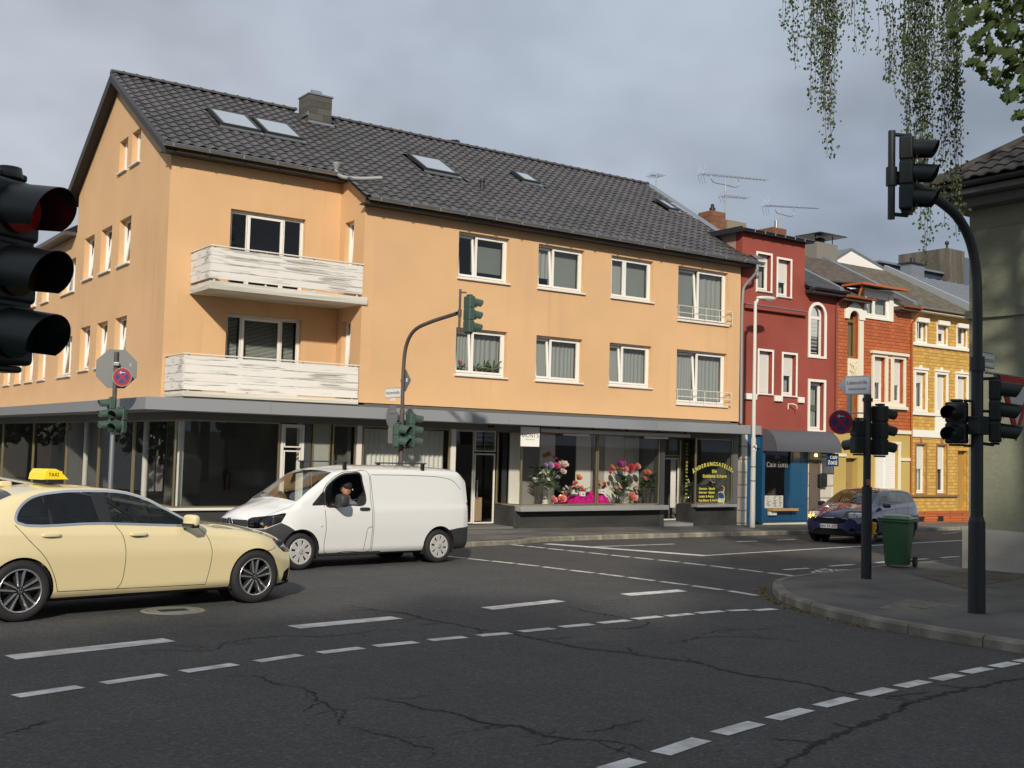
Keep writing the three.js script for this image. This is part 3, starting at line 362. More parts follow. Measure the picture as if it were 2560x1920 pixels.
// ---------------------------------------------------------------- ground floor: canopy, shopfronts, interiors
{
  const canopyM = S([0.30, 0.315, 0.335], 0.38, { metalness: 0.15 }), soffM = S([0.42, 0.405, 0.36], 0.8), plinthM = S([1, 1, 1], 0.85, { map: mottled([0.028, 0.028, 0.028], [0.05, 0.05, 0.048], 1.4, 256, { seed: 71, con: 1.8 }) });
  M.plinth = plinthM;
  // canopy: fascia of folded metal panels round the corner, flat soffit
  part(AB, 'canopy_soffit', mg([bx(7.67, 27.45, 3.03, 3.07, 0.02, 0.98), bx(7.67, 8.64, 3.03, 3.07, -26, 0.018), bx(7.67, 27.45, 3.26, 3.30, -0.3, 0.98), bx(7.67, 8.72, 3.26, 3.298, -26, -0.302)]), soffM);
  for (const [a, b] of [[7.64, 10.6], [10.6, 14.0], [14.0, 17.51], [17.51, 22.34], [22.34, 22.9], [22.9, 27.46]]) part(AB, 'canopy_panel', rbx(a + 0.003, b - 0.003, 3.05 - 0.02, 3.315, 0.985, 1.005, 0.006, 1), canopyM);
  for (const [a, b] of [[-3.6, 0.98], [-8.4, -3.6], [-13.2, -8.4], [-18, -13.2], [-26, -18]]) part(AB, 'canopy_panel', rbx(7.645, 7.665, 3.03, 3.31, a + 0.003, b - 0.003, 0.006, 1), canopyM);
  part(AB, 'canopy_end', bx(27.451, 27.47, 3.03, 3.31, 0, 0.98), canopyM);
  part(AB, 'lintel', mg([bx(8.66, 27.46, 2.86, 3.03, -0.12, 0.0), bx(8.66, 8.78, 2.84, 3.03, -26, -0.122), bx(8.74, 27.46, 3.07, 3.4, -0.35, -0.05), bx(8.75, 9.035, 3.03, 3.395, -26, -0.36)]), S([0.16, 0.155, 0.14], 0.7));
  const FY = 0.13;                                  // pavement level at the shops
  // interior shell: floors, back walls, ceiling grey
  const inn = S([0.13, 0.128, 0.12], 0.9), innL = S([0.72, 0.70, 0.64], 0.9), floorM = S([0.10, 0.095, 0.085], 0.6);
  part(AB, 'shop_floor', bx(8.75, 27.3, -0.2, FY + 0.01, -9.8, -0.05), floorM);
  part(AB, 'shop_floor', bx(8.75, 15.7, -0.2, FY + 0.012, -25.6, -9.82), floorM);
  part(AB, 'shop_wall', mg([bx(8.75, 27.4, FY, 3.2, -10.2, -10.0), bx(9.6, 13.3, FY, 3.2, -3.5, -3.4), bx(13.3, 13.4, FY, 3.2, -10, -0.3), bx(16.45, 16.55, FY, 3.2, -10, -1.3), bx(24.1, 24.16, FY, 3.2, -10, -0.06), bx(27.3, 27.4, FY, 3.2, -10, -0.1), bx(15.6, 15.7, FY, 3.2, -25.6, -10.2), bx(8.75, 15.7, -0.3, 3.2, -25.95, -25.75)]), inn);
  part(AB, 'shop_wall', mg([bx(25.5, 27.3, FY, 3.1, -2.4, -2.3)]), S([0.2, 0.195, 0.18], 0.9));
  // --- glazing: each pane a mesh under its frame
  const zF = -0.02;
  function glaze(x0, x1, y0, y1, fm = M.brass, o = {}) { const f = part(AB, 'shop_window', mv(frameGeo(x1 - x0, y1 - y0, o.t ?? 0.035, 0.06), 0, 0, -0.06), fm); put(f, x0, y0, o.z ?? zF, o.ry ?? 0); if (o.pane !== false) part(f, 'pane', mv(new THREE.PlaneGeometry(x1 - x0 - 0.05, y1 - y0 - 0.05), (x1 - x0) / 2, (y1 - y0) / 2, -0.03), o.pane ?? M.shopGlass); return f; }
  glaze(8.68, 11.30, 0.78, 2.86);                                              // corner pane
  const gzs = [[-3.3, -0.06], [-6.55, -3.34], [-10.2, -6.59], [-14.7, -10.24], [-19.8, -14.74], [-25.5, -19.84]]; for (const [a, b] of gzs) glaze(0, b - a, 0.78, 2.84, M.brass, { ry: -Math.PI / 2, z: a }).position.set(8.68 - 8.73, 0.78, a);
  part(AB, 'window_sill', mg([rbx(8.6, 11.32, 0.71, 0.775, -0.18, 0.03, 0.01, 1), rbx(8.59, 8.8, 0.712, 0.774, -25.6, -0.182, 0.01, 1)]), M.whiteOld);
  part(AB, 'plinth', mg([bx(8.72, 11.32, -0.3, 0.708, -0.22, -0.05), bx(8.73, 8.9, -0.3, 0.708, -25.6, -0.222)]), plinthM);
  for (const [x, z] of [[8.98, -0.5], [8.98, -3.2], [8.98, -9], [12.0, -0.4]]) part(AB, 'column', rod([x, FY, z], [x, 3.1, z], 0.075, 0.075, 20), M.whiteOld);
  // entrance of the empty shop
  part(AB, 'doorway', mv(frameGeo(0.62, 2.7, 0.07, 0.09), 11.34, FY, -0.12), M.whiteOld); glaze(11.42, 11.88, 2.25, 2.78, M.whiteOld, { z: -0.04 }); glaze(11.42, 11.88, 0.2, 2.18, M.whiteOld, { z: -0.04 });
  part(AB, 'pillar', bx(11.97, 12.14, -0.2, 2.86, -0.2, -0.02), S([0.07, 0.072, 0.075], 0.4));
  part(AB, 'blind_panel', bx(12.2, 12.66, 0.6, 2.86, -0.09, -0.05), S([0.33, 0.33, 0.30], 0.8)); glaze(12.18, 12.68, 0.6, 2.86);
  glaze(12.74, 13.4, 0.6, 2.86); part(AB, 'blind_panel', bx(12.78, 13.36, 0.6, 2.3, -0.5, -0.47), S([0.09, 0.09, 0.08], 0.8));
  part(AB, 'post', bx(13.42, 13.56, -0.2, 2.86, -0.16, 0.0), M.whiteOld);
  glaze(13.6, 16.27, 0.6, 2.86); part(AB, 'post', bx(16.29, 16.44, -0.2, 2.86, -0.16, 0.0), M.whiteOld);
  for (let k = 0; k < 3; k++) part(AB, 'curtain', wave(0.9, 2.2, 0.02, 7, 400 + k), M.curtainWhite, [13.62 + k * 0.89, 0.6, -0.42]);
  part(AB, 'plinth', mg([bx(12.16, 13.42, -0.3, 0.6, -0.2, -0.03), bx(13.56, 16.29, -0.3, 0.6, -0.2, -0.03)]), plinthM);
  // recessed entrance between the curtained window and the flower window
  const angled = (xa, za, xb, zb, y0, y1, fm = M.brass) => { const L = Math.hypot(xb - xa, zb - za); const f = glaze(0, L, y0, y1, fm); put(f, xa, y0, za, -Math.atan2(zb - za, xb - xa)); return f; };
  angled(16.46, -0.02, 17.0, -1.0, 0.3, 2.86, M.brass); part(AB, 'plinth', mg([rot(bx(0, 1.12, -0.5, 0.17, -0.08, 0), 0, Math.atan2(0.98, 0.54), 0)]).translate(16.46, 0.13, -0.02), plinthM);
  angled(18.47, -1.0, 18.66, -0.02, 0.76, 2.86); part(AB, 'plinth', bx(18.45, 18.66, -0.3, 0.74, -1.0, -0.03), plinthM);
  { const d = part(AB, 'door', mv(frameGeo(0.72, 2.02, 0.045, 0.05), 0, 0, -0.05), M.whiteOld); put(d, 17.72, 0.19, -1.0); part(d, 'pane', mv(new THREE.PlaneGeometry(0.63, 1.93), 0.36, 1.01, -0.02), M.shopGlass); part(d, 'kick_panel', bx(0.06, 0.3, 0.08, 0.75, -0.04, -0.015), S([0.28, 0.2, 0.12], 0.6)); part(d, 'handle', mg([rod([0.08, 0.75, 0.06], [0.08, 1.25, 0.06], 0.015), rod([0.08, 0.78, 0.06], [0.08, 0.78, -0.03], 0.01), rod([0.08, 1.22, 0.06], [0.08, 1.22, -0.03], 0.01)]), M.steel); }
  glaze(17.02, 17.7, 0.2, 2.86, M.whiteOld, { z: -1.0 }); glaze(17.72, 18.45, 2.26, 2.86, M.whiteOld, { z: -1.0 });
  { const gr = []; for (let k = 0; k < 4; k++) gr.push(rod([17.78, 2.34 + k * 0.13, -1.06], [18.4, 2.34 + k * 0.13, -1.06], 0.008, 0.008, 6)); gr.push(rod([18.09, 2.3, -1.06], [18.09, 2.8, -1.06], 0.008, 0.008, 6)); part(AB, 'transom_grille', mg(gr), M.steel); }
  part(AB, 'recess_floor', bx(16.5, 18.6, 0.0, FY + 0.035, -1.0, -0.03), S([0.16, 0.155, 0.14], 0.85)); part(AB, 'recess_ceiling', bx(16.5, 18.62, 2.865, 2.9, -1.0, -0.125), soffM);
  // flower window: two panes, projecting metal sill, dark plinth
  glaze(18.68, 21.47, 0.76, 2.86); glaze(21.50, 24.0, 0.76, 2.86);
  part(AB, 'window_sill', rbx(18.5, 24.16, 0.60, 0.745, -0.1, 0.26, 0.012, 2), S([0.5, 0.51, 0.50], 0.35, { metalness: 0.5 }));
  part(AB, 'plinth', bx(18.66, 24.18, -0.35, 0.598, -0.3, -0.02), plinthM);
  part(AB, 'display_floor', bx(18.7, 24.05, 0.62, 0.74, -1.0, -0.1), M.whiteOld);
  part(AB, 'pier', bx(24.02, 24.2, -0.3, 2.86, -0.3, -0.01), S([0.06, 0.065, 0.07], 0.5));
  for (const [a, b, m] of [[18.95, 19.35, innL], [19.38, 20.02, S([0.24, 0.225, 0.21], 0.9)], [20.05, 20.62, innL], [21.45, 22.02, innL], [22.05, 22.55, S([0.36, 0.345, 0.32], 0.9)], [22.58, 23.38, innL], [23.41, 24.0, innL]]) part(AB, 'display_panel', bx(a, b, 0.74, 2.84, -1.04, -1.0), m);
  part(AB, 'display_panel', bx(20.64, 21.43, 0.74, 2.84, -2.2, -2.16), S([0.03, 0.033, 0.04], 0.7)); part(AB, 'side_panel', bx(18.7, 18.86, 0.74, 2.8, -1.04, -1.0), M.interiorDark);
  // tailor's door and window
  { const d = part(AB, 'door', mv(frameGeo(0.86, 2.02, 0.05, 0.05), 0, 0, -0.05), M.whiteOld); put(d, 24.72, 0.19, -0.8); const cur = part(d, 'door_curtain', wave(0.24, 1.6, 0.02, 3, 431), M.curtainWhite, [0.6, 0.4, -0.15]); }
  glaze(24.24, 25.58, 2.26, 2.84, M.brass, { z: -0.8 }); part(AB, 'post', bx(24.2, 24.7, 0, 2.84, -0.9, -0.82), M.interiorDark);
  angled(25.56, -0.8, 25.53, -0.02, 0.74, 2.86); part(AB, 'plinth', bx(25.46, 25.56, -0.35, 0.73, -0.8, -0.03), plinthM);
  part(AB, 'recess_ceiling', bx(24.2, 25.5, 2.865, 2.9, -0.82, -0.125), soffM);
  part(AB, 'doorstep', rbx(24.21, 25.45, -0.2, FY + 0.03, -0.82, 0.02, 0.01, 1), S([1, 1, 1], 0.8, { map: mottled([0.15, 0.15, 0.15], [0.42, 0.41, 0.40], 0.35, 256, { f: 40, oct: 3, con: 3, grain: 0.3, seed: 72 }) }));
  glaze(25.53, 27.22, 0.76, 2.86);
  part(AB, 'window_sill', rbx(25.45, 27.24, 0.66, 0.745, -0.1, 0.2, 0.012, 2), S([0.5, 0.51, 0.50], 0.35, { metalness: 0.5 })); part(AB, 'plinth', bx(25.565, 27.46, -0.35, 0.655, -0.3, -0.02), plinthM);
  part(AB, 'display_floor', bx(25.58, 27.24, 0.66, 0.74, -1.0, -0.1), M.whiteOld);
  part(AB, 'pier', bx(27.24, 27.46, 0.656, 3.03, -0.3, -0.005), S([0.13, 0.13, 0.125], 0.6));
  // awning cassette and strip lights under the canopy
  part(AB, 'awning_cassette', mg([rbx(18.95, 24.8, 2.86, 2.97, 0.36, 0.5, 0.03, 3)]), S([0.55, 0.55, 0.53], 0.4)); for (const x of [19.6, 20.9, 22.2, 23.5, 24.6]) part(AB, 'awning_bracket', bx(x, x + 0.05, 2.96, 3.03, 0.4, 0.46), M.darkMetal);
  for (const [a, b] of [[19.81, 20.76], [22.93, 23.9]]) part(AB, 'strip_light', rbx(a, b, 2.79, 2.85, 0.40, 0.47, 0.02, 2), M.white);
  part(AB, 'floodlight', mg([bx(17.3, 17.45, 2.93, 3.0, 0.28, 0.36), rod([17.45, 2.97, 0.3], [17.75, 2.9, 0.05], 0.01)]), M.black);
  // lettering on the tailor's window, cut from yellow film
  const font = await new FontLoader().loadAsync('fonts/droid/droid_sans_bold.typeface.json'), yel = S([0.80, 0.74, 0.14], 0.6);
  const tx = (s, size) => { const g = new TextGeometry(s, { font, size, depth: 0.002, curveSegments: 3, bevelEnabled: false }); g.computeBoundingBox(); return g; };
  const arc = []; { const word = 'ÄNDERUNGSATELIER', R = 1.75, ws = [...word].map(c => { const g = tx(c, 0.125); return [g, g.boundingBox.max.x + 0.022]; }), tot = ws.reduce((s, w) => s + w[1], 0); let a = -tot / 2; for (const [g, w] of ws) { const t = (a + w / 2) / R; g.translate(-w / 2, 0, 0); g.rotateZ(-t); g.translate(R * Math.sin(t), R * Math.cos(t) - R, 0); arc.push(g); a += w; } }
  part(AB, 'window_lettering', mv(mg(arc), 26.37, 1.985, -0.014), yel, [0, 0, 0]);
  const line = (s, size, x, y, mid) => { const g = tx(s, size), w = g.boundingBox.max.x; part(AB, 'window_lettering', g, yel, [mid ? x - w / 2 : x, y, -0.014]); };
  line('Die', 0.105, 26.38, 1.76, true); line('Goldene Schere', 0.105, 26.40, 1.60, true);
  ['Damen - Mode', 'Herren - Mode', 'Leder & Pelze', 'Gardinen & Vorhänge'].forEach((s, i) => line(s, 0.075, 25.7, 1.21 - i * 0.125));
  // vertical lettering of the side pane
  const sv = [...'ÄNDERUNGSATELIER'].map((c, i) => { const g = tx(c, 0.085); g.rotateZ(-Math.PI / 2); g.rotateY(Math.PI / 2 * -1); g.translate(25.53, 2.7 - i * 0.115, -0.45); return g; }); part(AB, 'window_lettering', mg(sv), yel);
}
// ---------------------------------------------------------------- the row of houses beyond, antennas, the house on the near corner
function brickMat(c, joint, seed, o = {}) { // glazed facing bricks too small to tell apart singly: 4 courses to 0.5 m
  const N = makeNoise(seed), r = mulberry(seed), tone = {}; const W = 512, H = 512, nR = 8, nC = 4;
  const tn = (a, b) => tone[a * 50 + b] ??= 0.84 + r() * 0.32;
  const at = (u, v) => { const row = Math.floor(v * nR), off = row % 2 ? 0.5 : 0, cc = Math.floor(u * nC + off), fu = (u * nC + off) % 1, fv = (v * nR) % 1; const j = fv < 0.10 || fu < 0.03; return [j, tn(row, cc % nC)]; };
  const map = dataTex(W, H, (u, v) => { const [j, k] = at(u, v), n = 0.92 + N(u * 20, v * 20, 20, 20, 4) * 0.16; return (j ? joint : c.map(x => x * k)).map(x => l2s(x * n)); }, true, [1, 1]);
  const bump = dataTex(W, H, (u, v) => at(u, v)[0] ? 0 : 0.9, false, [1, 1]);
  return S([1, 1, 1], o.rough ?? 0.45, { map, bumpMap: bump, bumpScale: 0.008 });
}
M.red = stucco([0.25, 0.052, 0.036], [0.34, 0.078, 0.055], 501, { con: 1.5 });
M.brickOrange = brickMat([0.46, 0.118, 0.032], [0.14, 0.045, 0.02], 511); M.brickYellow = brickMat([0.60, 0.355, 0.075], [0.30, 0.18, 0.06], 521); M.brickWhite = brickMat([0.6, 0.56, 0.47], [0.3, 0.27, 0.22], 525);
M.brickChimney = brickMat([0.20, 0.085, 0.045], [0.12, 0.07, 0.05], 527, { rough: 0.85 });
M.ochre = stucco([0.46, 0.33, 0.095], [0.54, 0.40, 0.13], 531); M.cream = S([0.74, 0.68, 0.54], 0.7); M.trim = S([0.8, 0.78, 0.7], 0.6);
M.brownTile = [[0.085, 0.062, 0.048], [0.105, 0.08, 0.062], [0.07, 0.055, 0.045]].map(c => S(c, 0.8)); M.slate = [[0.04, 0.042, 0.045], [0.055, 0.057, 0.06]].map(c => S(c, 0.7)); M.olive = [[0.10, 0.088, 0.06], [0.125, 0.108, 0.075], [0.085, 0.075, 0.052]].map(c => S(c, 0.85));
const flatTile = (w, l) => { const g = bx(0.004, w - 0.004, 0, 0.016, -0.03, l); return g; };
function tileField(parent, x0, x1, z0, z1, y0, sl, w, l, mats, nInd, seed, skip) {
  const ang = Math.atan(sl), ds = l * Math.cos(ang), g = flatTile(w, l), list = [], r = mulberry(seed);
  for (let row = 0; ; row++) { const z = z0 - (row + 1) * ds; if (z < z1) break; for (let x = x0 - (row % 2 ? w / 2 : 0); x < x1 - 0.02; x += w) { if (skip?.(x, z)) continue; list.push([x, y0 + (z0 - z) * sl + 0.012, z, r() * mats.length | 0, (r() - 0.5) * 0.02]); } }
  const q = ORG.get(parent) ?? [0, 0, 0];
  list.slice(0, nInd).forEach(p => part(parent, 'roof_tile', g, mats[p[3]], [p[0], p[1], p[2]], [ang + 0.05, p[4], 0]));
  mats.forEach((m, k) => { const rest = list.slice(nInd).filter(p => p[3] === k); if (!rest.length) return; const im = new THREE.InstancedMesh(g, m, rest.length), mt = new THREE.Matrix4(), e = new THREE.Euler(); rest.forEach((p, i) => { e.set(ang + 0.05, p[4], 0); mt.makeRotationFromEuler(e); mt.setPosition(p[0], p[1], p[2]); im.setMatrixAt(i, mt); }); im.name = 'roof_tiles'; im.userData.kind = 'stuff'; im.position.set(-q[0], -q[1], -q[2]); parent.add(im); });
}
const quad = (a, b, c, d) => { const g = new THREE.BufferGeometry(); g.setAttribute('position', new THREE.Float32BufferAttribute([a, b, c, a, c, d].flat(), 3)); g.computeVertexNormals(); return g; };
const slab = (x0, x1, z0, y0, z1, y1, t = 0.12) => rot(ext([[-z0, y0], [-z1, y1], [-z1, y1 - t], [-z0, y0 - t]], x1 - x0), 0, Math.PI / 2, 0).translate(x0, 0, 0);
const halfGut = (x0, x1, y, z, r = 0.065) => { const a = []; for (let i = 0; i <= 8; i++) { const t = Math.PI * i / 8; a.push([-r * Math.cos(t), -r * Math.sin(t)]); } return rot(ext(a, x1 - x0), 0, Math.PI / 2, 0).translate(x0, y, z); };
// surround: rectangular border proud of the wall
const surround = (x0, x1, y0, y1, t, z, d = 0.05) => mg([bx(x0 - t, x0, y0 - t, y1 + t, z, z + d), bx(x1, x1 + t, y0 - t, y1 + t, z, z + d), bx(x0, x1, y1, y1 + t, z, z + d - 0.002), bx(x0, x1, y0 - t, y0, z, z + d - 0.002)]);
const zH = -0.1;
// --- red house
{
  const H = thingW('red_house', 'dark red rendered house with flat roof and lower wing above the blue cafe front', 'house', [30, 0, zH]);
  const W = [[28.36, 29.02, 7.95, 9.2], [29.38, 30.02, 7.86, 9.13], [28.5, 29.15, 4.46, 5.9], [29.7, 30.36, 4.45, 5.87]];
  part(H, 'front_wall', mv(wallGeo([[27.62, 3.05], [30.76, 3.05], [30.76, 9.86], [27.62, 9.92]], W, 0.3), 0, 0, zH), M.red);
  part(H, 'side_wall', mg([bx(27.62, 27.9, 3.05, 9.9, -9, zH - 0.302), bx(30.48, 30.755, 3.05, 9.85, -9, zH - 0.302), bx(27.9, 30.48, 3.05, 9.8, -9, -8.8)]), stucco([0.34, 0.2, 0.16], [0.42, 0.32, 0.27], 541, { con: 2.4 }));
  const archS = new THREE.Path(); archS.moveTo(31.07, 5.92); archS.lineTo(31.07, 7.35); archS.absarc(31.45, 7.35, 0.38, Math.PI, 0, true); archS.lineTo(31.83, 5.92); archS.closePath();
  part(H, 'wing_wall', mv(wallGeo([[30.762, 3.05], [32.42, 3.05], [32.42, 8.2], [30.762, 8.3]], [archS, [31.08, 31.84, 3.3, 5.0]], 0.3), 0, 0, zH), M.red);
  part(H, 'floor_slab', mg([bx(27.9, 30.4, 6.9, 7.1, -8.8, zH - 0.31), bx(27.9, 32.4, 4.0, 4.2, -8.8, zH - 0.31), bx(27.6, 32.42, 2.9, 3.04, -8.8, zH - 0.31)]), M.interior);
  part(H, 'roof', mg([slab(27.4, 30.95, 0.14, 9.93, -9, 10.35, 0.1)]), M.darkMetal); part(H, 'gutter', mg([halfGut(27.45, 30.95, 9.92, 0.12), bx(27.35, 27.42, 9.8, 9.98, -9, 0.1)]), M.darkMetal);
  for (const x of [27.9, 28.4, 28.9, 29.4, 29.9, 30.4]) part(H, 'gutter_clip', bx(x, x + 0.03, 9.83, 9.93, 0.16, 0.2), M.steel);
  W.forEach(([a, b, c, d], i) => { put(makeWindow(H, b - a, d - c, { panes: [1], rc: 0.16, shutter: [[0.28, 0.62, 1.0, 0.5][i]], curtain: [{ n: 4 }] }), a, c, zH); part(H, 'window_surround', mv(surround(a, b, c, d, 0.07, zH + 0.001, 0.02), 0, 0, 0), M.trim); });
  part(H, 'cornice', rbx(27.7, 30.74, 7.26, 7.4, zH + 0.002, zH + 0.14, 0.02, 2), M.red); part(H, 'cornice_cap', bx(27.68, 30.75, 7.4, 7.43, zH + 0.001, zH + 0.16), M.zinc);
  for (const [a, b] of [[27.8, 28.35], [29.25, 29.62], [30.45, 30.74]]) part(H, 'string_course', rbx(a, b, 4.22, 4.42, zH + 0.002, zH + 0.09, 0.015, 1), M.trim);
  { // arched stair window
    const sur = new THREE.Shape(); sur.moveTo(30.97, 5.84); sur.lineTo(30.97, 7.35); sur.absarc(31.45, 7.35, 0.48, Math.PI, 0, true); sur.lineTo(31.93, 5.84); sur.closePath(); sur.holes.push(archS); part(H, 'window_surround', mv(ext(sur, 0.04), 0, 0, zH + 0.001), M.trim);
    const fr = new THREE.Shape(); fr.moveTo(31.07, 5.92); fr.lineTo(31.07, 7.35); fr.absarc(31.45, 7.35, 0.38, Math.PI, 0, true); fr.lineTo(31.83, 5.92); fr.closePath(); const h1 = rectHole(31.14, 31.76, 5.99, 7.24), h2 = new THREE.Path(); h2.moveTo(31.14, 7.35); h2.absarc(31.45, 7.35, 0.31, Math.PI, 0, true); h2.closePath(); fr.holes.push(h1, h2);
    const w = part(H, 'window', mv(ext(fr, 0.06), 0, 0, zH - 0.2), M.white), pn = new THREE.Shape(); pn.moveTo(31.1, 5.95); pn.lineTo(31.1, 7.35); pn.absarc(31.45, 7.35, 0.34, Math.PI, 0, true); pn.lineTo(31.8, 5.95); part(w, 'pane', mv(new THREE.ShapeGeometry(pn), 0, 0, zH - 0.17), M.glass); const bl = []; for (let y = 6.05; y < 7.2; y += 0.13) bl.push(bx(31.12, 31.78, y, y + 0.03, zH - 0.3, zH - 0.28)); part(w, 'stair_blind', mg(bl), M.blind);
  }
  put(makeWindow(H, 0.76, 1.7, { panes: [1], rc: 0.16, sill: false, curtain: [{ n: 3, m: M.curtain }] }), 31.08, 3.3, zH); part(H, 'window_surround', surround(31.08, 31.84, 3.3, 5.0, 0.09, zH + 0.001, 0.04), M.trim);
  // wing roof
  part(H, 'wing_roof', mg([slab(30.77, 32.3, 0.3, 8.22, -4.2, 10.58, 0.08)]), M.slate[0]); tileField(H, 30.78, 32.4, 0.32, -3.5, 8.22, 0.525, 0.22, 0.17, M.slate, 60, 551);
  part(H, 'gutter', halfGut(30.8, 32.62, 8.26, 0.36, 0.075), M.darkMetal); part(H, 'eaves_board', bx(30.77, 32.55, 8.08, 8.2, zH + 0.01, 0.3), M.soffit);
  part(H, 'downpipe', pipe([[32.5, 8.2, 0.33], [32.48, 8.05, 0.2], [32.44, 7.9, -0.02], [32.44, 7.6, -0.04], [32.44, 3.4, -0.04]], 0.04), S([0.2, 0.05, 0.035], 0.5));
  // chimneys
  const chA = part(H, 'chimney', bx(30.05, 30.8, 9.9, 11.55, -4.7, -4.0), M.brickChimney); part(chA, 'pot', mg([mv(lathe([[0.11, 0], [0.11, 0.16], [0.13, 0.18], [0.08, 0.2], [0.06, 0.34], [0, 0.36]], 16), 30.45, 11.55, -4.35)]), M.darkMetal);
  part(H, 'roof_box', bx(30.95, 32.0, 10.1, 11.33, -5.2, -4.05), S([0.23, 0.2, 0.14], 0.9)); const chB = part(H, 'chimney', bx(30.0, 30.7, 9.95, 10.45, -1.6, -0.9), M.brickChimney); part(chB, 'flue', rod([30.5, 10.45, -1.2], [30.5, 10.78, -1.2], 0.07, 0.07, 14), M.steel);
  // cafe: blue shopfront under the wing, white tiled piers, domed awning
  const blue = S([0.012, 0.075, 0.16], 0.45); M.blueShop = blue;
  part(H, 'tiled_pier', bx(27.72, 28.0, -0.35, 3.04, -0.4, zH), M.brickWhite); part(H, 'tiled_pier', bx(31.06, 32.42, -0.4, 3.04, -0.42, zH - 0.002 + 0.0), M.brickWhite);
  part(H, 'shop_base', mg([bx(28.85, 31.02, -0.35, 0.1, -0.35, zH - 0.02)]), M.cream);
  const fr = part(H, 'shopfront', mg([bx(28.0, 28.2, 0.05, 3.04, -0.4, zH + 0.0), bx(28.2, 28.72, 2.6, 3.04, -0.5, -0.2), bx(28.72, 28.86, 0.1, 3.04, -0.36, zH + 0.01), bx(30.14, 31.04, 0.1, 3.04, -0.36, zH + 0.008), bx(28.862, 30.138, 0.1, 0.58, -0.34, zH + 0.005), bx(28.862, 30.138, 2.55, 3.04, -0.34, zH + 0.005)]), blue);
  for (const [a, b, c, d] of [[30.22, 30.6, 0.65, 2.9], [30.66, 30.98, 0.65, 2.9], [28.95, 30.05, 0.16, 0.5], [30.22, 30.98, 0.16, 0.5]]) part(fr, 'panel', rbx(a, b, c, d, zH + 0.004, zH + 0.022, 0.008, 1), blue);
  part(fr, 'pane', mv(new THREE.PlaneGeometry(1.28, 1.97), 29.5, 1.565, zH - 0.05), M.shopGlass); part(fr, 'window_ledge', rbx(29.0, 30.3, 0.5, 0.58, zH + 0.01, zH + 0.26, 0.01, 1), S([0.52, 0.29, 0.10], 0.6)); part(fr, 'flyer_box', bx(29.0, 29.32, 0.36, 0.48, zH + 0.03, zH + 0.14), M.white);
  part(H, 'door', mg([bx(28.2, 28.72, 0.0, 2.6, -0.75, -0.7)]), S([0.012, 0.05, 0.10], 0.4)); part(H, 'door', mg([mv(frameGeo(0.55, 2.2, 0.06, 0.06), 31.1, 0.05, -0.1), bx(31.15, 31.6, 0.05, 2.2, -0.095, -0.09)]), S([0.13, 0.10, 0.08], 0.5)); part(H, 'transom', bx(31.1, 31.65, 2.3, 2.75, -0.1, -0.06), M.cream);
  part(H, 'cafe_interior', mg([bx(27.9, 31, -0.2, 0.04, -6, -0.4), bx(27.9, 31, 0, 3, -3.6, -3.5), bx(27.9, 28.0, 0, 3, -3.5, -0.42), bx(30.95, 31.05, 0, 3, -3.5, -0.42)]), S([0.12, 0.09, 0.065], 0.9));
  { // awning: quarter-barrel fabric
    const a = []; for (let i = 0; i <= 10; i++) { const t = Math.PI / 2 * i / 10; a.push([-0.62 * Math.sin(t) * 1.0, 2.60 + 0.66 * Math.cos(t)]); } const awM = S([0.085, 0.088, 0.105], 0.75), A = part(H, 'awning', mg([rot(ext([...a.map(p => [p[0], p[1]]), [-0.62, 2.52], [-0.6, 2.52], ...a.slice().reverse().map(p => [p[0] * 0.97, p[1] - 0.015])], 3.35), 0, Math.PI / 2, 0).translate(28.72, 0, zH)]), awM);
    for (const x of [28.722, 32.05]) part(A, 'awning_end', rot(ext([...a, [-0.62, 2.52], [0, 2.52]], 0.018), 0, Math.PI / 2, 0).translate(x, 0, zH), awM);
  }
  const L = part(H, 'cafe_lamp', mv(new THREE.SphereGeometry(0.055, 14, 10), 31.0, 2.42, 0.28), S([0.9, 0.8, 0.5], 0.4, { emissive: new THREE.Color(1, 0.72, 0.25), emissiveIntensity: 3.5 })); const pl = new THREE.PointLight(new THREE.Color(1, 0.75, 0.35), 0.35); L.add(pl); pl.position.set(31.0, 2.42, 0.36);
  const cafeWord = canvasTex(256, 192, (c, w, h) => { c.fillStyle = '#0d2c4a'; c.fillRect(0, 0, w, h); c.fillStyle = '#e8e8e2'; c.textAlign = 'center'; c.font = 'italic bold 70px serif'; c.fillText('Cafe', w / 2 + 20, 78); c.font = 'bold 84px serif'; c.fillText('Zotti', w / 2, 164); });
  const sg = thing('hanging_sign', 'small dark blue projecting sign with white cafe lettering beside the awning', 'sign', [31.8, 2.05, zH]); part(sg, 'board', bx(-0.32, 0.32, 0, 0.44, 0.42, 0.45), blue); const fc = part(sg, 'face', mv(new THREE.PlaneGeometry(0.64, 0.44), 0, 0.22, 0.454), S([1, 1, 1], 0.5, { map: cafeWord })); part(sg, 'bracket', bx(-0.02, 0.02, 0.42, 0.46, 0.0, 0.43), M.darkMetal); part(sg, 'bracket', bx(-0.02, 0.02, 0.3, 0.34, 0.0, 0.42), M.darkMetal);
  const gl = canvasTex(512, 256, (c, w, h) => { c.fillStyle = '#1a1714'; c.fillRect(0, 0, w, h); c.fillStyle = '#8a8680'; c.textAlign = 'center'; c.font = 'italic 92px serif'; c.fillText('Cafe Zotti', w / 2, 200); c.font = '40px serif'; c.fillText('das', w / 2, 90); });
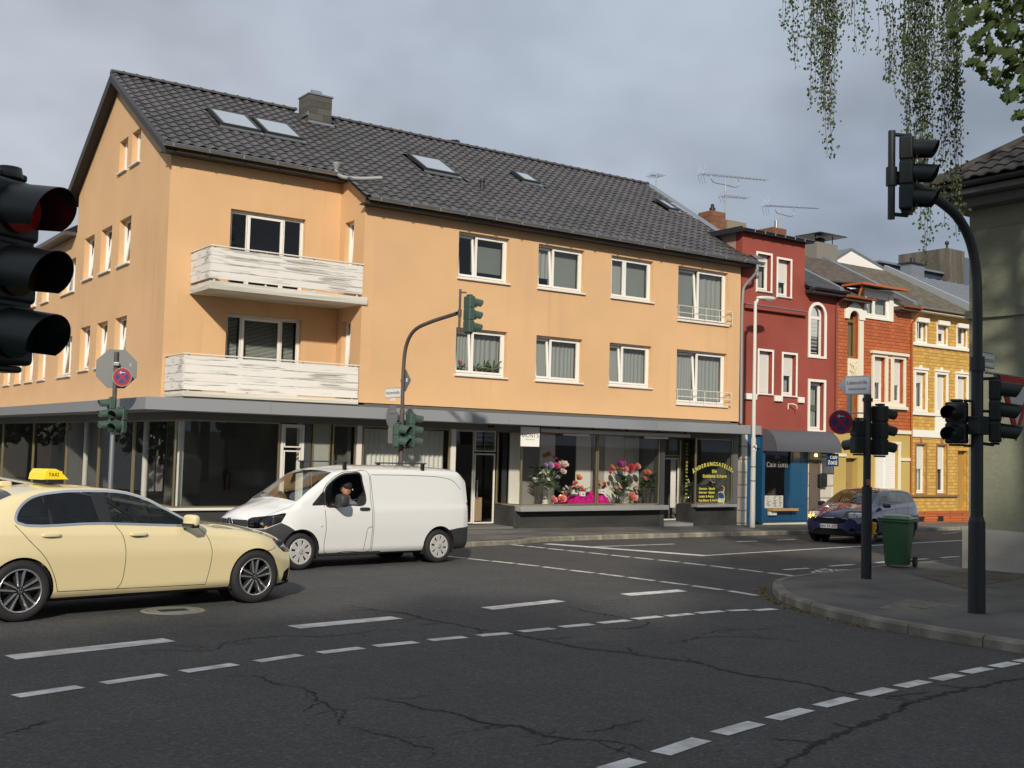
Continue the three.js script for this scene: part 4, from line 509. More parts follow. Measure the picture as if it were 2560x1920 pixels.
  const font2 = await new FontLoader().loadAsync('fonts/droid/droid_serif_regular.typeface.json'), pale = S([0.4, 0.39, 0.36], 0.7); for (const [s, z, y] of [['Cafe Zotti', 0.17, 1.98], ['das', 0.11, 2.28]]) { const g = new TextGeometry(s, { font: font2, size: z, depth: 0.002, curveSegments: 3, bevelEnabled: false }); g.computeBoundingBox(); part(fr, 'window_lettering', g, pale, [29.52 - g.boundingBox.max.x / 2, y, zH - 0.046]); }
  const mb = thing('mailbox', 'black wall mailbox on the white tiled pier next to the cafe door', 'mailbox', [31.72, 1.32, zH]); part(mb, 'body', ext([[-0.17, 0], [0.17, 0], [0.17, 0.42], [0, 0.46], [-0.17, 0.42]], 0.14, { bevel: 0.01 }), M.black); part(mb, 'flap', rbx(-0.14, 0.14, 0.28, 0.36, 0.145, 0.165, 0.005, 1), M.darkMetal);
  for (let k = 0; k < 4; k++) { const t = canvasTex(64, 96, (c, w, h) => { const r = mulberry(80 + k); c.fillStyle = '#e9e6dc'; c.fillRect(0, 0, w, h); for (let i = 0; i < 9; i++) { c.fillStyle = ['#8c4a32', '#3d5468', '#b58a3c', '#5b5b58', '#c9c2b0'][r() * 5 | 0]; c.fillRect(6 + r() * 20, 8 + i * 9, 16 + r() * 26, 5); } }); solo('poster_card', bx(0, 0.28, 0, 0.42, 0, 0.012), S([1, 1, 1], 0.7, { map: t }), ['white menu card standing leftmost in the cafe window', 'second menu card from the left in the cafe window', 'third menu card from the left in the cafe window', 'rightmost menu card standing in the cafe window'][k], 'card', [28.88 + k * 0.29, 0.58, -0.32], 'menu cards standing in the cafe window', 0); }
  for (const [sx, gr] of [[0, 0]]) { const o = thing('satellite_bracket', 'small white wall bracket below the first floor windows of the red house', 'bracket', [29.98, 3.98, zH]); part(o, 'arm', mg([pipe([[0, 0.16, 0], [0.02, 0.18, 0.16], [0.16, 0.12, 0.24], [0.2, 0.02, 0.22]], 0.018, 14), rod([0, 0, 0], [0, 0.2, 0.02], 0.02)]), M.white); }
}
// --- orange brick house
{
  const H = thingW('brick_house', 'narrow orange brick house with white framed dormer and ornate arched stair window', 'house', [34.65, 0, zH]);
  const a1 = new THREE.Path(); a1.moveTo(33.13, 5.98); a1.lineTo(33.13, 7.42); a1.absarc(33.42, 7.42, 0.29, Math.PI, 0, true); a1.lineTo(33.71, 5.98); a1.closePath();
  part(H, 'front_wall', mv(wallGeo([[32.43, 3.36], [36.88, 3.36], [36.88, 7.95], [35.72, 7.95], [35.72, 7.5], [34.0, 7.5], [34.0, 8.0], [32.43, 8.0]], [a1, [33.13, 33.71, 3.5, 4.9], [34.62, 35.28, 4.45, 6.12], [35.78, 36.4, 4.45, 6.12]], 0.3), 0, 0, zH), M.brickOrange);
  part(H, 'ground_wall', mv(wallGeo([[32.43, -0.4], [36.88, -0.4], [36.88, 3.34], [32.43, 3.34]], [[33.1, 33.75, 0.0, 2.35], [34.85, 36.12, 0.9, 2.72]], 0.3), 0, 0, zH), M.ochre);
  part(H, 'string_course', mg([rbx(32.45, 36.86, 3.3, 3.44, zH, zH + 0.08, 0.015, 1), bx(32.45, 33.08, 2.4, 2.5, zH, zH + 0.05), bx(36.2, 36.86, 2.3, 2.4, zH, zH + 0.05)]), M.cream);
  part(H, 'floor_slab', mg([bx(32.45, 36.86, 6.2, 6.35, -8.8, zH - 0.31), bx(32.45, 36.86, 3.1, 3.3, -8.8, zH - 0.31), bx(32.45, 36.86, 0, 8, -8.9, -8.8)]), M.interior);
  { const s = new THREE.Shape(); s.moveTo(32.92, 7.4); s.lineTo(32.92, 7.72); s.lineTo(33.06, 7.78); s.quadraticCurveTo(33.25, 7.98, 33.38, 7.98); s.lineTo(33.38, 8.06); s.lineTo(33.5, 8.06); s.lineTo(33.5, 7.98); s.quadraticCurveTo(33.68, 7.95, 33.84, 7.78); s.lineTo(34.0, 7.72); s.lineTo(34.0, 7.4); s.lineTo(33.72, 7.4); s.absarc(33.42, 7.42, 0.29, 0, Math.PI, false); s.lineTo(33.12, 7.4); s.closePath(); part(H, 'arch_hood', mv(ext(s, 0.07, { bevel: 0.01 }), 0, 0, zH + 0.012), M.trim); }
  part(H, 'stair_band', mg([bx(33.72, 33.98, 3.38, 7.39, zH, zH + 0.05)]), M.cream); const orn = []; { const r = mulberry(8); for (let i = 0; i < 16; i++) { const y = 5.05 + i * 0.05, a = r() * 6; orn.push(pipe([[33.42, 5.0, 0.03], [33.42 + 0.14 * Math.sin(i * 1.3), y, 0.05], [33.42 + 0.22 * Math.sin(i * 1.3 + 0.6), y + 0.08, 0.05]], 0.014, 8, 5).translate(0, 0, zH)); } } const op = part(H, 'ornament_panel', bx(33.13, 33.71, 4.92, 5.96, zH, zH + 0.03), M.cream); part(op, 'relief', mg(orn), S([0.62, 0.5, 0.3], 0.7));
  { const w = part(H, 'window', mg([bx(33.13, 33.2, 6.0, 7.5, zH - 0.2, zH - 0.14), bx(33.64, 33.71, 6.0, 7.5, zH - 0.2, zH - 0.14), bx(33.2, 33.64, 6.0, 6.07, zH - 0.2, zH - 0.142), bx(33.2, 33.64, 7.3, 7.38, zH - 0.2, zH - 0.142)]), S([0.22, 0.13, 0.05], 0.5)); const pn = new THREE.Shape(); pn.moveTo(33.13, 5.98); pn.lineTo(33.13, 7.42); pn.absarc(33.42, 7.42, 0.29, Math.PI, 0, true); pn.lineTo(33.71, 5.98); part(w, 'pane', mv(new THREE.ShapeGeometry(pn), 0, 0, zH - 0.17), M.glass); part(w, 'blind', bx(33.14, 33.7, 6, 7.6, zH - 0.29, zH - 0.28), S([0.2, 0.13, 0.05], 0.8)); }
  put(makeWindow(H, 0.58, 1.4, { panes: [1], rc: 0.14, sill: false, mat: S([0.22, 0.13, 0.05], 0.5) }), 33.13, 3.5, zH);
  for (const [a, b, s] of [[34.62, 35.28, 0.55], [35.78, 36.4, 0.6]]) put(makeWindow(H, b - a, 1.67, { panes: [1], rc: 0.15, sill: false, shutter: [s], curtain: [{ n: 3 }] }), a, 4.45, zH);
  part(H, 'window_surround', mg([surround(34.62, 35.28, 4.45, 6.12, 0.12, zH, 0.06), surround(35.78, 36.4, 4.45, 6.12, 0.115, zH, 0.055), bx(34.42, 36.6, 6.235, 6.34, zH, zH + 0.14), bx(34.45, 36.58, 4.22, 4.33, zH, zH + 0.12), bx(35.41, 35.66, 4.34, 6.23, zH, zH + 0.03)]), M.cream); part(H, 'brick_panel', bx(35.47, 35.6, 4.5, 6.1, zH + 0.0305, zH + 0.036), M.brickOrange);
  { const dm = part(H, 'dormer', mg([bx(34.0, 34.14, 7.5, 8.62, -2.0, zH + 0.05), bx(35.5, 35.72, 7.5, 8.62, -2.0, zH + 0.05), bx(34.14, 35.5, 8.42, 8.62, -2, zH + 0.03), bx(34.14, 35.5, 7.5, 7.58, -0.4, zH + 0.06)]), M.trim); put(makeWindow(H, 1.36, 0.84, { panes: [0.36, 0.64], rc: 0.03, sill: false, curtain: [{ n: 4 }, { n: 5 }] }), 34.14, 7.58, zH); part(H, 'dormer_roof', mg([slab(33.3, 35.95, 0.42, 8.66, -2.6, 9.15, 0.05)]), S([0.06, 0.05, 0.045], 0.8)); part(H, 'dormer_gutter', mg([bx(33.3, 35.95, 8.62, 8.7, 0.42, 0.46), bx(33.26, 33.3, 8.62, 8.7, -0.5, 0.46), rod([33.42, 8.62, 0.3], [33.42, 8.1, 0.1], 0.045)]), S([0.42, 0.11, 0.035], 0.45)); }
  part(H, 'roof', mg([slab(32.45, 34.0, 0.3, 8.1, -1.2, 8.89, 0.08), slab(35.72, 36.86, 0.3, 8.1, -1.2, 8.89, 0.08), slab(32.45, 36.86, -1.201, 8.89, -4.2, 10.47, 0.08), slab(32.45, 36.86, -9, 8, -4.201, 10.47, 0.08)]), M.brownTile[0]); tileField(H, 32.45, 36.8, 0.32, -4.15, 8.1, 0.527, 0.22, 0.18, M.brownTile, 100, 561, (x, z) => x > 33.75 && x < 35.7 && z > -1.2);
  part(H, 'gutter', mg([halfGut(32.5, 34.1, 8.14, 0.36), halfGut(35.85, 36.9, 8.1, 0.36)]), S([0.40, 0.105, 0.03], 0.45)); part(H, 'eaves_board', mg([bx(32.45, 34.0, 8.0, 8.1, zH + 0.005, 0.3), bx(35.73, 36.86, 7.95, 8.08, zH + 0.005, 0.3)]), S([0.1, 0.07, 0.05], 0.7)); part(H, 'downpipe', pipe([[36.85, 8.05, 0.33], [36.85, 7.85, 0.2], [36.86, 7.6, -0.03], [36.86, 7.2, -0.04], [36.86, 0.2, -0.04]], 0.04), S([0.36, 0.09, 0.03], 0.5));
  part(H, 'parapet', mg([slab(36.72, 36.98, 0.1, 8.35, -4.25, 10.62, 0.2), slab(32.3, 32.52, 0.2, 8.42, -4.25, 10.7, 0.2)]), M.zinc);
  const c1 = part(H, 'chimney', bx(37.15, 38.5, 9.8, 11.4, -5.6, -4.9), S([0.2, 0.19, 0.17], 0.9)); part(c1, 'cowl', mg([bx(37.0, 38.75, 11.72, 11.76, -5.95, -4.6), rod([37.3, 11.4, -5.1], [37.3, 11.73, -5.1], 0.02), rod([38.4, 11.4, -5.1], [38.4, 11.73, -5.1], 0.02), mv(lathe([[0.2, 0], [0.22, 0.2], [0.1, 0.26]], 12), 37.7, 11.4, -5.2)]), M.darkMetal);
  part(H, 'door', mg([bx(33.1, 33.75, 0, 2.35, zH - 0.28, zH - 0.22), bx(33.3, 33.55, 1.4, 1.75, zH - 0.22, zH - 0.2)]), S([0.3, 0.2, 0.07], 0.6)); part(H, 'shop_shutter', mg([...Array(20)].map((_, i) => bx(34.86, 36.11, 0.91 + i * 0.09, 0.995 + i * 0.09, zH - 0.14, zH - 0.12))), M.white); part(H, 'shutter_post', bx(35.45, 35.5, 0.9, 2.72, zH - 0.12, zH - 0.09), M.trim); part(H, 'window_surround', mg([bx(34.75, 34.85, 0.85, 2.9, zH, zH + 0.04), bx(36.12, 36.25, 0.85, 2.9, zH, zH + 0.04), bx(34.75, 36.25, 2.9, 3.0, zH, zH + 0.05), bx(34.75, 36.25, 0.8, 0.85, zH, zH + 0.06)]), M.cream);
}
// --- yellow brick house
{
  const H = thingW('brick_house', 'yellow brick house with white window surrounds at the far end of the row', 'house', [38.8, 0, zH]);
  const top = [[37.2, 37.78], [38.55, 39.12], [39.85, 40.45]], mid = [[37.14, 37.78], [38.48, 39.12], [39.84, 40.48]], low = [[37.22, 37.82], [38.55, 39.15]];
  part(H, 'front_wall', mv(wallGeo([[36.89, 0.38], [43.5, 0.38], [43.5, 8.05], [36.89, 8.05]], [...top.map(([a, b]) => [a, b, 6.9, 7.75]), ...mid.map(([a, b]) => [a, b, 4.28, 5.7]), ...low.map(([a, b]) => [a, b, 1.08, 2.95]), [39.92, 40.6, 0.4, 2.75]], 0.3), 0, 0, zH), M.brickYellow);
  part(H, 'plinth', mg([bx(36.89, 43.5, -0.4, 0.378, zH - 0.3, zH + 0.03)]), M.brickOrange); for (const x of [37.35, 38.6]) part(H, 'cellar_window', bx(x, x + 0.35, 0.0, 0.2, zH + 0.031, zH + 0.036), M.black);
  top.forEach(([a, b], i) => { put(makeWindow(H, b - a, 0.85, { panes: [1], rc: 0.1, sill: false, curtain: [{ n: 3 }], shutter: [[0, 0.5, 0][i]] }), a, 6.9, zH); part(H, 'shutter_box', rbx(a - 0.06, b + 0.06, 7.62, 7.8, zH, zH + 0.16, 0.02, 1), M.trim); part(H, 'window_surround', surround(a, b, 6.9, 7.75, 0.06, zH, 0.03), M.trim); });
  mid.forEach(([a, b], i) => { put(makeWindow(H, b - a, 1.42, { panes: [1], rc: 0.12, sill: false, curtain: [{ n: 3 }], shutter: [[0.25, 1.0, 0.72][i]] }), a, 4.28, zH); part(H, 'window_surround', mg([surround(a, b, 4.28, 5.7, 0.1, zH, 0.05), bx(a - 0.12, b + 0.12, 5.8, 5.88, zH, zH + 0.09), bx((a + b) / 2 - 0.05, (a + b) / 2 + 0.05, 5.88, 5.98, zH, zH + 0.06)]), M.trim); });
  low.forEach(([a, b]) => { put(makeWindow(H, b - a, 1.87, { panes: [1], rc: 0.12, sill: false, curtain: [{ n: 3 }], shutter: [0.5] }), a, 1.08, zH); part(H, 'window_surround', mg([surround(a, b, 1.08, 2.95, 0.07, zH, 0.03), bx((a + b) / 2 - 0.06, (a + b) / 2 + 0.06, 3.02, 3.22, zH, zH + 0.04)]), S([0.3, 0.16, 0.06], 0.7)); });
  part(H, 'string_course', mg([rbx(36.9, 43.5, 6.72, 6.84, zH, zH + 0.09, 0.01, 1), rbx(36.9, 43.5, 4.06, 4.17, zH, zH + 0.08, 0.01, 1), rbx(36.9, 43.5, 3.22, 3.5, zH, zH + 0.05, 0.01, 1)]), M.trim); part(H, 'apron_panel', bx(38.4, 39.2, 3.5, 4.05, zH, zH + 0.04), M.trim); part(H, 'sill_course', bx(36.9, 39.9, 0.95, 1.02, zH, zH + 0.1), S([0.26, 0.13, 0.05], 0.7));
  part(H, 'door', bx(39.92, 40.6, 0.2, 2.75, zH - 0.28, zH - 0.22), S([0.36, 0.22, 0.06], 0.6)); part(H, 'door_letterbox', bx(40.0, 40.2, 1.5, 1.8, zH - 0.22, zH - 0.2), M.steel);
  part(H, 'floor_slab', mg([bx(36.9, 43.4, 6.3, 6.45, -8.8, zH - 0.31), bx(36.9, 43.4, 3.4, 3.6, -8.8, zH - 0.31), bx(36.9, 43.4, 0, 8, -8.9, -8.8)]), M.interior);
  part(H, 'roof', mg([slab(36.99, 40.8, 0.3, 8.1, -4.2, 10.47, 0.08), slab(41.0, 52, 0.3, 8.1, -4.2, 10.47, 0.08)]), M.olive[0]); tileField(H, 36.99, 40.75, 0.32, -4.15, 8.1, 0.527, 0.25, 0.2, M.olive, 80, 571); part(H, 'gutter', halfGut(36.95, 43.5, 8.14, 0.36), S([0.25, 0.24, 0.22], 0.5)); part(H, 'eaves_board', bx(36.9, 43.5, 8.0, 8.1, zH + 0.005, 0.3), M.cream);
  part(H, 'parapet', mg([slab(40.8, 41.05, 0.2, 8.5, -4.25, 10.75, 0.35)]), S([0.42, 0.45, 0.48], 0.4, { metalness: 0.5 })); const seams = []; for (let x = 41.5; x < 52; x += 0.55) seams.push(slab(x, x + 0.05, 0.3, 8.16, -4.2, 10.53, 0.04)); part(H, 'standing_seam', mg(seams), M.zinc); part(H, 'standing_seam_roof', slab(41.06, 52, 0.32, 8.12, -4.2, 10.49, 0.02), M.zinc);
  const ch = part(H, 'chimney', bx(45.2, 46.2, 9.8, 11.55, -6.6, -6.0), M.zinc); part(ch, 'cap', mg([bx(45.1, 46.3, 11.55, 11.62, -6.7, -5.9), rod([45.7, 11.6, -6.3], [45.7, 11.9, -6.3], 0.12)]), M.darkMetal);
}
{ // houses further back, only their tops in view
  const w = thingW('white_gable_house', 'white gable top showing above the brick houses', 'house', [46, 0, -12]); part(w, 'gable_wall', mv(ext([[43.4, -0.5], [50.5, -0.5], [50.5, 11.1], [44.9, 12.5], [43.4, 11.7]], 0.4), 0, 0, -9.6), M.white); part(w, 'roof', mg([mv(ext([[43.2, 11.6], [44.9, 12.52], [50.7, 11.07], [50.7, 11.2], [44.9, 12.66], [43.2, 11.74]], 6), 0, 0, -15.2)]), S([0.13, 0.15, 0.16], 0.5)); part(w, 'side_wall', bx(43.5, 50.4, -0.5, 10.6, -15, -9.7), M.white);
  const t = thingW('concrete_stair_tower', 'grey pebble concrete stair tower rising behind the last roofs', 'tower', [53.5, -0.5, -10]); part(t, 'wall', mg([bx(52.5, 54.1, -0.5, 13.6, -12, -9)]), S([1, 1, 1], 0.95, { map: mottled([0.075, 0.068, 0.052], [0.14, 0.125, 0.10], 2, 256, { f: 20, oct: 4, con: 2, grain: 0.2, seed: 581 }) })); part(t, 'glazing', bx(54.101, 57, -0.5, 13.3, -12, -9.05), S([0.12, 0.16, 0.2], 0.1, { metalness: 0.4 })); part(t, 'mast_light', mg([rod([53.4, 13.6, -9.6], [53.4, 14.0, -9.6], 0.06), mv(new THREE.SphereGeometry(0.12, 10, 8), 53.4, 14.05, -9.6)]), M.darkMetal);
  const d = thingW('dark_clad_building', 'low dark blue clad building behind the zinc roof', 'building', [49.5, -0.5, -11]); part(d, 'wall', bx(47.2, 52.4, -0.5, 12.2, -13, -9.3), S([0.03, 0.045, 0.075], 0.5)); part(d, 'roof_edge', bx(47.0, 52.45, 12.2, 12.3, -13.2, -9.1), M.zinc);
}
// --- antennas on the roofs
function yagi(label, base, hgt, arms, group) {
  const o = thing('roof_antenna', label, 'antenna', base, 0, group); part(o, 'mast', rod([0, 0, 0], [0, hgt, 0], 0.028, 0.022), M.zinc);
  for (const [y, x0, x1, n, el, refl, cradle, dy = 0] of arms) {
    const yy = x => y + (x - x0) / (x1 - x0) * dy;
    const b = part(o, 'boom', rod([x0, y, 0], [x1, y + dy, 0], 0.014, 0.014, 6), M.steel); const e = []; for (let i = 0; i < n; i++) { const x = x0 + 0.12 + (x1 - x0 - 0.15) * i / (n - 1); e.push(rod([x, yy(x), -el * (1.25 - 0.5 * i / n)], [x, yy(x) + 0.004, el * (1.25 - 0.5 * i / n)], 0.008, 0.008, 5)); e.push(rod([x, yy(x) - 0.02, 0], [x, yy(x) + 0.05, 0], 0.006, 0.006, 5)); } part(b, 'elements', mg(e), M.steel).userData.kind = 'stuff';
    if (refl) part(b, 'reflector', mg([-1, 1].flatMap(s => [-0.14, 0, 0.14].map(z => rod([x0, y, z], [x0 + 0.14, y + s * refl, z], 0.007, 0.007, 5)))), M.steel);
    if (cradle) part(o, 'cradle', pipe([[cradle[0], yy(cradle[0]), 0], [cradle[0], y - 0.12, 0], [cradle[0] + 0.12, y - 0.2, 0], [0, y - 0.2, 0], [cradle[1] - 0.12, y - 0.2, 0], [cradle[1], y - 0.12, 0], [cradle[1], yy(cradle[1]), 0]], 0.016, 30, 6), M.zinc);
  }
  return o;
}
yagi('tall roof antenna with two booms behind the red house', [31.18, 11.0, -4.4], 2.0, [[1.97, -1.35, 2.3, 18, 0.2, 0.36, [-0.75, 0.72], 0.35], [1.3, -0.2, 1.2, 7, 0.24, 0.2, null, 0.12]], 'rooftop television antennas');
yagi('roof antenna with one long boom by the small red chimney', [33.9, 10.2, -4.0], 1.85, [[1.95, -0.95, 2.25, 20, 0.17, 0.36, [-0.3, 0.75], 0.35]], 'rooftop television antennas');
yagi('short roof antenna on the right end of the dark roof ridge', [29.6, 10.2, -6.6], 3.1, [[3.05, -0.35, 0.3, 5, 0.3, 0.12, null, 0.04], [2.2, -0.75, 1.2, 4, 0.06, 0, null, -0.35]], 'rooftop television antennas');
// --- the house on the near right corner
{
  const H = thingW('corner_house', 'grey green rendered house with tiled roof at the right edge', 'house', [19.2, 0.2, 16]);
  const gw = stucco([0.20, 0.21, 0.145], [0.265, 0.27, 0.19], 601, { con: 1.9, m: 5 });
  part(H, 'wall', mg([bx(19.2, 26, 1.12, 7.3, 13.68, 24)]), gw); part(H, 'plinth', bx(19.12, 26.05, -0.2, 1.118, 13.6, 24.05), S([1, 1, 1], 0.9, { map: mottled([0.36, 0.34, 0.30], [0.52, 0.5, 0.45], 1.9, 512, { f: 5, con: 2, seed: 603 }) }));
  part(H, 'string_course', mg([bx(19.14, 26.04, 5.05, 5.2, 13.62, 24.04), bx(19.185, 26.01, 6.74, 6.77, 13.66, 24.01)]), gw);
  part(H, 'cornice', mg([rbx(18.85, 26.2, 7.12, 7.3, 13.35, 24.3, 0.02, 1), rbx(18.6, 26.4, 7.3, 7.42, 13.1, 24.5, 0.02, 1)]), S([0.10, 0.10, 0.092], 0.7));
  part(H, 'gutter', mg([rot(halfGut(0, 11.4, 0, 0, 0.07), 0, Math.PI / 2, 0).translate(18.55, 7.5, 24.5), halfGut(18.5, 26.4, 7.5, 13.05, 0.07)]), M.darkMetal);
  part(H, 'roof', quad([18.55, 7.5, 13.05], [18.55, 7.5, 24.5], [22.5, 10.2, 20.5], [22.5, 10.2, 17]), M.tile); part(H, 'roof', quad([18.55, 7.5, 13.05], [22.5, 10.2, 17], [24, 10.2, 17], [26.4, 7.5, 13.05]), M.tile); part(H, 'roof', quad([22.5, 10.2, 17], [22.5, 10.2, 20.5], [26.4, 7.5, 24.5], [26.4, 7.5, 13.05]), M.tile);
  const g = (() => { const pr = [[0, 0.01], [0.05, 0.04], [0.12, 0.05], [0.18, 0.03], [0.24, 0.005], [0.3, 0.012]], p = [], ix = []; for (const [zz, dy] of [[-0.03, 0], [0.36, 0.035], [0.36, 0.01]]) for (const [x, y] of pr) p.push(x, y + dy, zz); for (let r = 0; r < 2; r++) for (let i = 0; i < 5; i++) { const a = r * 6 + i, b = a + 6; ix.push(a, b, a + 1, b, b + 1, a + 1); } const q = new THREE.BufferGeometry(); q.setAttribute('position', new THREE.Float32BufferAttribute(p, 3)); q.setIndex(ix); return toCreasedNormals(q.toNonIndexed(), 0.9).rotateX(Math.atan(2.7 / 3.95)).rotateY(-Math.PI / 2); })();
  const mats = [[0.045, 0.038, 0.034], [0.058, 0.05, 0.044], [0.036, 0.032, 0.03]].map(c => S(c, 0.75)), r = mulberry(605);
  for (let row = 0; row < 9; row++) { const x = 18.62 + row * 0.295, y = 7.5 + (x - 18.55) * 2.7 / 3.95 + 0.02; for (let z = 13.15 + row * 0.3; z < 17.5; z += 0.3) part(H, 'roof_tile', g, mats[r() * 3 | 0], [x + 0.3, y + 0.2, z], [0, 0, (r() - 0.5) * 0.02]); }
  const hip = rod([18.5, 7.52, 13.0], [22.5, 10.26, 17], 0.09, 0.09, 8); part(H, 'hip_ridge', hip, mats[0]);
}
// ---------------------------------------------------------------- vehicles: lofted bodies cut into panels
function pchip(pts) { // monotone cubic through (x, y), x ascending
  pts = pts.slice().sort((a, b) => a[0] - b[0]); const n = pts.length, d = [], m = []; for (let i = 0; i < n - 1; i++) d.push((pts[i + 1][1] - pts[i][1]) / (pts[i + 1][0] - pts[i][0]));
  for (let i = 0; i < n; i++) m.push(i === 0 ? d[0] : i === n - 1 ? d[n - 2] : d[i - 1] * d[i] <= 0 ? 0 : 2 * d[i - 1] * d[i] / (d[i - 1] + d[i]));
  return x => { if (x <= pts[0][0]) return pts[0][1]; if (x >= pts[n - 1][0]) return pts[n - 1][1]; let i = 0; while (x > pts[i + 1][0]) i++; const h = pts[i + 1][0] - pts[i][0], t = (x - pts[i][0]) / h, t2 = t * t, t3 = t2 * t; return (2 * t3 - 3 * t2 + 1) * pts[i][1] + (t3 - 2 * t2 + t) * h * m[i] + (-2 * t3 + 3 * t2) * pts[i + 1][1] + (t3 - t2) * h * m[i + 1]; };
}
function sdPoly(poly) { return (x, y) => { let d = 1e9, s = 1; const n = poly.length; for (let i = 0, j = n - 1; i < n; j = i++) { const [ax, ay] = poly[i], [bx_, by] = poly[j], ex = bx_ - ax, ey = by - ay, wx = x - ax, wy = y - ay, t = Math.max(0, Math.min(1, (wx * ex + wy * ey) / (ex * ex + ey * ey + 1e-12))), px = wx - ex * t, py = wy - ey * t; d = Math.min(d, px * px + py * py); const c1 = y >= ay, c2 = y < by, c3 = ex * wy > ey * wx; if ((c1 && c2 && c3) || (!c1 && !c2 && !c3)) s = -s; } return s * Math.sqrt(d); }; }
function sdLine(pts) { return (x, y) => { let d = 1e9; for (let i = 0; i < pts.length - 1; i++) { const [ax, ay] = pts[i], [bx_, by] = pts[i + 1], ex = bx_ - ax, ey = by - ay, wx = x - ax, wy = y - ay, t = Math.max(0, Math.min(1, (wx * ex + wy * ey) / (ex * ex + ey * ey + 1e-12))); d = Math.min(d, Math.hypot(wx - ex * t, wy - ey * t)); } return d; }; }
const smoothPts = (pts, n = 6, closed = false) => { const c = new THREE.CatmullRomCurve3(pts.map(p => V3(p[0], p[1], 0)), closed, 'centripetal'); return c.getPoints(pts.length * n).map(p => [p.x, p.y]); };
// half body (z >= 0) as triangles of [x, y, z, nx, ny, nz, v]
function loftBody(sp) {
  const f = {}; for (const k of ['top', 'by', 'bz', 'wz', 'ry', 'rz', 'bot', 'wy', 'sy']) f[k] = pchip(sp[k]);
  const xs = [], N = sp.N ?? 120; for (let i = 0; i <= N; i++) { const t = i / N, e = t - 0.12 * Math.sin(2 * Math.PI * t) * 0.9 / Math.PI * 2; xs.push(sp.x0 + (sp.x1 - sp.x0) * (0.35 * t + 0.65 * (0.5 - 0.5 * Math.cos(Math.PI * t)))); }
  const rad = sp.rad ?? [0, 0.05, 0.06, 0.22, 0.12, 0.035, 0.07, 0.25, 0], seg = [3, 3, 5, 6, 6, 12, 5, 6];
  const sect = x => {
    const W = f.wz(x), b = f.bot(x), by = f.by(x), bz = f.bz(x), ry = Math.max(by + 0.012, f.ry(x)), rz = f.rz(x), ty = Math.max(ry + 0.01, f.top(x)), wy = f.wy(x), sy = f.sy(x);
    const K = [[b, 0], [b, W - 0.13], [b + 0.1, W - 0.035], [wy, W], [sy, W - (W - bz) * 0.32], [by, bz], [ry, rz], [ry + (ty - ry) * 0.72, rz * 0.5], [ty, 0]], out = [];
    const sub = (a, c) => [a[0] - c[0], a[1] - c[1]], ln = a => Math.hypot(...a); let prev = K[0];
    for (let i = 0; i < 8; i++) {
      const A = K[i], B = K[i + 1], last = i === 7; let e = B; let r = 0; if (!last) { const l1 = ln(sub(B, A)), l2 = ln(sub(K[i + 2], B)); r = Math.min(rad[i + 1], 0.45 * l1, 0.45 * l2); const d = sub(A, B), L = ln(d) || 1; e = [B[0] + d[0] / L * r, B[1] + d[1] / L * r]; }
      for (let k = 0; k < seg[i]; k++) { const t = k / seg[i]; out.push([prev[0] + (e[0] - prev[0]) * t, prev[1] + (e[1] - prev[1]) * t, i + t * 0.8]); }
      if (last) out.push([B[0], B[1], 8]); else { const d = sub(K[i + 2], B), L = ln(d) || 1, o = [B[0] + d[0] / L * r, B[1] + d[1] / L * r]; for (let k = 0; k < 4; k++) { const t = k / 4; out.push([(1 - t) ** 2 * e[0] + 2 * t * (1 - t) * B[0] + t * t * o[0], (1 - t) ** 2 * e[1] + 2 * t * (1 - t) * B[1] + t * t * o[1], i + 0.8 + t * 0.2]); } prev = o; }
    }
    return out;
  };
  const ss = (a, b, x) => { const t = Math.max(0, Math.min(1, (x - a) / (b - a))); return t * t * (3 - 2 * t); };
  const rows = []; const addRow = (x, S_) => rows.push(S_.map(([y, z, v]) => { const k = sp.bowF * ss(sp.x1 - 0.95, sp.x1, x) * (z / 0.9) ** 2.2 - sp.bowR * ss(sp.x0 + 0.7, sp.x0, x) * (z / 0.9) ** 2.2; return [x - k + (sp.rake?.(x, y) ?? 0), y, z, v]; }));
  const s0 = sect(sp.x0), s1 = sect(sp.x1), shr = (S_, k, cy) => S_.map(([y, z, v]) => [cy + (y - cy) * k, z * k, v]);
  for (const k of [0.02, 0.2, 0.4, 0.6, 0.8, 0.93]) addRow(sp.x0 - (1 - k) * 0.0 + 0, shr(s0, k, sp.cy0));
  for (const x of xs) addRow(x, sect(x));
  for (const k of [0.93, 0.86, 0.78, 0.7, 0.6, 0.5, 0.4, 0.3, 0.2, 0.1, 0.02]) addRow(sp.x1, shr(s1, k, sp.cy1));
  // vertex normals
  const R = rows.length, C = rows[0].length, nrm = rows.map(r => r.map(() => [0, 0, 0])), tri = [];
  for (let i = 0; i < R - 1; i++) for (let j = 0; j < C - 1; j++) for (const [a, b, c] of [[[i, j], [i + 1, j], [i + 1, j + 1]], [[i, j], [i + 1, j + 1], [i, j + 1]]]) {
    const p = rows[a[0]][a[1]], q = rows[b[0]][b[1]], s = rows[c[0]][c[1]], u = [q[0] - p[0], q[1] - p[1], q[2] - p[2]], w = [s[0] - p[0], s[1] - p[1], s[2] - p[2]], n = [u[1] * w[2] - u[2] * w[1], u[2] * w[0] - u[0] * w[2], u[0] * w[1] - u[1] * w[0]];
    if (Math.hypot(...n) < 1e-10) continue; for (const k of [a, b, c]) for (let m = 0; m < 3; m++) nrm[k[0]][k[1]][m] += n[m]; tri.push([a, b, c]);
  }
  for (let i = 0; i < R; i++) for (let j = 0; j < C; j++) { const n = nrm[i][j]; if (j === 0 || j === C - 1) n[2] = 0; const L = Math.hypot(...n) || 1; n[0] /= L; n[1] /= L; n[2] /= L; }
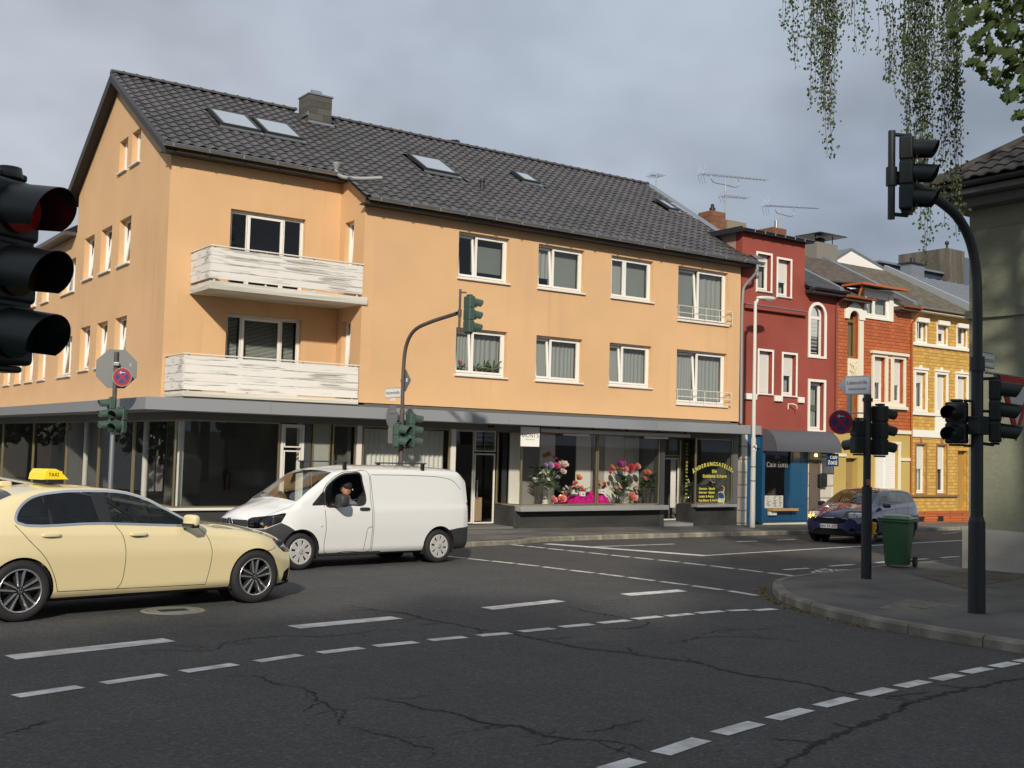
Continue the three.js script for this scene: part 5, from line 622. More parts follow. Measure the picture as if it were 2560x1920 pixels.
  // outward = away from the axis; flip all when the roof normal points down
  const jm = C - 1, im = R >> 1, flip = nrm[im][jm][1] < 0 ? -1 : 1;
  const vtx = k => { const p = rows[k[0]][k[1]], n = nrm[k[0]][k[1]]; return [p[0], p[1], p[2], n[0] * flip, n[1] * flip, n[2] * flip, p[3]]; };
  return tri.map(([a, b, c]) => flip > 0 ? [vtx(a), vtx(b), vtx(c)] : [vtx(a), vtx(c), vtx(b)]);
}
function splitTris(tris, fn) { // fn < 0 is inside
  const ins = [], out = [], L = (a, b, t) => a.map((v, i) => v + (b[i] - v) * t);
  for (const t of tris) {
    const d = t.map(p => fn(p[0], p[1], p[2], p[6])), s = d.map(v => v < 0); const k = s[0] + s[1] + s[2];
    if (k === 3) ins.push(t); else if (k === 0) out.push(t); else { const o = k === 1 ? s.indexOf(true) : s.indexOf(false), a = t[o], b = t[(o + 1) % 3], c = t[(o + 2) % 3], da = d[o], p = L(a, b, da / (da - d[(o + 1) % 3])), q = L(a, c, da / (da - d[(o + 2) % 3])); (k === 1 ? ins : out).push([a, p, q]); (k === 1 ? out : ins).push([p, b, c], [p, c, q]); }
  }
  return [ins, out];
}
function triGeo(tris, off = 0, sides = 0) { // sides: 0 both halves, 1 right (+z), -1 left
  const pos = [], nor = []; const put_ = (t, m) => { const o = m < 0 ? [0, 2, 1] : [0, 1, 2]; for (const i of o) { const p = t[i]; pos.push(p[0] + p[3] * off, p[1] + p[4] * off, m * (p[2] + p[5] * off)); nor.push(p[3], p[4], m * p[5]); } };
  for (const t of tris) { if (sides >= 0) put_(t, 1); if (sides <= 0) put_(t, -1); }
  const g = new THREE.BufferGeometry(); g.setAttribute('position', new THREE.Float32BufferAttribute(pos, 3)); g.setAttribute('normal', new THREE.Float32BufferAttribute(nor, 3)); g.setAttribute('uv', new THREE.Float32BufferAttribute(new Float32Array(pos.length / 3 * 2), 2)); return g;
}
// regions: [name, fn, material, {pair: two separate parts, off: recess}]
function cutCar(car, tris, regions, bodyMat) {
  const made = {};
  for (const [name, fn, m, o = {}] of regions) { const [i, r] = splitTris(tris, fn); tris = r; if (!m || !i.length) continue; const list = o.pair ? [1, -1] : [0]; for (const s of list) { const mesh = part(car, name, triGeo(i, o.off ?? 0, s), m); (made[name] ??= []).push(mesh); } }
  part(car, 'body', triGeo(tris), bodyMat); return made;
}
// a dark ribbon painted for the shade in a panel gap, laid along a line given in side view (x, y) or top view (x, z)
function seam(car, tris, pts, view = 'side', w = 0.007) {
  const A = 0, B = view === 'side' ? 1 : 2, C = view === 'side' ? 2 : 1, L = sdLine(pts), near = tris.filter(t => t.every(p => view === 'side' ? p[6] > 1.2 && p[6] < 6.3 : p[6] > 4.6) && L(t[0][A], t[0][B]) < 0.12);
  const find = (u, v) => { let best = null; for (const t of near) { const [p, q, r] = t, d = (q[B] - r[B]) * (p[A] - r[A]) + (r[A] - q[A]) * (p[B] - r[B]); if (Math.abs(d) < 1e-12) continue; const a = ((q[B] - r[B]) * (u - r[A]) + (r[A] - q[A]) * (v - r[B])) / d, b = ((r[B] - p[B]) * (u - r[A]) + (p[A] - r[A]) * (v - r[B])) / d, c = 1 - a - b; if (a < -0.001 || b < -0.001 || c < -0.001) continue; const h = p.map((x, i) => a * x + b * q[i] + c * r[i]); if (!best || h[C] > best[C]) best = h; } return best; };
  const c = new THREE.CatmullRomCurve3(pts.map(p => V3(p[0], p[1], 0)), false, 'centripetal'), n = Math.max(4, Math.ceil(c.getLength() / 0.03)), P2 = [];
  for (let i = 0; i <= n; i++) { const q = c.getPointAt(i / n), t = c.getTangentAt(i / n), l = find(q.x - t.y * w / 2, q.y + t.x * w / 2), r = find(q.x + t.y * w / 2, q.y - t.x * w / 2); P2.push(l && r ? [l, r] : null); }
  for (const m of [1, -1]) { const pos = [], nor = [], v = p => { pos.push(p[0] + p[3] * 0.0012, p[1] + p[4] * 0.0012, m * (p[2] + p[5] * 0.0012)); nor.push(p[3], p[4], m * p[5]); }; for (let i = 0; i < n; i++) { const a = P2[i], b = P2[i + 1]; if (!a || !b) continue; for (const k of m > 0 ? [a[0], a[1], b[0], a[1], b[1], b[0]] : [a[0], b[0], a[1], a[1], b[0], b[1]]) v(k); } if (!pos.length) continue; const g = new THREE.BufferGeometry(); g.setAttribute('position', new THREE.Float32BufferAttribute(pos, 3)); g.setAttribute('normal', new THREE.Float32BufferAttribute(nor, 3)); g.setAttribute('uv', new THREE.Float32BufferAttribute(new Float32Array(pos.length / 3 * 2), 2)); part(car, 'panel_gap_shade', g, M.gapBlack); }
}
function onRoad(car, mid, dir) { const f = V3(dir[0], 0, dir[1]).normalize(); f.addScaledVector(GN, -f.dot(GN)).normalize(); const z = new THREE.Vector3().crossVectors(f, GN); car.position.set(mid[0], G(mid[0], mid[1]), mid[1]); car.quaternion.setFromRotationMatrix(new THREE.Matrix4().makeBasis(f, GN, z)); }
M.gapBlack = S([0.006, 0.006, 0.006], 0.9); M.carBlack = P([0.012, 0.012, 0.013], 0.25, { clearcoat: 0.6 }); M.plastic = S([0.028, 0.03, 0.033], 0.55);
M.carGlass = P([0.20, 0.24, 0.23], 0.02, { transmission: 1, thickness: 0, ior: 1.55, side: THREE.DoubleSide }); M.screenGlass = P([0.66, 0.72, 0.70], 0.01, { transmission: 1, thickness: 0, ior: 1.6, side: THREE.DoubleSide });
M.lampGlass = P([0.9, 0.92, 0.93], 0.02, { transmission: 1, thickness: 0, ior: 1.5, clearcoat: 1, side: THREE.DoubleSide });
// wheel lying in the x-y plane, outer face to +z
function wheel(parent, x, y, z, R, rimR, kind, wd = 0.22) {
  const s = Math.sign(z), w = new THREE.Group(); const tyre = part(parent, 'wheel', rot(lathe([[rimR * 0.98, -wd / 2], [R - 0.045, -wd / 2 - 0.004], [R - 0.012, -wd / 2 + 0.02], [R, -wd / 2 + 0.05], [R, wd / 2 - 0.05], [R - 0.012, wd / 2 - 0.02], [R - 0.045, wd / 2 + 0.004], [rimR + 0.012, wd / 2 - 0.002], [rimR * 0.98, wd / 2 - 0.02], [rimR * 0.96, -wd / 2 + 0.02]], 48), Math.PI / 2), M.rubber, [x, y, z], [0, s > 0 ? 0 : Math.PI, 0]);
  part(tyre, 'brake_disc', rot(new THREE.CylinderGeometry(rimR * 0.72, rimR * 0.72, 0.02, 32), Math.PI / 2), S([0.03, 0.03, 0.03], 0.6, { metalness: 0.3 }), [0, 0, -0.02]); part(tyre, 'barrel', rot(lathe([[rimR * 0.95, -wd / 2 + 0.01], [rimR * 0.93, wd / 2 - 0.03]], 40), Math.PI / 2), S([0.02, 0.02, 0.02], 0.6, { side: THREE.DoubleSide }));
  if (kind === 'alloy') { // five pairs of bright spokes over a black wheel
    const alu = S([0.62, 0.62, 0.63], 0.25, { metalness: 0.9 }), sp = [], dk = []; for (let k = 0; k < 5; k++) for (const q of [-1, 1]) { const s_ = shp([[0.035, q * 0.008], [rimR * 0.96, q * 0.036], [rimR * 0.96, q * 0.060], [rimR * 0.6, q * 0.040], [0.05, q * 0.024]]); const g = new THREE.ExtrudeGeometry(s_, { depth: 0.022, bevelEnabled: true, bevelSize: 0.003, bevelThickness: 0.004, bevelSegments: 1 }); g.translate(0, 0, wd / 2 - 0.05); sp.push(rot(g, 0, 0, k / 5 * 6.2832 + 0.33)); }
    for (let k = 0; k < 5; k++) { const g = ext([[0.05, -0.05], [rimR * 0.95, -0.085], [rimR * 0.95, 0.085], [0.05, 0.05]], 0.01); g.translate(0, 0, wd / 2 - 0.062); dk.push(rot(g, 0, 0, k / 5 * 6.2832 + 0.33)); }
    part(tyre, 'rim', mg([...sp, mv(rot(lathe([[rimR * 0.93, 0], [rimR * 0.94, 0.02], [rimR, 0.024], [rimR * 1.01, 0.012]], 48), Math.PI / 2), 0, 0, wd / 2 - 0.026)]), alu); part(tyre, 'spoke_backing', mg(dk), M.gapBlack);
    part(tyre, 'hub', mv(rot(new THREE.CylinderGeometry(0.035, 0.04, 0.03, 20), Math.PI / 2), 0, 0, wd / 2 - 0.03), M.carBlack); part(tyre, 'emblem', mg([mv(new THREE.TorusGeometry(0.024, 0.003, 6, 20), 0, 0, wd / 2 - 0.014), ...[0, 1, 2].map(k => rod([0, 0, wd / 2 - 0.014], [0.023 * Math.sin(k * 2.094), 0.023 * Math.cos(k * 2.094), wd / 2 - 0.014], 0.003))]), M.chrome);
  } else if (kind === 'cover') { // silver cover with eight slots
    const sp = []; for (let k = 0; k < 8; k++) { const g = new THREE.ExtrudeGeometry(shp([[rimR * 0.40, -0.024], [rimR * 0.88, -0.052], [rimR * 0.88, 0.052], [rimR * 0.40, 0.024]]), { depth: 0.012, bevelEnabled: true, bevelSize: 0.003, bevelThickness: 0.005, bevelSegments: 2 }); sp.push(rot(g, 0, 0, k / 8 * 6.2832 + 0.2)); }
    part(tyre, 'wheel_cover', mv(mg([...sp, rot(lathe([[rimR * 0.84, 0.0], [rimR * 0.85, 0.016], [rimR * 0.98, 0.018], [rimR * 1.02, 0.004]], 48), Math.PI / 2), rot(lathe([[0.0, 0.016], [rimR * 0.42, 0.018], [rimR * 0.47, 0.004]], 32), Math.PI / 2)]), 0, 0, wd / 2 - 0.02), S([0.46, 0.46, 0.45], 0.45, { metalness: 0.15 })); part(tyre, 'rim', mv(rot(new THREE.CylinderGeometry(rimR * 0.95, rimR * 0.95, 0.01, 32), Math.PI / 2), 0, 0, wd / 2 - 0.06), M.gapBlack); part(tyre, 'hub', mv(rot(lathe([[0, 0.03], [0.045, 0.024], [0.06, 0]], 24), Math.PI / 2), 0, 0, wd / 2 - 0.02), S([0.36, 0.36, 0.36], 0.4, { metalness: 0.15 })); part(tyre, 'emblem', mv(new THREE.TorusGeometry(0.034, 0.004, 6, 24), 0, 0, wd / 2 + 0.006), M.chrome);
  } else part(tyre, 'rim', mg([mv(rot(new THREE.CylinderGeometry(rimR, rimR, 0.02, 32), Math.PI / 2), 0, 0, wd / 2 - 0.05)]), S([0.4, 0.4, 0.41], 0.3, { metalness: 0.8 }));
  return tyre;
}
function wheelWell(car, x, y, R, zi, zo) { for (const s of [-1, 1]) { const a = []; for (let i = 0; i <= 20; i++) { const t = Math.PI * (-0.12 + 1.24 * i / 20); a.push([R * Math.cos(t), R * Math.sin(t)]); } for (let i = 20; i >= 0; i--) { const t = Math.PI * (-0.12 + 1.24 * i / 20); a.push([(R - 0.015) * Math.cos(t), (R - 0.015) * Math.sin(t)]); } part(car, 'wheel_arch_liner', mg([mv(ext(a, zo - zi), x, y, s > 0 ? zi : -zo), mv(rot(new THREE.CircleGeometry(R, 24), 0, s > 0 ? 0 : Math.PI), x, y, s * (zi + 0.005))]), S([0.01, 0.01, 0.01], 0.9, { side: THREE.DoubleSide })); } }
const inArch = (cx, cy, R, zi) => (x, y, z) => Math.max(Math.hypot(x - cx, y - cy) - R, zi - z, y < cy ? Math.abs(x - cx) - R : -1) ;
function mirrorGeo(w, h, d) { const g = new THREE.SphereGeometry(0.5, 20, 14); const p = g.attributes.position; for (let i = 0; i < p.count; i++) { let x = p.getX(i), y = p.getY(i), z = p.getZ(i); const f = v => Math.sign(v) * Math.pow(Math.abs(v) * 2, 0.6) / 2; p.setXYZ(i, f(x) * w * (1 - 0.12 * (f(z) + 0.5)), f(y) * h, f(z) * d); } g.computeVertexNormals(); return g; }
function seat(car, x, z, m, by = 0.28) { const o = part(car, 'seat', mg([rbx(x - 0.25, x + 0.25, by, by + 0.18, z - 0.24, z + 0.24, 0.06, 3), rot(rbx(-0.08, 0.08, 0, 0.62, -0.24, 0.24, 0.06, 3), 0, 0, 0.28).translate(x - 0.2, by + 0.12, z), rot(rbx(-0.06, 0.06, 0, 0.18, -0.13, 0.13, 0.05, 3), 0, 0, 0.2).translate(x - 0.4, by + 0.74, z)]), m); return o; }
// --- cream taxi saloon
{
  const car = thing('taxi', 'cream taxi saloon with yellow roof sign crossing in front of the van', 'car'); onRoad(car, [4.016, 11.81], [2.91, -0.55]);
  const paint = P([0.70, 0.60, 0.345], 0.32, { clearcoat: 1, clearcoatRoughness: 0.04 }), X = s => 1.48 - s;
  const sp = { x0: -2.62, x1: 2.3, bowF: 0.30, bowR: 0.28, cy0: 0.62, cy1: 0.5, rad: [0, 0.05, 0.05, 0.16, 0.02, 0.03, 0.07, 0.25, 0],
    top: [[2.3, 0.70], [2.26, 0.76], [2.15, 0.83], [1.9, 0.90], [1.5, 0.975], [1.1, 1.02], [0.82, 1.045], [0.66, 1.09], [0.3, 1.24], [0.0, 1.36], [-0.3, 1.44], [-0.65, 1.475], [-1.0, 1.475], [-1.35, 1.44], [-1.7, 1.34], [-2.0, 1.2], [-2.15, 1.12], [-2.4, 1.09], [-2.55, 1.05], [-2.62, 0.95]],
    by: [[2.3, 0.64], [2.2, 0.70], [2.0, 0.775], [1.6, 0.87], [1.2, 0.925], [0.8, 0.955], [0.4, 0.985], [-0.2, 1.015], [-0.9, 1.035], [-1.6, 1.055], [-2.1, 1.05], [-2.5, 1.0], [-2.62, 0.9]],
    bz: [[2.3, 0.62], [2.1, 0.72], [1.8, 0.785], [1.3, 0.81], [0.7, 0.82], [0, 0.825], [-1, 0.83], [-1.6, 0.815], [-2.2, 0.77], [-2.62, 0.66]],
    wz: [[2.3, 0.74], [2.15, 0.82], [1.9, 0.89], [1.5, 0.918], [0.9, 0.912], [0, 0.912], [-1, 0.918], [-1.5, 0.925], [-2.1, 0.9], [-2.45, 0.83], [-2.62, 0.72]],
    wy: [[2.3, 0.5], [1.6, 0.68], [0.6, 0.7], [-1.5, 0.72], [-2.62, 0.66]], sy: [[2.3, 0.58], [1.9, 0.72], [1.4, 0.81], [0.8, 0.875], [-1, 0.93], [-2.2, 0.95], [-2.62, 0.82]],
    bot: [[2.3, 0.2], [2.1, 0.17], [1.2, 0.18], [-1.3, 0.18], [-2.3, 0.24], [-2.62, 0.34]],
    ry: [[2.3, 0.67], [2.1, 0.8], [1.6, 0.92], [1.1, 0.985], [0.8, 1.0], [0.7, 1.02], [0.43, 1.15], [0.06, 1.34], [-0.22, 1.41], [-0.59, 1.438], [-1.0, 1.435], [-1.35, 1.385], [-1.75, 1.22], [-2.05, 1.105], [-2.3, 1.075], [-2.62, 0.93]],
    rz: [[2.3, 0.4], [1.6, 0.5], [1.0, 0.58], [0.82, 0.72], [0.66, 0.745], [0.43, 0.715], [0.06, 0.65], [-0.3, 0.615], [-1, 0.60], [-1.5, 0.605], [-2.0, 0.62], [-2.62, 0.45]] };
  const tris = loftBody(sp);
  const win = smoothPts([[X(3.0), 1.065], [X(2.97), 1.18], [X(2.8), 1.325], [X(2.5), 1.39], [X(2.07), 1.405], [X(1.7), 1.385], [X(1.42), 1.305], [X(1.05), 1.115], [X(0.82), 0.985], [X(1.05), 0.995], [X(2.05), 1.04]], 5, true), wsd = sdPoly(win);
  const side = (fn, zi = 0.45) => (x, y, z, v) => Math.max(fn(x, y), zi - z), band = (pts, w) => { const l = sdLine(pts); return (x, y, z) => Math.max(l(x, y) - w, 0.5 - z, wsd(x, y) < -0.02 ? 1 : -1); };
  const dA = smoothPts([[X(0.80), 0.97], [X(0.70), 0.85], [X(0.645), 0.69], [X(0.655), 0.5], [X(0.7), 0.27]], 6), dB = smoothPts([[X(1.885), 1.02], [X(1.81), 0.9], [X(1.775), 0.74], [X(1.775), 0.5], [X(1.80), 0.36], [X(1.85), 0.29]], 6), dC = smoothPts([[X(3.03), 1.04], [X(2.9), 0.88], [X(2.72), 0.69], [X(2.6), 0.48], [X(2.545), 0.3]], 6);
  const pB = sdPoly([[X(1.90), 0.9], [X(2.04), 0.9], [X(2.14), 1.5], [X(1.95), 1.5]]), pC = sdPoly([[X(2.595), 0.9], [X(2.64), 0.9], [X(2.70), 1.5], [X(2.65), 1.5]]);
  const parts = cutCar(car, tris, [
    ['arch', inArch(1.48, 0.33, 0.365, 0.52), null], ['arch', inArch(-1.48, 0.33, 0.365, 0.52), null],
    ['window_pillar', (x, y, z) => Math.max(wsd(x, y) + 0.013, Math.min(pB(x, y), pC(x, y)), 0.4 - z), M.carBlack, { pair: true }],
    ['side_window', (x, y, z) => Math.max(wsd(x, y) + 0.013, 0.4 - z, x - X(2.617) + 0.092 * (y - 0.9)), M.carGlass, { pair: true, off: -0.004 }],
    ['side_window', (x, y, z) => Math.max(wsd(x, y) + 0.013, 0.4 - z, x - X(1.97) + 0.125 * (y - 0.9)), M.carGlass, { pair: true, off: -0.004 }],
    ['side_window', (x, y, z) => Math.max(wsd(x, y) + 0.013, 0.4 - z), M.carGlass, { pair: true, off: -0.004 }],
    ['window_trim', (x, y, z) => Math.max(wsd(x, y) - 0.013, 0.4 - z), M.chrome, { pair: true, off: 0.004 }],
    ['windscreen', (x, y, z, v) => Math.max(6.03 - v + (y > 1.0 ? 0 : 1), Math.abs(x - 0.27) - 0.44 + 0.1 * z * z), M.screenGlass, { off: -0.003 }],
    ['rear_window', (x, y, z, v) => Math.max(6.12 - v, Math.abs(x + 1.78) - 0.33 + 0.1 * z * z), M.carGlass, { off: -0.003 }],
    ['headlight', (x, y, z) => Math.max(sdPoly([[1.80, 0.785], [1.86, 0.795], [2.25, 0.72], [2.25, 0.60], [1.98, 0.62], [1.87, 0.69]])(x, y), 0.42 - z, 1.7 - x), M.lampGlass, { pair: true, off: -0.004 }],
    ['grille', (x, y, z) => Math.max(Math.abs(y - 0.53) - 0.13, z - 0.42, 2.1 - x), M.carBlack, { off: -0.01 }],
    ['air_intake', (x, y, z) => Math.max(sdPoly([[1.965, 0.24], [2.1, 0.23], [2.1, 0.42], [1.99, 0.36]])(x, y), 0.5 - z), M.gapBlack, { off: -0.02 }],
    ['front_door', (x, y, z) => { const s = sdPoly([...dA, ...dB.slice().reverse()])(x, y); return Math.max(s, 0.5 - z); }, paint, { pair: true }],
    ['rear_door', (x, y, z) => { const s = sdPoly([...dB, ...dC.slice().reverse()])(x, y); return Math.max(s, 0.5 - z); }, paint, { pair: true }],
    ['underbody', (x, y, z, v) => v - 1.3, M.gapBlack],
  ], paint);
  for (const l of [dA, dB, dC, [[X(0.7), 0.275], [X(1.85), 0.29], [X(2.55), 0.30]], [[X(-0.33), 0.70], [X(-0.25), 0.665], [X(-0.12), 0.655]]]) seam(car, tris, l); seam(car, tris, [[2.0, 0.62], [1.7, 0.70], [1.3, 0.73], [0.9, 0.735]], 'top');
  for (const s of [1, -1]) { const L = parts.headlight[s > 0 ? 0 : 1]; part(L, 'reflector', mv(rot(lathe([[0.005, -0.05], [0.045, -0.02], [0.055, 0.02]], 18), 0, 0, -Math.PI / 2), 1.98, 0.68, s * 0.70), M.chrome); part(L, 'lamp_housing', rbx(1.8, 2.0, 0.58, 0.77, s > 0 ? 0.45 : -0.74, s > 0 ? 0.74 : -0.45, 0.03), S([0.05, 0.055, 0.06], 0.3, { metalness: 0.5 })); }
  // handles, mirrors
  for (const s of [1, -1]) for (const [x, k] of [[X(1.62), 0], [X(2.655), 1]]) { const d = parts[k ? 'rear_door' : 'front_door'][s > 0 ? 0 : 1]; part(d, 'handle', mirrorGeo(0.235, 0.042, 0.05), paint, [x, k ? 0.925 : 0.91, s * 0.905]); part(d, 'handle_cup', mirrorGeo(0.13, 0.06, 0.008), S([0.3, 0.25, 0.14], 0.5), [x, k ? 0.913 : 0.898, s * 0.893]); }
  for (const s of [1, -1]) { const m = part(car, 'wing_mirror', mirrorGeo(0.12, 0.15, 0.24), paint, [X(0.98), 1.06, s * 0.97], [0, s * 0.15, 0]); part(m, 'mirror_base', mg([rbx(-0.07, 0.05, -0.085, -0.03, -0.1, 0.1, 0.015), rod([-0.02, -0.06, -s * 0.05], [0.02, -0.1, -s * 0.16], 0.02)]), M.carBlack); }
  for (const x of [1.48, -1.48]) { wheelWell(car, x, 0.33, 0.36, 0.52, 0.86); for (const s of [1, -1]) wheel(car, x, 0.335, s * 0.80, 0.335, 0.235, 'alloy', 0.225); }
  // interior
  const dark = S([0.03, 0.03, 0.03], 0.8), tan = S([0.06, 0.058, 0.055], 0.8); seat(car, -0.1, 0.38, tan, 0.32); seat(car, -0.1, -0.38, tan, 0.32); part(car, 'rear_bench', mg([rbx(-1.2, -0.75, 0.3, 0.5, -0.62, 0.62, 0.06), rot(rbx(-0.1, 0.08, 0, 0.6, -0.62, 0.62, 0.06), 0, 0, 0.35).translate(-1.15, 0.42, 0)]), tan); part(car, 'dashboard', rbx(0.42, 0.85, 0.6, 0.94, -0.7, 0.7, 0.08), dark); part(car, 'cabin_floor', bx(-1.5, 0.9, 0.24, 0.28, -0.72, 0.72), dark); part(car, 'headliner', bx(-1.3, -0.1, 1.395, 1.40, -0.5, 0.5), S([0.2, 0.19, 0.18], 0.9)); part(car, 'steering_wheel', rot(new THREE.TorusGeometry(0.18, 0.015, 8, 24), 0, Math.PI / 2 + 0.35).translate(0.34, 0.86, -0.38), dark);
  // roof sign
  const st = canvasTex(256, 96, (c, w, h) => { c.fillStyle = '#f2d21c'; c.fillRect(0, 0, w, h); c.fillStyle = '#151515'; c.font = 'bold 72px sans-serif'; c.textAlign = 'center'; c.fillText('TAXI', w / 2, 74); }), ysg = S([0.86, 0.66, 0.03], 0.35);
  const rs = part(car, 'roof_sign', mg([rot(ext([[-0.13, 0], [0.15, 0], [0.05, 0.085], [0.0, 0.105], [-0.09, 0.105], [-0.12, 0.06]], 0.4, { bevel: 0.012, bs: 2 }), 0, 0, 0).translate(0, 0, -0.2)]), ysg, [-0.86, 1.535, 0]); part(rs, 'sign_base', rbx(-0.09, 0.09, -0.055, -0.008, -0.2, 0.2, 0.01), M.black); part(rs, 'sign_text', new THREE.PlaneGeometry(0.2, 0.08), S([1, 1, 1], 0.4, { map: st }), [-0.02, 0.05, 0.2135]);
  part(car, 'aerial', mg([mirrorGeo(0.16, 0.07, 0.05)]), paint, [-1.35, 1.47, 0]);
}
// --- white van
{
  const car = thing('delivery_van', 'white panel van with black bumpers waiting at the crossing', 'van'); onRoad(car, [9.448, 7.334], [-3.01, 0.45]);
  const paint = P([0.70, 0.71, 0.705], 0.3, { clearcoat: 0.8, clearcoatRoughness: 0.06 }), X = s => 1.52 - s;
  const sp = { x0: -2.36, x1: 2.36, bowF: 0.34, bowR: 0.12, cy0: 0.95, cy1: 0.62, rad: [0, 0.05, 0.06, 0.22, 0.12, 0.05, 0.10, 0.3, 0],
    top: [[2.36, 0.86], [2.32, 0.92], [2.2, 1.0], [2.0, 1.07], [1.75, 1.14], [1.58, 1.20], [1.3, 1.37], [1.0, 1.55], [0.75, 1.69], [0.5, 1.755], [0.1, 1.79], [-1, 1.80], [-1.9, 1.785], [-2.2, 1.76], [-2.32, 1.71], [-2.36, 1.6]],
    by: [[2.36, 0.80], [2.2, 0.92], [1.9, 1.0], [1.55, 1.045], [1.0, 1.065], [0, 1.09], [-1.5, 1.1], [-2.36, 1.08]],
    bz: [[2.36, 0.7], [2.1, 0.78], [1.7, 0.83], [1.2, 0.855], [0.5, 0.865], [-1.5, 0.865], [-2.2, 0.85], [-2.36, 0.82]],
    wz: [[2.36, 0.76], [2.1, 0.85], [1.8, 0.9], [1.5, 0.912], [0, 0.91], [-1.6, 0.912], [-2.2, 0.9], [-2.36, 0.86]],
    wy: [[2.36, 0.55], [1.5, 0.68], [-2.36, 0.7]], sy: [[2.36, 0.72], [1.9, 0.86], [1.5, 0.88], [0.5, 0.955], [-1, 1.0], [-2.36, 1.01]],
    bot: [[2.36, 0.22], [2.2, 0.19], [1.1, 0.2], [-1.2, 0.2], [-2.36, 0.24]],
    ry: [[2.36, 0.835], [2.1, 0.98], [1.75, 1.08], [1.56, 1.13], [1.49, 1.17], [1.1, 1.43], [0.80, 1.625], [0.6, 1.685], [0.3, 1.71], [-1, 1.72], [-2.1, 1.70], [-2.36, 1.55]],
    rz: [[2.36, 0.45], [1.8, 0.56], [1.62, 0.74], [1.5, 0.80], [1.1, 0.77], [0.8, 0.75], [0.4, 0.745], [-1.5, 0.74], [-2.2, 0.73], [-2.36, 0.7]] };
  const tris = loftBody(sp), W = smoothPts([[X(0.54), 1.36], [X(0.72), 1.515], [X(0.9), 1.605], [X(1.1), 1.63], [X(1.26), 1.63], [X(1.285), 1.5], [X(1.315), 1.12], [X(1.0), 1.10], [X(0.52), 1.085], [X(0.51), 1.2]], 5, true), wsd = sdPoly(W), q = sdPoly([[X(0.2), 1.075], [X(0.49), 1.345], [X(0.485), 1.085]]);
  const door = smoothPts([[X(0.47), 1.06], [X(0.46), 1.30], [X(0.52), 1.41], [X(0.68), 1.545], [X(0.9), 1.65], [X(1.15), 1.672], [X(1.43), 1.672], [X(1.455), 1.2], [X(1.47), 0.72], [X(1.46), 0.4], [X(1.45), 0.285], [X(0.95), 0.28], [X(0.5), 0.28], [X(0.485), 0.7]], 6, true), dsd = sdPoly(door), out = (x, y, z) => 0.5 - z;
  const panel = sdPoly(smoothPts([[X(1.5), 1.63], [X(2.4), 1.625], [X(3.3), 1.585], [X(3.52), 1.50], [X(3.72), 1.2], [X(3.73), 1.13], [X(2.6), 1.125], [X(1.5), 1.115]], 6, true));
  const parts = cutCar(car, tris, [
    ['arch', inArch(1.52, 0.31, 0.375, 0.52), null], ['arch', inArch(-1.52, 0.31, 0.375, 0.52), null],
    ['open_window', (x, y, z) => Math.max(wsd(x, y), out(x, y, z), -1), null],
    ['window_seal', (x, y, z) => Math.max(wsd(x, y) - 0.028, out(x, y, z)), M.plastic, { pair: true, off: -0.004 }],
    ['quarter_window', (x, y, z) => Math.max(q(x, y), out(x, y, z)), M.carBlack, { pair: true }],
    ['windscreen', (x, y, z, v) => Math.max(6.06 - v, Math.abs(x - 1.16) - 0.41 + 0.06 * z * z), M.screenGlass, { off: -0.004 }],
    ['headlight', (x, y, z) => Math.max(sdPoly([[X(-0.25), 0.965], [X(-0.36), 0.80], [X(-0.62), 0.70], [X(-1.0), 0.665], [X(-1.0), 0.80], [X(-0.7), 0.875]])(x, y), 0.44 - z), M.lampGlass, { pair: true, off: -0.004 }],
    ['grille', (x, y, z) => Math.max(Math.abs(y - 0.745) - 0.085, z - 0.44, 1.9 - x), M.plastic, { off: -0.015 }],
    ['front_bumper', (x, y, z) => Math.max(sdPoly([[X(-0.12), 0.66], [X(-0.25), 0.745], [X(-0.36), 0.795], [X(-0.62), 0.69], [X(-1.4), 0.65], [X(-1.4), 0.1], [X(-0.3), 0.1], [X(-0.3), 0.3]])(x, y), -1), M.plastic],
    ['rear_bumper', (x, y, z) => sdPoly([[X(3.18), 0.595], [X(3.5), 0.64], [X(4.2), 0.69], [X(4.2), 0.1], [X(3.3), 0.1], [X(3.36), 0.36]])(x, y), M.plastic],
    ['tail_light', (x, y, z) => Math.max(sdPoly([[X(3.745), 1.12], [X(4.0), 1.13], [X(4.0), 0.70], [X(3.76), 0.70]])(x, y), 0.6 - z), P([0.35, 0.015, 0.02], 0.1, { clearcoat: 1 }), { pair: true }],
    ['front_door', (x, y, z) => Math.max(dsd(x, y), out(x, y, z)), paint, { pair: true }],
    ['underbody', (x, y, z, v) => v - 1.3, M.gapBlack],
  ], paint);
  for (const l of [[...door, door[0]].slice(0, 84), [[X(1.49), 1.62], [X(1.5), 1.1], [X(1.5), 0.7], [X(1.49), 0.28]], [[X(1.47), 0.70], [X(1.38), 0.68], [X(1.34), 0.5], [X(1.31), 0.29]], smoothPts([[X(1.52), 1.62], [X(2.4), 1.618], [X(3.2), 1.585], [X(3.45), 1.52], [X(3.62), 1.36]], 5)]) seam(car, tris, l, 'side', 0.009); seam(car, tris, [[2.2, 0.62], [1.95, 0.70], [1.7, 0.73], [1.58, 0.74]], 'top');
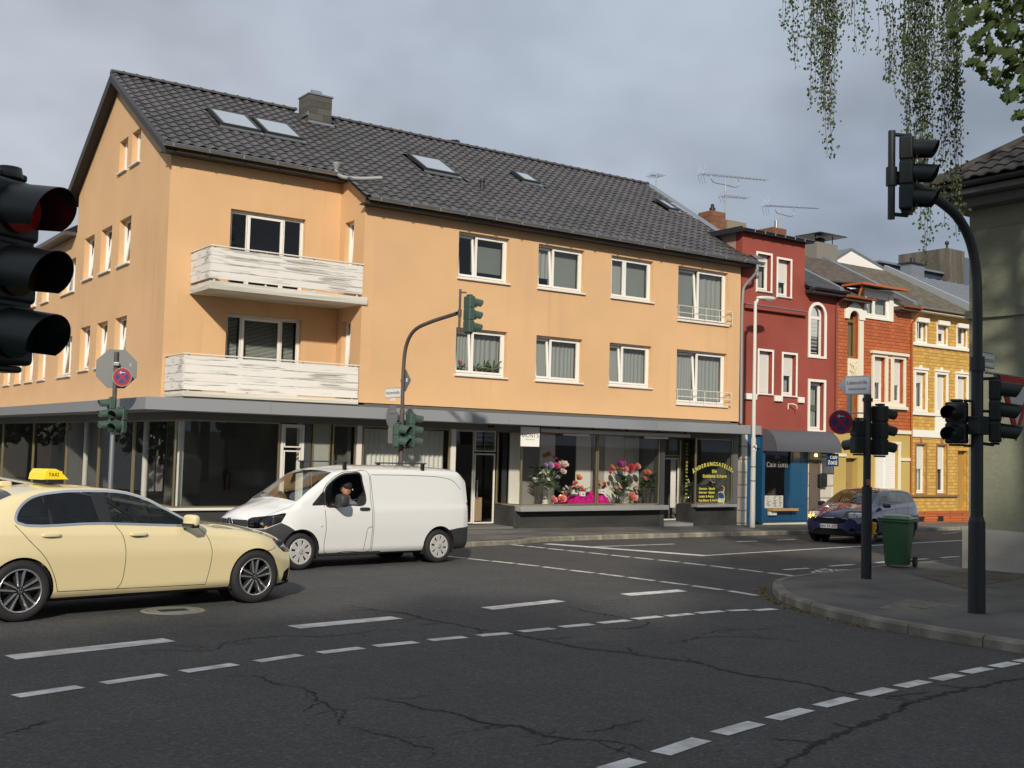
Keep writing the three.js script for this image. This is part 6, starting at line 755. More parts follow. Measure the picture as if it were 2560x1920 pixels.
  for (const s of [1, -1]) { const L = parts.headlight[s > 0 ? 0 : 1]; part(L, 'reflector', mg([mv(rot(lathe([[0.01, -0.06], [0.05, -0.03], [0.065, 0.02]], 18), 0, 0, -Math.PI / 2), 2.0, 0.79, s * 0.68), mv(rot(lathe([[0.01, -0.06], [0.04, -0.03], [0.05, 0.02]], 18), 0, 0, -Math.PI / 2), 2.06, 0.74, s * 0.53)]), M.chrome); part(L, 'lamp_housing', rbx(1.78, 2.02, 0.62, 0.92, s > 0 ? 0.4 : -0.78, s > 0 ? 0.78 : -0.4, 0.04), S([0.06, 0.06, 0.06], 0.35, { metalness: 0.6 })); part(L, 'indicator', mv(new THREE.SphereGeometry(0.035, 12, 8), 2.04, 0.70, s * 0.62), P([0.8, 0.32, 0.04], 0.1)); }
  // grille bars, star
  const gb = []; for (const y of [0.685, 0.735, 0.785]) gb.push(pipe([[2.16, y, 0.42], [2.315, y, 0.2], [2.35, y, 0], [2.315, y, -0.2], [2.16, y, -0.42]], 0.014, 20, 6)); part(parts.grille[0], 'grille_bar', mg(gb), M.plastic).userData.kind = 'stuff'; part(car, 'emblem', mg([mv(rot(new THREE.TorusGeometry(0.095, 0.011, 8, 32), 0, Math.PI / 2), 2.375, 0.755, 0), ...[0, 1, 2].map(k => rod([2.375, 0.755, 0], [2.375, 0.755 + 0.09 * Math.cos(k * 2.094), 0.09 * Math.sin(k * 2.094)], 0.014, 0.004, 6))]), M.chrome);
  for (const s of [1, -1]) { const d = parts.front_door[s > 0 ? 0 : 1]; part(d, 'handle', mirrorGeo(0.235, 0.06, 0.05), M.plastic, [X(1.3), 1.015, s * 0.895]); const m = part(car, 'wing_mirror', mirrorGeo(0.2, 0.23, 0.3), M.plastic, [X(0.69), 1.17, s * 1.06], [0, s * 0.12, 0]); part(m, 'mirror_arm', rbx(-0.06, 0.05, -0.11, -0.06, -0.16, 0.1, 0.015), M.plastic, [0.02, 0, -s * 0.1]); part(car, 'indicator', mirrorGeo(0.06, 0.04, 0.02), S([0.6, 0.58, 0.52], 0.3), [X(0.39), 0.735, s * 0.908]); }
  for (const x of [1.52, -1.52]) { wheelWell(car, x, 0.31, 0.37, 0.52, 0.87); for (const s of [1, -1]) wheel(car, x, 0.31, s * 0.79, 0.31, 0.215, 'cover', 0.21); }
  // roof bars
  for (const x of [X(0.98), X(2.75)]) { const b = part(car, 'roof_bar', mg([rbx(x - 0.03, x + 0.03, 1.83, 1.855, -0.78, 0.78, 0.01)]), M.plastic); for (const s of [1, -1]) part(b, 'bar_foot', rbx(x - 0.035, x + 0.035, 1.70, 1.84, s > 0 ? 0.66 : -0.71, s > 0 ? 0.71 : -0.66, 0.012), M.black); }
  const dark = S([0.012, 0.012, 0.012], 0.9), st = S([0.03, 0.026, 0.026], 0.85); seat(car, X(1.35), -0.42, st, 0.5); seat(car, X(1.35), 0.42, st, 0.5); part(car, 'bulkhead', bx(X(1.75), X(1.7), 0.25, 1.6, -0.7, 0.7), dark); part(car, 'dashboard', rbx(X(0.42), X(-0.05), 0.7, 1.08, -0.8, 0.8, 0.06), dark); part(car, 'cabin_floor', bx(X(1.7), X(0.1), 0.22, 0.27, -0.84, 0.84), dark); part(car, 'headliner', bx(X(1.7), X(0.9), 1.64, 1.65, -0.64, 0.64), dark); part(car, 'steering_wheel', rot(new THREE.TorusGeometry(0.19, 0.017, 8, 24), 0, Math.PI / 2 + 0.0, 0.5).translate(X(0.62), 1.1, -0.42), dark); part(car, 'inner_door', mg([bx(X(1.43), X(0.52), 0.3, 1.08, -0.86, -0.83), bx(X(1.43), X(0.52), 0.3, 1.08, 0.83, 0.86)]), dark); for (const s of [0, 1]) part(car, 'wiper', pipe([[X(0.05) + 0.02, 1.19, -0.55 + s * 0.6], [X(0.1), 1.245, -0.25 + s * 0.6], [X(0.12), 1.255, 0.1 + s * 0.5]], 0.012, 10, 6), M.black);
  const paper = solo('paper_sheet', mv(rot(bx(-0.15, 0.15, 0, 0.004, -0.1, 0.1), 0.1), 0, 0, 0), M.white, 'white sheet of paper lying on the van dashboard', 'paper'); car.updateMatrixWorld(); paper.position.copy(V3(X(0.1), 1.1, -0.1).applyMatrix4(car.matrixWorld));
  globalThis.vanCar = car; globalThis.vanX = X;
}
// --- blue estate car
{
  const car = thing('estate_car', 'dark blue estate car with lit indicator driving past the brick houses', 'car'); onRoad(car, [26.55, 5.68], [-0.972, 0.235]);
  const paint = P([0.010, 0.014, 0.085], 0.25, { clearcoat: 1, clearcoatRoughness: 0.03 }), X = s => 1.32 - s;
  const sp = { x0: -2.3, x1: 2.2, bowF: 0.34, bowR: 0.25, cy0: 0.75, cy1: 0.52, N: 90,
    top: [[2.2, 0.72], [2.14, 0.80], [1.95, 0.88], [1.6, 0.96], [1.2, 1.02], [1.0, 1.06], [0.7, 1.2], [0.35, 1.36], [0.0, 1.46], [-0.4, 1.5], [-1.2, 1.49], [-1.8, 1.43], [-2.1, 1.36], [-2.2, 1.2], [-2.3, 0.95]],
    by: [[2.2, 0.66], [2.0, 0.76], [1.6, 0.88], [1.0, 0.96], [0, 1.0], [-1, 1.05], [-1.8, 1.10], [-2.3, 0.9]], bz: [[2.2, 0.6], [1.9, 0.72], [1.4, 0.78], [0.5, 0.81], [-1, 0.82], [-1.9, 0.78], [-2.3, 0.7]], wz: [[2.2, 0.72], [1.95, 0.84], [1.5, 0.9], [0, 0.9], [-1.4, 0.91], [-2.0, 0.87], [-2.3, 0.76]], wy: [[2.2, 0.55], [1.4, 0.68], [-2.3, 0.7]], sy: [[2.2, 0.6], [1.8, 0.74], [1.2, 0.86], [-1, 0.95], [-2.3, 0.85]], bot: [[2.2, 0.22], [1.8, 0.19], [-1.8, 0.2], [-2.3, 0.32]],
    ry: [[2.2, 0.69], [1.6, 0.91], [1.1, 0.985], [0.95, 1.03], [0.6, 1.19], [0.2, 1.37], [-0.2, 1.43], [-1.2, 1.43], [-1.8, 1.38], [-2.1, 1.28], [-2.3, 0.93]], rz: [[2.2, 0.4], [1.3, 0.55], [1.0, 0.74], [0.6, 0.70], [0.2, 0.64], [-1, 0.62], [-2.0, 0.6], [-2.3, 0.5]] };
  const win = sdPoly(smoothPts([[0.82, 1.0], [0.45, 1.2], [0.1, 1.35], [-0.4, 1.395], [-1.2, 1.385], [-1.7, 1.33], [-1.95, 1.2], [-1.9, 1.13], [-1.0, 1.07], [0, 1.02]], 5, true));
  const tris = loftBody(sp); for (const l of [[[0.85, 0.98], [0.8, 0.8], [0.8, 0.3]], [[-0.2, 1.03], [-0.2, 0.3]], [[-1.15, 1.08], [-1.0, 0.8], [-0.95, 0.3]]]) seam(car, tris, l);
  const parts = cutCar(car, tris, [
    ['arch', inArch(1.32, 0.32, 0.36, 0.5), null], ['arch', inArch(-1.32, 0.32, 0.36, 0.5), null],
    ['window_pillar', (x, y, z) => Math.max(win(x, y), Math.min(Math.abs(x + 0.18 + 0.1 * (y - 1.1)) - 0.05, Math.abs(x + 1.1 + 0.1 * (y - 1.1)) - 0.05), 0.4 - z), M.carBlack, { pair: true }],
    ['side_window', (x, y, z) => Math.max(win(x, y), 0.4 - z, x + 1.1 + 0.1 * (y - 1.1)), M.carGlass, { pair: true, off: -0.004 }],
    ['side_window', (x, y, z) => Math.max(win(x, y), 0.4 - z, x + 0.18 + 0.1 * (y - 1.1)), M.carGlass, { pair: true, off: -0.004 }],
    ['side_window', (x, y, z) => Math.max(win(x, y), 0.4 - z), M.carGlass, { pair: true, off: -0.004 }],
    ['windscreen', (x, y, z, v) => Math.max(6.05 - v, Math.abs(x - 0.55) - 0.46 + 0.08 * z * z), M.screenGlass, { off: -0.003 }],
    ['rear_window', (x, y, z, v) => Math.max(6.1 - v, Math.abs(x + 2.17) - 0.08), M.carGlass],
    ['headlight', (x, y, z) => Math.max(sdPoly([[1.55, 0.86], [1.75, 0.86], [2.3, 0.74], [2.3, 0.64], [1.95, 0.67], [1.7, 0.76]])(x, y), 0.36 - z), M.lampGlass, { pair: true, off: -0.004 }],
    ['grille', (x, y, z) => Math.max(Math.abs(y - 0.60) - 0.075 + 0.18 * z * z, z - 0.46, 1.9 - x), M.gapBlack, { off: -0.02 }],
    ['fog_light', (x, y, z) => Math.max(Math.hypot((y - 0.36) * 1.3, z - 0.6) - 0.075, 1.7 - x), M.lampGlass, { pair: true, off: -0.005 }],
    ['lower_intake', (x, y, z) => Math.max(Math.abs(y - 0.33) - 0.06, z - 0.42, 1.9 - x), M.gapBlack, { off: -0.02 }],
    ['tail_light', (x, y, z) => Math.max(Math.abs(y - 0.95) - 0.12, 0.5 - z, x + 2.0), P([0.4, 0.02, 0.02], 0.1), { pair: true }],
    ['underbody', (x, y, z, v) => v - 1.3, M.gapBlack],
  ], paint);
  for (const s of [1, -1]) { const L = parts.headlight[s > 0 ? 0 : 1]; part(L, 'reflector', mv(rot(lathe([[0.01, -0.05], [0.05, -0.02], [0.06, 0.03]], 16), 0, 0, -Math.PI / 2), 1.86, 0.755, s * 0.6), M.chrome); part(L, 'lamp_housing', rbx(1.6, 1.84, 0.66, 0.82, s > 0 ? 0.4 : -0.74, s > 0 ? 0.74 : -0.4, 0.03), S([0.8, 0.8, 0.8], 0.25, { metalness: 0.4 })); const m = part(car, 'wing_mirror', mirrorGeo(0.13, 0.14, 0.22), paint, [0.62, 1.02, s * 0.96]); }
  const ind = part(car, 'indicator', mv(new THREE.SphereGeometry(0.045, 12, 8), 1.86, 0.70, 0.7), S([1, 0.5, 0.05], 0.3, { emissive: new THREE.Color(1, 0.55, 0.08), emissiveIntensity: 2.2 }));
  const il = new THREE.PointLight(new THREE.Color(1, 0.55, 0.1), 0.15); il.position.set(2.05, 0.70, 0.72); ind.add(il);
  part(car, 'grille_trim', pipe([[1.86, 0.60, 0.56], [2.08, 0.665, 0.4], [2.205, 0.68, 0], [2.08, 0.665, -0.4], [1.86, 0.60, -0.56]], 0.012, 30, 6), M.chrome);
  const pt = canvasTex(512, 112, (c, w, h) => { c.fillStyle = '#e9e9e4'; c.fillRect(0, 0, w, h); c.fillStyle = '#1c3f94'; c.fillRect(0, 0, 46, h); c.fillStyle = '#141414'; c.font = 'bold 92px sans-serif'; c.fillText('BN TK 337', 62, 90); }); const np = part(car, 'number_plate', rbx(2.2, 2.216, 0.40, 0.51, -0.26, 0.26, 0.004, 1), M.white); part(np, 'plate_print', rot(new THREE.PlaneGeometry(0.52, 0.11), 0, Math.PI / 2).translate(2.2185, 0.455, 0), S([1, 1, 1], 0.4, { map: pt }));
  for (const x of [1.32, -1.32]) { wheelWell(car, x, 0.32, 0.355, 0.5, 0.84); for (const s of [1, -1]) wheel(car, x, 0.32, s * 0.77, 0.32, 0.215, 'plain', 0.2); }
  const st = S([0.03, 0.03, 0.032], 0.85); seat(car, -0.1, 0.36, st, 0.34); seat(car, -0.1, -0.36, st, 0.34); part(car, 'rear_bench', rbx(-1.15, -1.0, 0.4, 1.05, -0.6, 0.6, 0.05), st); part(car, 'dashboard', rbx(0.55, 1.0, 0.6, 0.95, -0.68, 0.68, 0.06), st); part(car, 'cabin_floor', bx(-2.0, 1.0, 0.25, 0.28, -0.7, 0.7), st);
}
// ---------------------------------------------------------------- traffic lights, signs, lamp, bin, driver
M.sigGreen = S([0.05, 0.088, 0.068], 0.5); M.sigDark = S([0.010, 0.016, 0.014], 0.45); M.mast = S([0.03, 0.034, 0.036], 0.5, { metalness: 0.2 }); M.mastRust = S([1, 1, 1], 0.6, { map: mottled([0.055, 0.045, 0.04], [0.11, 0.09, 0.08], 0.6, 256, { f: 6, con: 2, seed: 701 }) }); M.signGrey = S([0.17, 0.178, 0.18], 0.6, { metalness: 0.1 });
const visorGeo = (R, L) => { const n = 22, p = [], ix = []; for (let i = 0; i <= n; i++) { const t = (i / n - 0.5) * 2 * 2.25, len = L * (0.42 + 0.58 * Math.pow(Math.max(0, Math.cos(t / 2.25 * 1.25)), 0.8)), s = Math.sin(t), c = Math.cos(t); for (const [r, z, d] of [[R, 0, 0], [R * 0.96, len, -0.0], [R * 0.93, len, 0], [R * 0.965, 0, 0]]) p.push(s * r, c * r - z * 0.12, z); } for (let i = 0; i < n; i++) for (let k = 0; k < 3; k++) { const a = i * 4 + k, b = a + 4; ix.push(a, b, a + 1, b, b + 1, a + 1); } const g = new THREE.BufferGeometry(); g.setAttribute('position', new THREE.Float32BufferAttribute(p, 3)); g.setIndex(ix); return toCreasedNormals(g.toNonIndexed(), 0.7); };
const visG = visorGeo(0.118, 0.265), lensG = rot(new THREE.SphereGeometry(0.26, 20, 8, 0, 6.2832, 0, 0.43), Math.PI / 2).translate(0, 0, -0.215);
const lensM = [S([0.05, 0.006, 0.006], 0.25), S([0.06, 0.035, 0.004], 0.25), S([0.004, 0.04, 0.025], 0.25)], litM = S([0.035, 0.004, 0.004], 0.35, { emissive: new THREE.Color(1, 0.05, 0.03), emissiveIntensity: 0.022 });
// a signal head: origin at the middle of its foot, faces +z
function head(mast, pos, yaw, n, lit, m, sc = 1, tilt = 0) {
  const c = 0.278, H = part(mast, 'signal_head', mg([...Array(n)].map((_, i) => rbx(-0.135, 0.135, i * c + 0.004, (i + 1) * c - 0.004, -0.15, 0, 0.025, 2)).concat([rbx(-0.12, 0.12, 0.01, n * c - 0.01, -0.145, -0.012, 0.02, 1), rbx(-0.075, 0.075, n * c, n * c + 0.035, -0.12, -0.03, 0.012, 1), rbx(-0.09, 0.09, -0.03, 0.0, -0.13, -0.02, 0.012, 1)])), m, pos, [tilt, yaw, 0]); H.rotation.order = 'YXZ'; H.scale.setScalar(sc);
  for (let i = 0; i < n; i++) { const y = (n - 1 - i) * c + c / 2; part(H, 'visor', visG, m, [0, y, 0]); const k = n === 2 ? i * 2 : i, on = lit === i, l = part(H, 'lens', lensG, on ? litM : lensM[k], [0, y, 0.004]); if (on) { const pl = new THREE.PointLight(new THREE.Color(1, 0.06, 0.03), 0.0015); pl.position.set(0, y, 0.09); H.add(pl); } }
  return H;
}
function mastAt(label, x, z, group) { return thingW('traffic_light', label, 'traffic light', [x, G(x, z) + KH - 0.01, z], group); }
const PX = Math.PI / 2;
{ // foreground left
  const x = 0.86, z = 20.15, m = mastAt('dark traffic light close to the camera at the left edge', x, z); part(m, 'pole', rod([x, 0.5, z], [x, 3.75, z], 0.055, 0.05, 16), M.mast); head(m, [1.045, 2.69, 20.57], 0.55, 3, 0, M.sigDark, 1.02); for (const y of [2.68, 3.58]) part(m, 'bracket', rod([x, y, z], [1.0, y, 20.5], 0.02), M.sigDark); part(m, 'cap', mg([mv(lathe([[0, 0.05], [0.055, 0.05], [0.065, 0.0]], 16), 1.01, 3.55, 20.5)]), M.sigDark);
}
{ // left corner pole
  const x = 7.12, z = 0.42, m = mastAt('green traffic light on grey pole behind the taxi roof', x, z); part(m, 'pole', mg([rod([x, 0.1, z], [x, 3.05, z], 0.058, 0.055, 16)]), M.zinc); part(m, 'upper_pole', rod([x, 3.0, z], [x, 4.3, z], 0.048, 0.048, 14), M.mastRust); head(m, [x - 0.12, 2.54, z - 0.02], -PX, 3, -1, M.sigGreen, 0.86); head(m, [x + 0.06, 2.48, z + 0.17], -PX + 0.62, 2, -1, M.sigGreen, 1.0);
  const s = thing('stop_sign', 'back of an octagonal stop sign on the pole by the gable', 'sign', [x, 3.92, z + 0.04], -0.35); const oc = []; for (let k = 0; k < 8; k++) oc.push([0.465 * Math.cos((k + 0.5) * Math.PI / 4), 0.465 * Math.sin((k + 0.5) * Math.PI / 4)]); part(s, 'plate', mv(ext(oc, 0.012, { bevel: 0.004 }), 0, 0, -0.08), M.signGrey); part(s, 'clamp', mg([rbx(-0.06, 0.06, 0.06, 0.14, -0.07, 0.06, 0.01), rbx(0.27, 0.32, 0.06, 0.14, -0.066, -0.062, 0.001)]), M.steel);
}
const noStop = canvasTex(256, 256, (c, w) => { c.fillStyle = '#d8d8d4'; c.fillRect(0, 0, w, w); c.fillStyle = '#b01419'; c.beginPath(); c.arc(128, 128, 124, 0, 7); c.fill(); c.fillStyle = '#17348f'; c.beginPath(); c.arc(128, 128, 90, 0, 7); c.fill(); c.strokeStyle = '#b01419'; c.lineWidth = 30; for (const s of [-1, 1]) { c.beginPath(); c.moveTo(128 - 80 * s, 48); c.lineTo(128 + 80 * s, 208); c.stroke(); } c.strokeStyle = '#e8e8e4'; c.lineWidth = 10; c.beginPath(); c.moveTo(165, 66); c.lineTo(96, 66); c.moveTo(116, 50); c.lineTo(94, 66); c.lineTo(116, 82); c.stroke(); });
function roundSign(label, p, yaw, R, face, group) { const s = thing('no_stopping_sign', label, 'sign', p, yaw, group); part(s, 'plate', rot(new THREE.CylinderGeometry(R, R, 0.01, 40), PX), M.signGrey); part(s, 'face', mv(new THREE.CircleGeometry(R * 0.985, 40), 0, 0, 0.0065), S([0.7, 0.7, 0.7], 0.45, { map: face })); return s; }
{ const s = roundSign('small red and blue no stopping sign in front of the octagonal sign', [7.2, 3.73, 0.66], -0.55, 0.21, noStop, 'no stopping signs'); part(s, 'bracket', rbx(-0.1, 0.02, -0.02, 0.03, -0.2, -0.006, 0.006), M.steel); }
{ // middle mast with arm over the road
  const x = 13.38, z = 2.37, m = mastAt('green traffic light with curved brown arm behind the white van', x, z); part(m, 'pole', rod([x, 0.05, z], [x, 3.25, z], 0.062, 0.058, 16), M.mastRust); part(m, 'arm', pipe([[x, 3.2, z], [x, 4.3, z], [x, 4.75, z + 0.08], [x, 5.02, z + 0.28], [x, 5.16, z + 0.55], [x, 5.26, z + 1.1], [x, 5.38, 4.72]], 0.045, 50, 12), M.mastRust);
  part(m, 'bracket', mg([rod([x + 0.02, 4.9, 4.8], [x + 0.02, 5.92, 4.8], 0.028), rod([x + 0.02, 5.85, 4.8], [x + 0.15, 5.85, 4.86], 0.018), rod([x + 0.02, 4.93, 4.8], [x + 0.15, 4.9, 4.86], 0.018), rod([x + 0.02, 5.3, 4.8], [x + 0.02, 5.46, 4.8], 0.045), rod([x, 3.14, z], [x + 0.12, 3.14, z + 0.1], 0.015), rod([x, 2.32, z], [x + 0.12, 2.32, z + 0.1], 0.015)]), M.mastRust);
  head(m, [13.66, 4.94, 4.9], PX, 3, -1, M.sigGreen, 1.0); head(m, [13.62, 2.34, 2.5], PX, 3, -1, M.sigGreen, 0.98); head(m, [13.27, 2.33, 2.55], 0.5, 2, 0, M.sigGreen, 1.02); part(m, 'signal_box', rbx(13.34, 13.5, 2.5, 2.68, 2.52, 2.62, 0.01), S([0.03, 0.14, 0.11], 0.5)); part(m, 'back_panel', bx(13.1, 13.22, 2.42, 2.8, 2.2, 2.22), M.signGrey);
  const bk = thing('priority_sign', 'grey back of a diamond shaped sign on the brown mast', 'sign', [x + 0.06, 3.95, z + 0.0], PX); part(bk, 'plate', mv(ext([[-0.25, 0], [0, -0.27], [0.25, 0], [0, 0.27]], 0.012, { bevel: 0.003 }), 0, 0, 0), M.signGrey); part(bk, 'sticker', bx(-0.1, -0.05, -0.04, 0.05, -0.012, -0.0032), M.white);
  const rb = thing('round_sign', 'grey back of a round sign left of the middle mast', 'sign', [x, 3.08, 1.86], PX); part(rb, 'plate', rot(new THREE.CylinderGeometry(0.28, 0.28, 0.012, 40), PX), M.signGrey); part(rb, 'bracket', rod([-0.45, 0.1, -0.012], [0.1, 0.1, -0.012], 0.012), M.steel);
  const nm = canvasTex(512, 160, (c, w, h) => { c.fillStyle = '#e4e4dc'; c.fillRect(0, 0, w, h); c.strokeStyle = '#8b8b84'; c.lineWidth = 5; c.strokeRect(12, 12, w - 24, h - 24); c.fillStyle = '#151515'; c.font = 'bold 72px sans-serif'; c.textAlign = 'center'; c.fillText('Wurzerstraße', w / 2, 105, w - 70); }); M.streetName = S([1, 1, 1], 0.5, { map: nm });
  const ss = thing('street_name_sign', 'white street name sign with grey frame on the middle mast', 'sign', [x - 0.02, 3.53, z - 0.04], -PX, 'street name signs'); part(ss, 'plate', rbx(-0.8, 0.0, 0.0, 0.25, -0.008, 0.008, 0.004), M.signGrey); part(ss, 'face', mv(new THREE.PlaneGeometry(0.78, 0.23), -0.4, 0.125, 0.0095), M.streetName); part(ss, 'info_plate', rbx(-0.52, -0.3, -0.075, -0.008, -0.006, 0.006, 0.003), M.white);
}
{ // right mast
  const x = 12.83, z = 17.88, m = mastAt('tall dark mast with arm traffic light at the right', x, z); part(m, 'pole', mg([rod([x, 0.3, z], [x, 1.62, z], 0.105, 0.1, 20), rod([x, 1.6, z], [x, 1.68, z], 0.1, 0.08, 20), rod([x, 1.66, z], [x, 3.55, z], 0.075, 0.072, 18), rod([x, 3.5, z], [x, 3.68, z], 0.092, 0.088, 18)]), M.mast);
  part(m, 'arm', pipe([[x, 3.6, z], [x, 4.3, z], [x - 0.03, 4.75, z], [x - 0.16, 5.12, z], [x - 0.4, 5.37, z], [x - 0.75, 5.52, z], [x - 1.62, 5.72, z - 0.03]], 0.06, 50, 14), M.mast);
  head(m, [11.36, 5.30, 17.99], 0.5, 3, 0, M.sigDark, 1.06); part(m, 'bracket', mg([rod([11.16, 5.2, 17.82], [11.16, 6.26, 17.82], 0.042), rod([11.16, 6.22, 17.82], [11.36, 6.22, 17.9], 0.024), rod([11.16, 5.26, 17.82], [11.36, 5.26, 17.9], 0.024), rod([11.16, 5.68, 17.82], [11.32, 5.68, 17.86], 0.06), rod([11.16, 5.6, 17.82], [11.16, 5.82, 17.82], 0.065), rod([x, 3.4, z], [13.1, 3.42, z + 0.05], 0.02), rod([x, 3.0, z], [13.0, 3.0, z + 0.05], 0.018), rod([x, 2.6, z], [13.1, 2.58, z + 0.05], 0.02), rod([12.68, 2.56, 17.8], [x, 2.56, z], 0.018), rod([12.68, 3.12, 17.8], [x, 3.12, z], 0.018)]), M.mast);
  head(m, [13.12, 2.61, 18.03], 0.5, 3, 0, M.sigDark, 0.95); head(m, [12.60, 2.58, 17.72], -PX + 0.25, 2, -1, M.sigDark, 0.95); part(m, 'control_box', rbx(12.68, 12.92, 2.70, 2.93, 17.84, 18.0, 0.015), M.sigDark);
  const ss = thing('street_name_sign', 'shaded street name sign on the right mast above the give way sign', 'sign', [x + 0.06, 3.55, z + 0.02], 0.15, 'street name signs'); part(ss, 'plate', rbx(0, 0.36, 0.0, 0.2, -0.008, 0.008, 0.004), M.signGrey); part(ss, 'face', mv(new THREE.PlaneGeometry(0.35, 0.17), 0.18, 0.1, 0.0095), M.streetName); part(ss, 'info_plate', rbx(0.08, 0.2, -0.06, -0.005, -0.005, 0.005, 0.002), M.white);
  const y = thing('give_way_sign', 'red edged triangular give way sign cut by the right edge', 'sign', [13.66, 3.46, z + 0.02], 0.1); part(y, 'plate', ext([[-0.47, 0], [0.47, 0], [0, -0.81]], 0.008, { bevel: 0.006 }), S([0.42, 0.02, 0.02], 0.5)); part(y, 'face', ext([[-0.3, -0.105], [0.3, -0.105], [0, -0.62]], 0.004).translate(0, 0, 0.015), S([0.62, 0.62, 0.6], 0.5)); part(y, 'bracket', mg([rod([-0.83, 0.02, -0.01], [0.2, 0.02, -0.01], 0.014), rbx(-0.55, -0.35, -0.14, 0.02, -0.03, -0.012, 0.004)]), M.zinc);
}
{ // second pole on the corner
  const x = 15.4, z = 14.28, m = mastAt('dark traffic light pole by the kerb corner with two heads', x, z); part(m, 'pole', mg([rod([x, 0.2, z], [x, 1.9, z], 0.085, 0.08, 18), rod([x, 1.88, z], [x, 3.42, z], 0.062, 0.06, 16), rod([x, 3.3, z], [x, 3.36, z], 0.085, 0.085, 14)]), M.mast); head(m, [15.3, 2.44, 14.13], Math.PI - 0.2, 2, -1, M.sigDark, 1.0); head(m, [15.62, 2.42, 14.42], PX - 0.1, 3, -1, M.sigDark, 0.98);
  const pb = thing('push_button_box', 'yellow pedestrian push button box on the dark corner pole', 'button box', [x + 0.1, 1.12, z + 0.03], 0.3); part(pb, 'case', rbx(-0.045, 0.045, 0, 0.2, -0.05, 0.07, 0.02, 3), S([0.72, 0.40, 0.02], 0.45)); part(pb, 'button', rot(new THREE.CylinderGeometry(0.025, 0.03, 0.02, 16), PX).translate(0, 0.07, 0.075), M.black);
  part(m, 'sticker', mv(new THREE.PlaneGeometry(0.07, 0.1), 0, 0, 0), S([0.5, 0.1, 0.1], 0.5), [x - 0.05, 1.98, z + 0.067], [0, -0.6, 0]);
  const dt = canvasTex(512, 288, (c, w, h) => { c.fillStyle = '#c9cbd0'; c.fillRect(0, 0, w, h); c.fillStyle = '#33353a'; c.textAlign = 'left'; c.font = 'bold 84px sans-serif'; c.fillText('Lebenshilfe', 26, 130, 440); c.font = 'bold 66px sans-serif'; c.fillText('Sebastianstr.', 60, 232, 400); c.font = '36px sans-serif'; }); const ds = thing('direction_sign', 'grey arrow shaped direction sign pointing left on the corner pole', 'sign', [x, 3.42, z], -PX + 0.05); part(ds, 'plate', ext([[0.06, 0], [0.06, 0.31], [-0.42, 0.31], [-0.56, 0.155], [-0.42, 0]], 0.02, { bevel: 0.004 }), S([0.36, 0.37, 0.40], 0.5)); part(ds, 'face', mv(new THREE.PlaneGeometry(0.46, 0.27), -0.18, 0.155, 0.0255), S([1, 1, 1], 0.5, { map: dt }));
  const s = roundSign('shaded no stopping sign on the corner pole beside the red house', [15.0, 2.95, 14.06], -0.6, 0.205, noStop, 'no stopping signs'); part(s, 'bracket', rod([0.02, 0.16, -0.012], [0.46, 0.16, -0.06], 0.012), M.steel);
}
{ // white street lamp
  const x = 26.9, z = 1.18, o = thingW('street_lamp', 'white street lamp post in front of the red house', 'street lamp', [x, G(x, z) + KH, z]); const wm = S([0.62, 0.61, 0.56], 0.45); part(o, 'post', mg([rod([x, 0.0, z], [x, 2.9, z], 0.085, 0.08, 18), rod([x, 2.88, z], [x, 7.3, z], 0.062, 0.05, 16)]), wm); const ah = part(o, 'lamp_head', mg([mirrorGeo(0.95, 0.13, 0.26).translate(0.5, 0.06, 0.05), rod([0, -0.15, 0], [0.12, 0.04, 0.02], 0.05, 0.04)]), wm, [x, 7.36, z], [0, 0.1, 0.06]); part(ah, 'lamp_glass', mirrorGeo(0.55, 0.06, 0.2).translate(0.55, 0.0, 0.05), P([0.7, 0.7, 0.66], 0.3, { transmission: 0.4, thickness: 0 })); for (const y of [1.55, 2.0]) part(o, 'clamp_band', rot(new THREE.TorusGeometry(0.088, 0.012, 6, 24), PX).translate(x, y, z), M.black); part(o, 'sticker', mv(new THREE.PlaneGeometry(0.13, 0.18), 0, 0, 0), S([1, 1, 1], 0.5, { map: canvasTex(64, 96, (c) => { c.fillStyle = '#e2e0da'; c.fillRect(0, 0, 64, 96); c.fillStyle = '#b54a3a'; c.fillRect(6, 10, 40, 40); c.fillStyle = '#4a5aa8'; c.fillRect(36, 40, 26, 40); }) }), [x - 0.03, 2.6, z + 0.085], [0, -0.4, 0]);
}
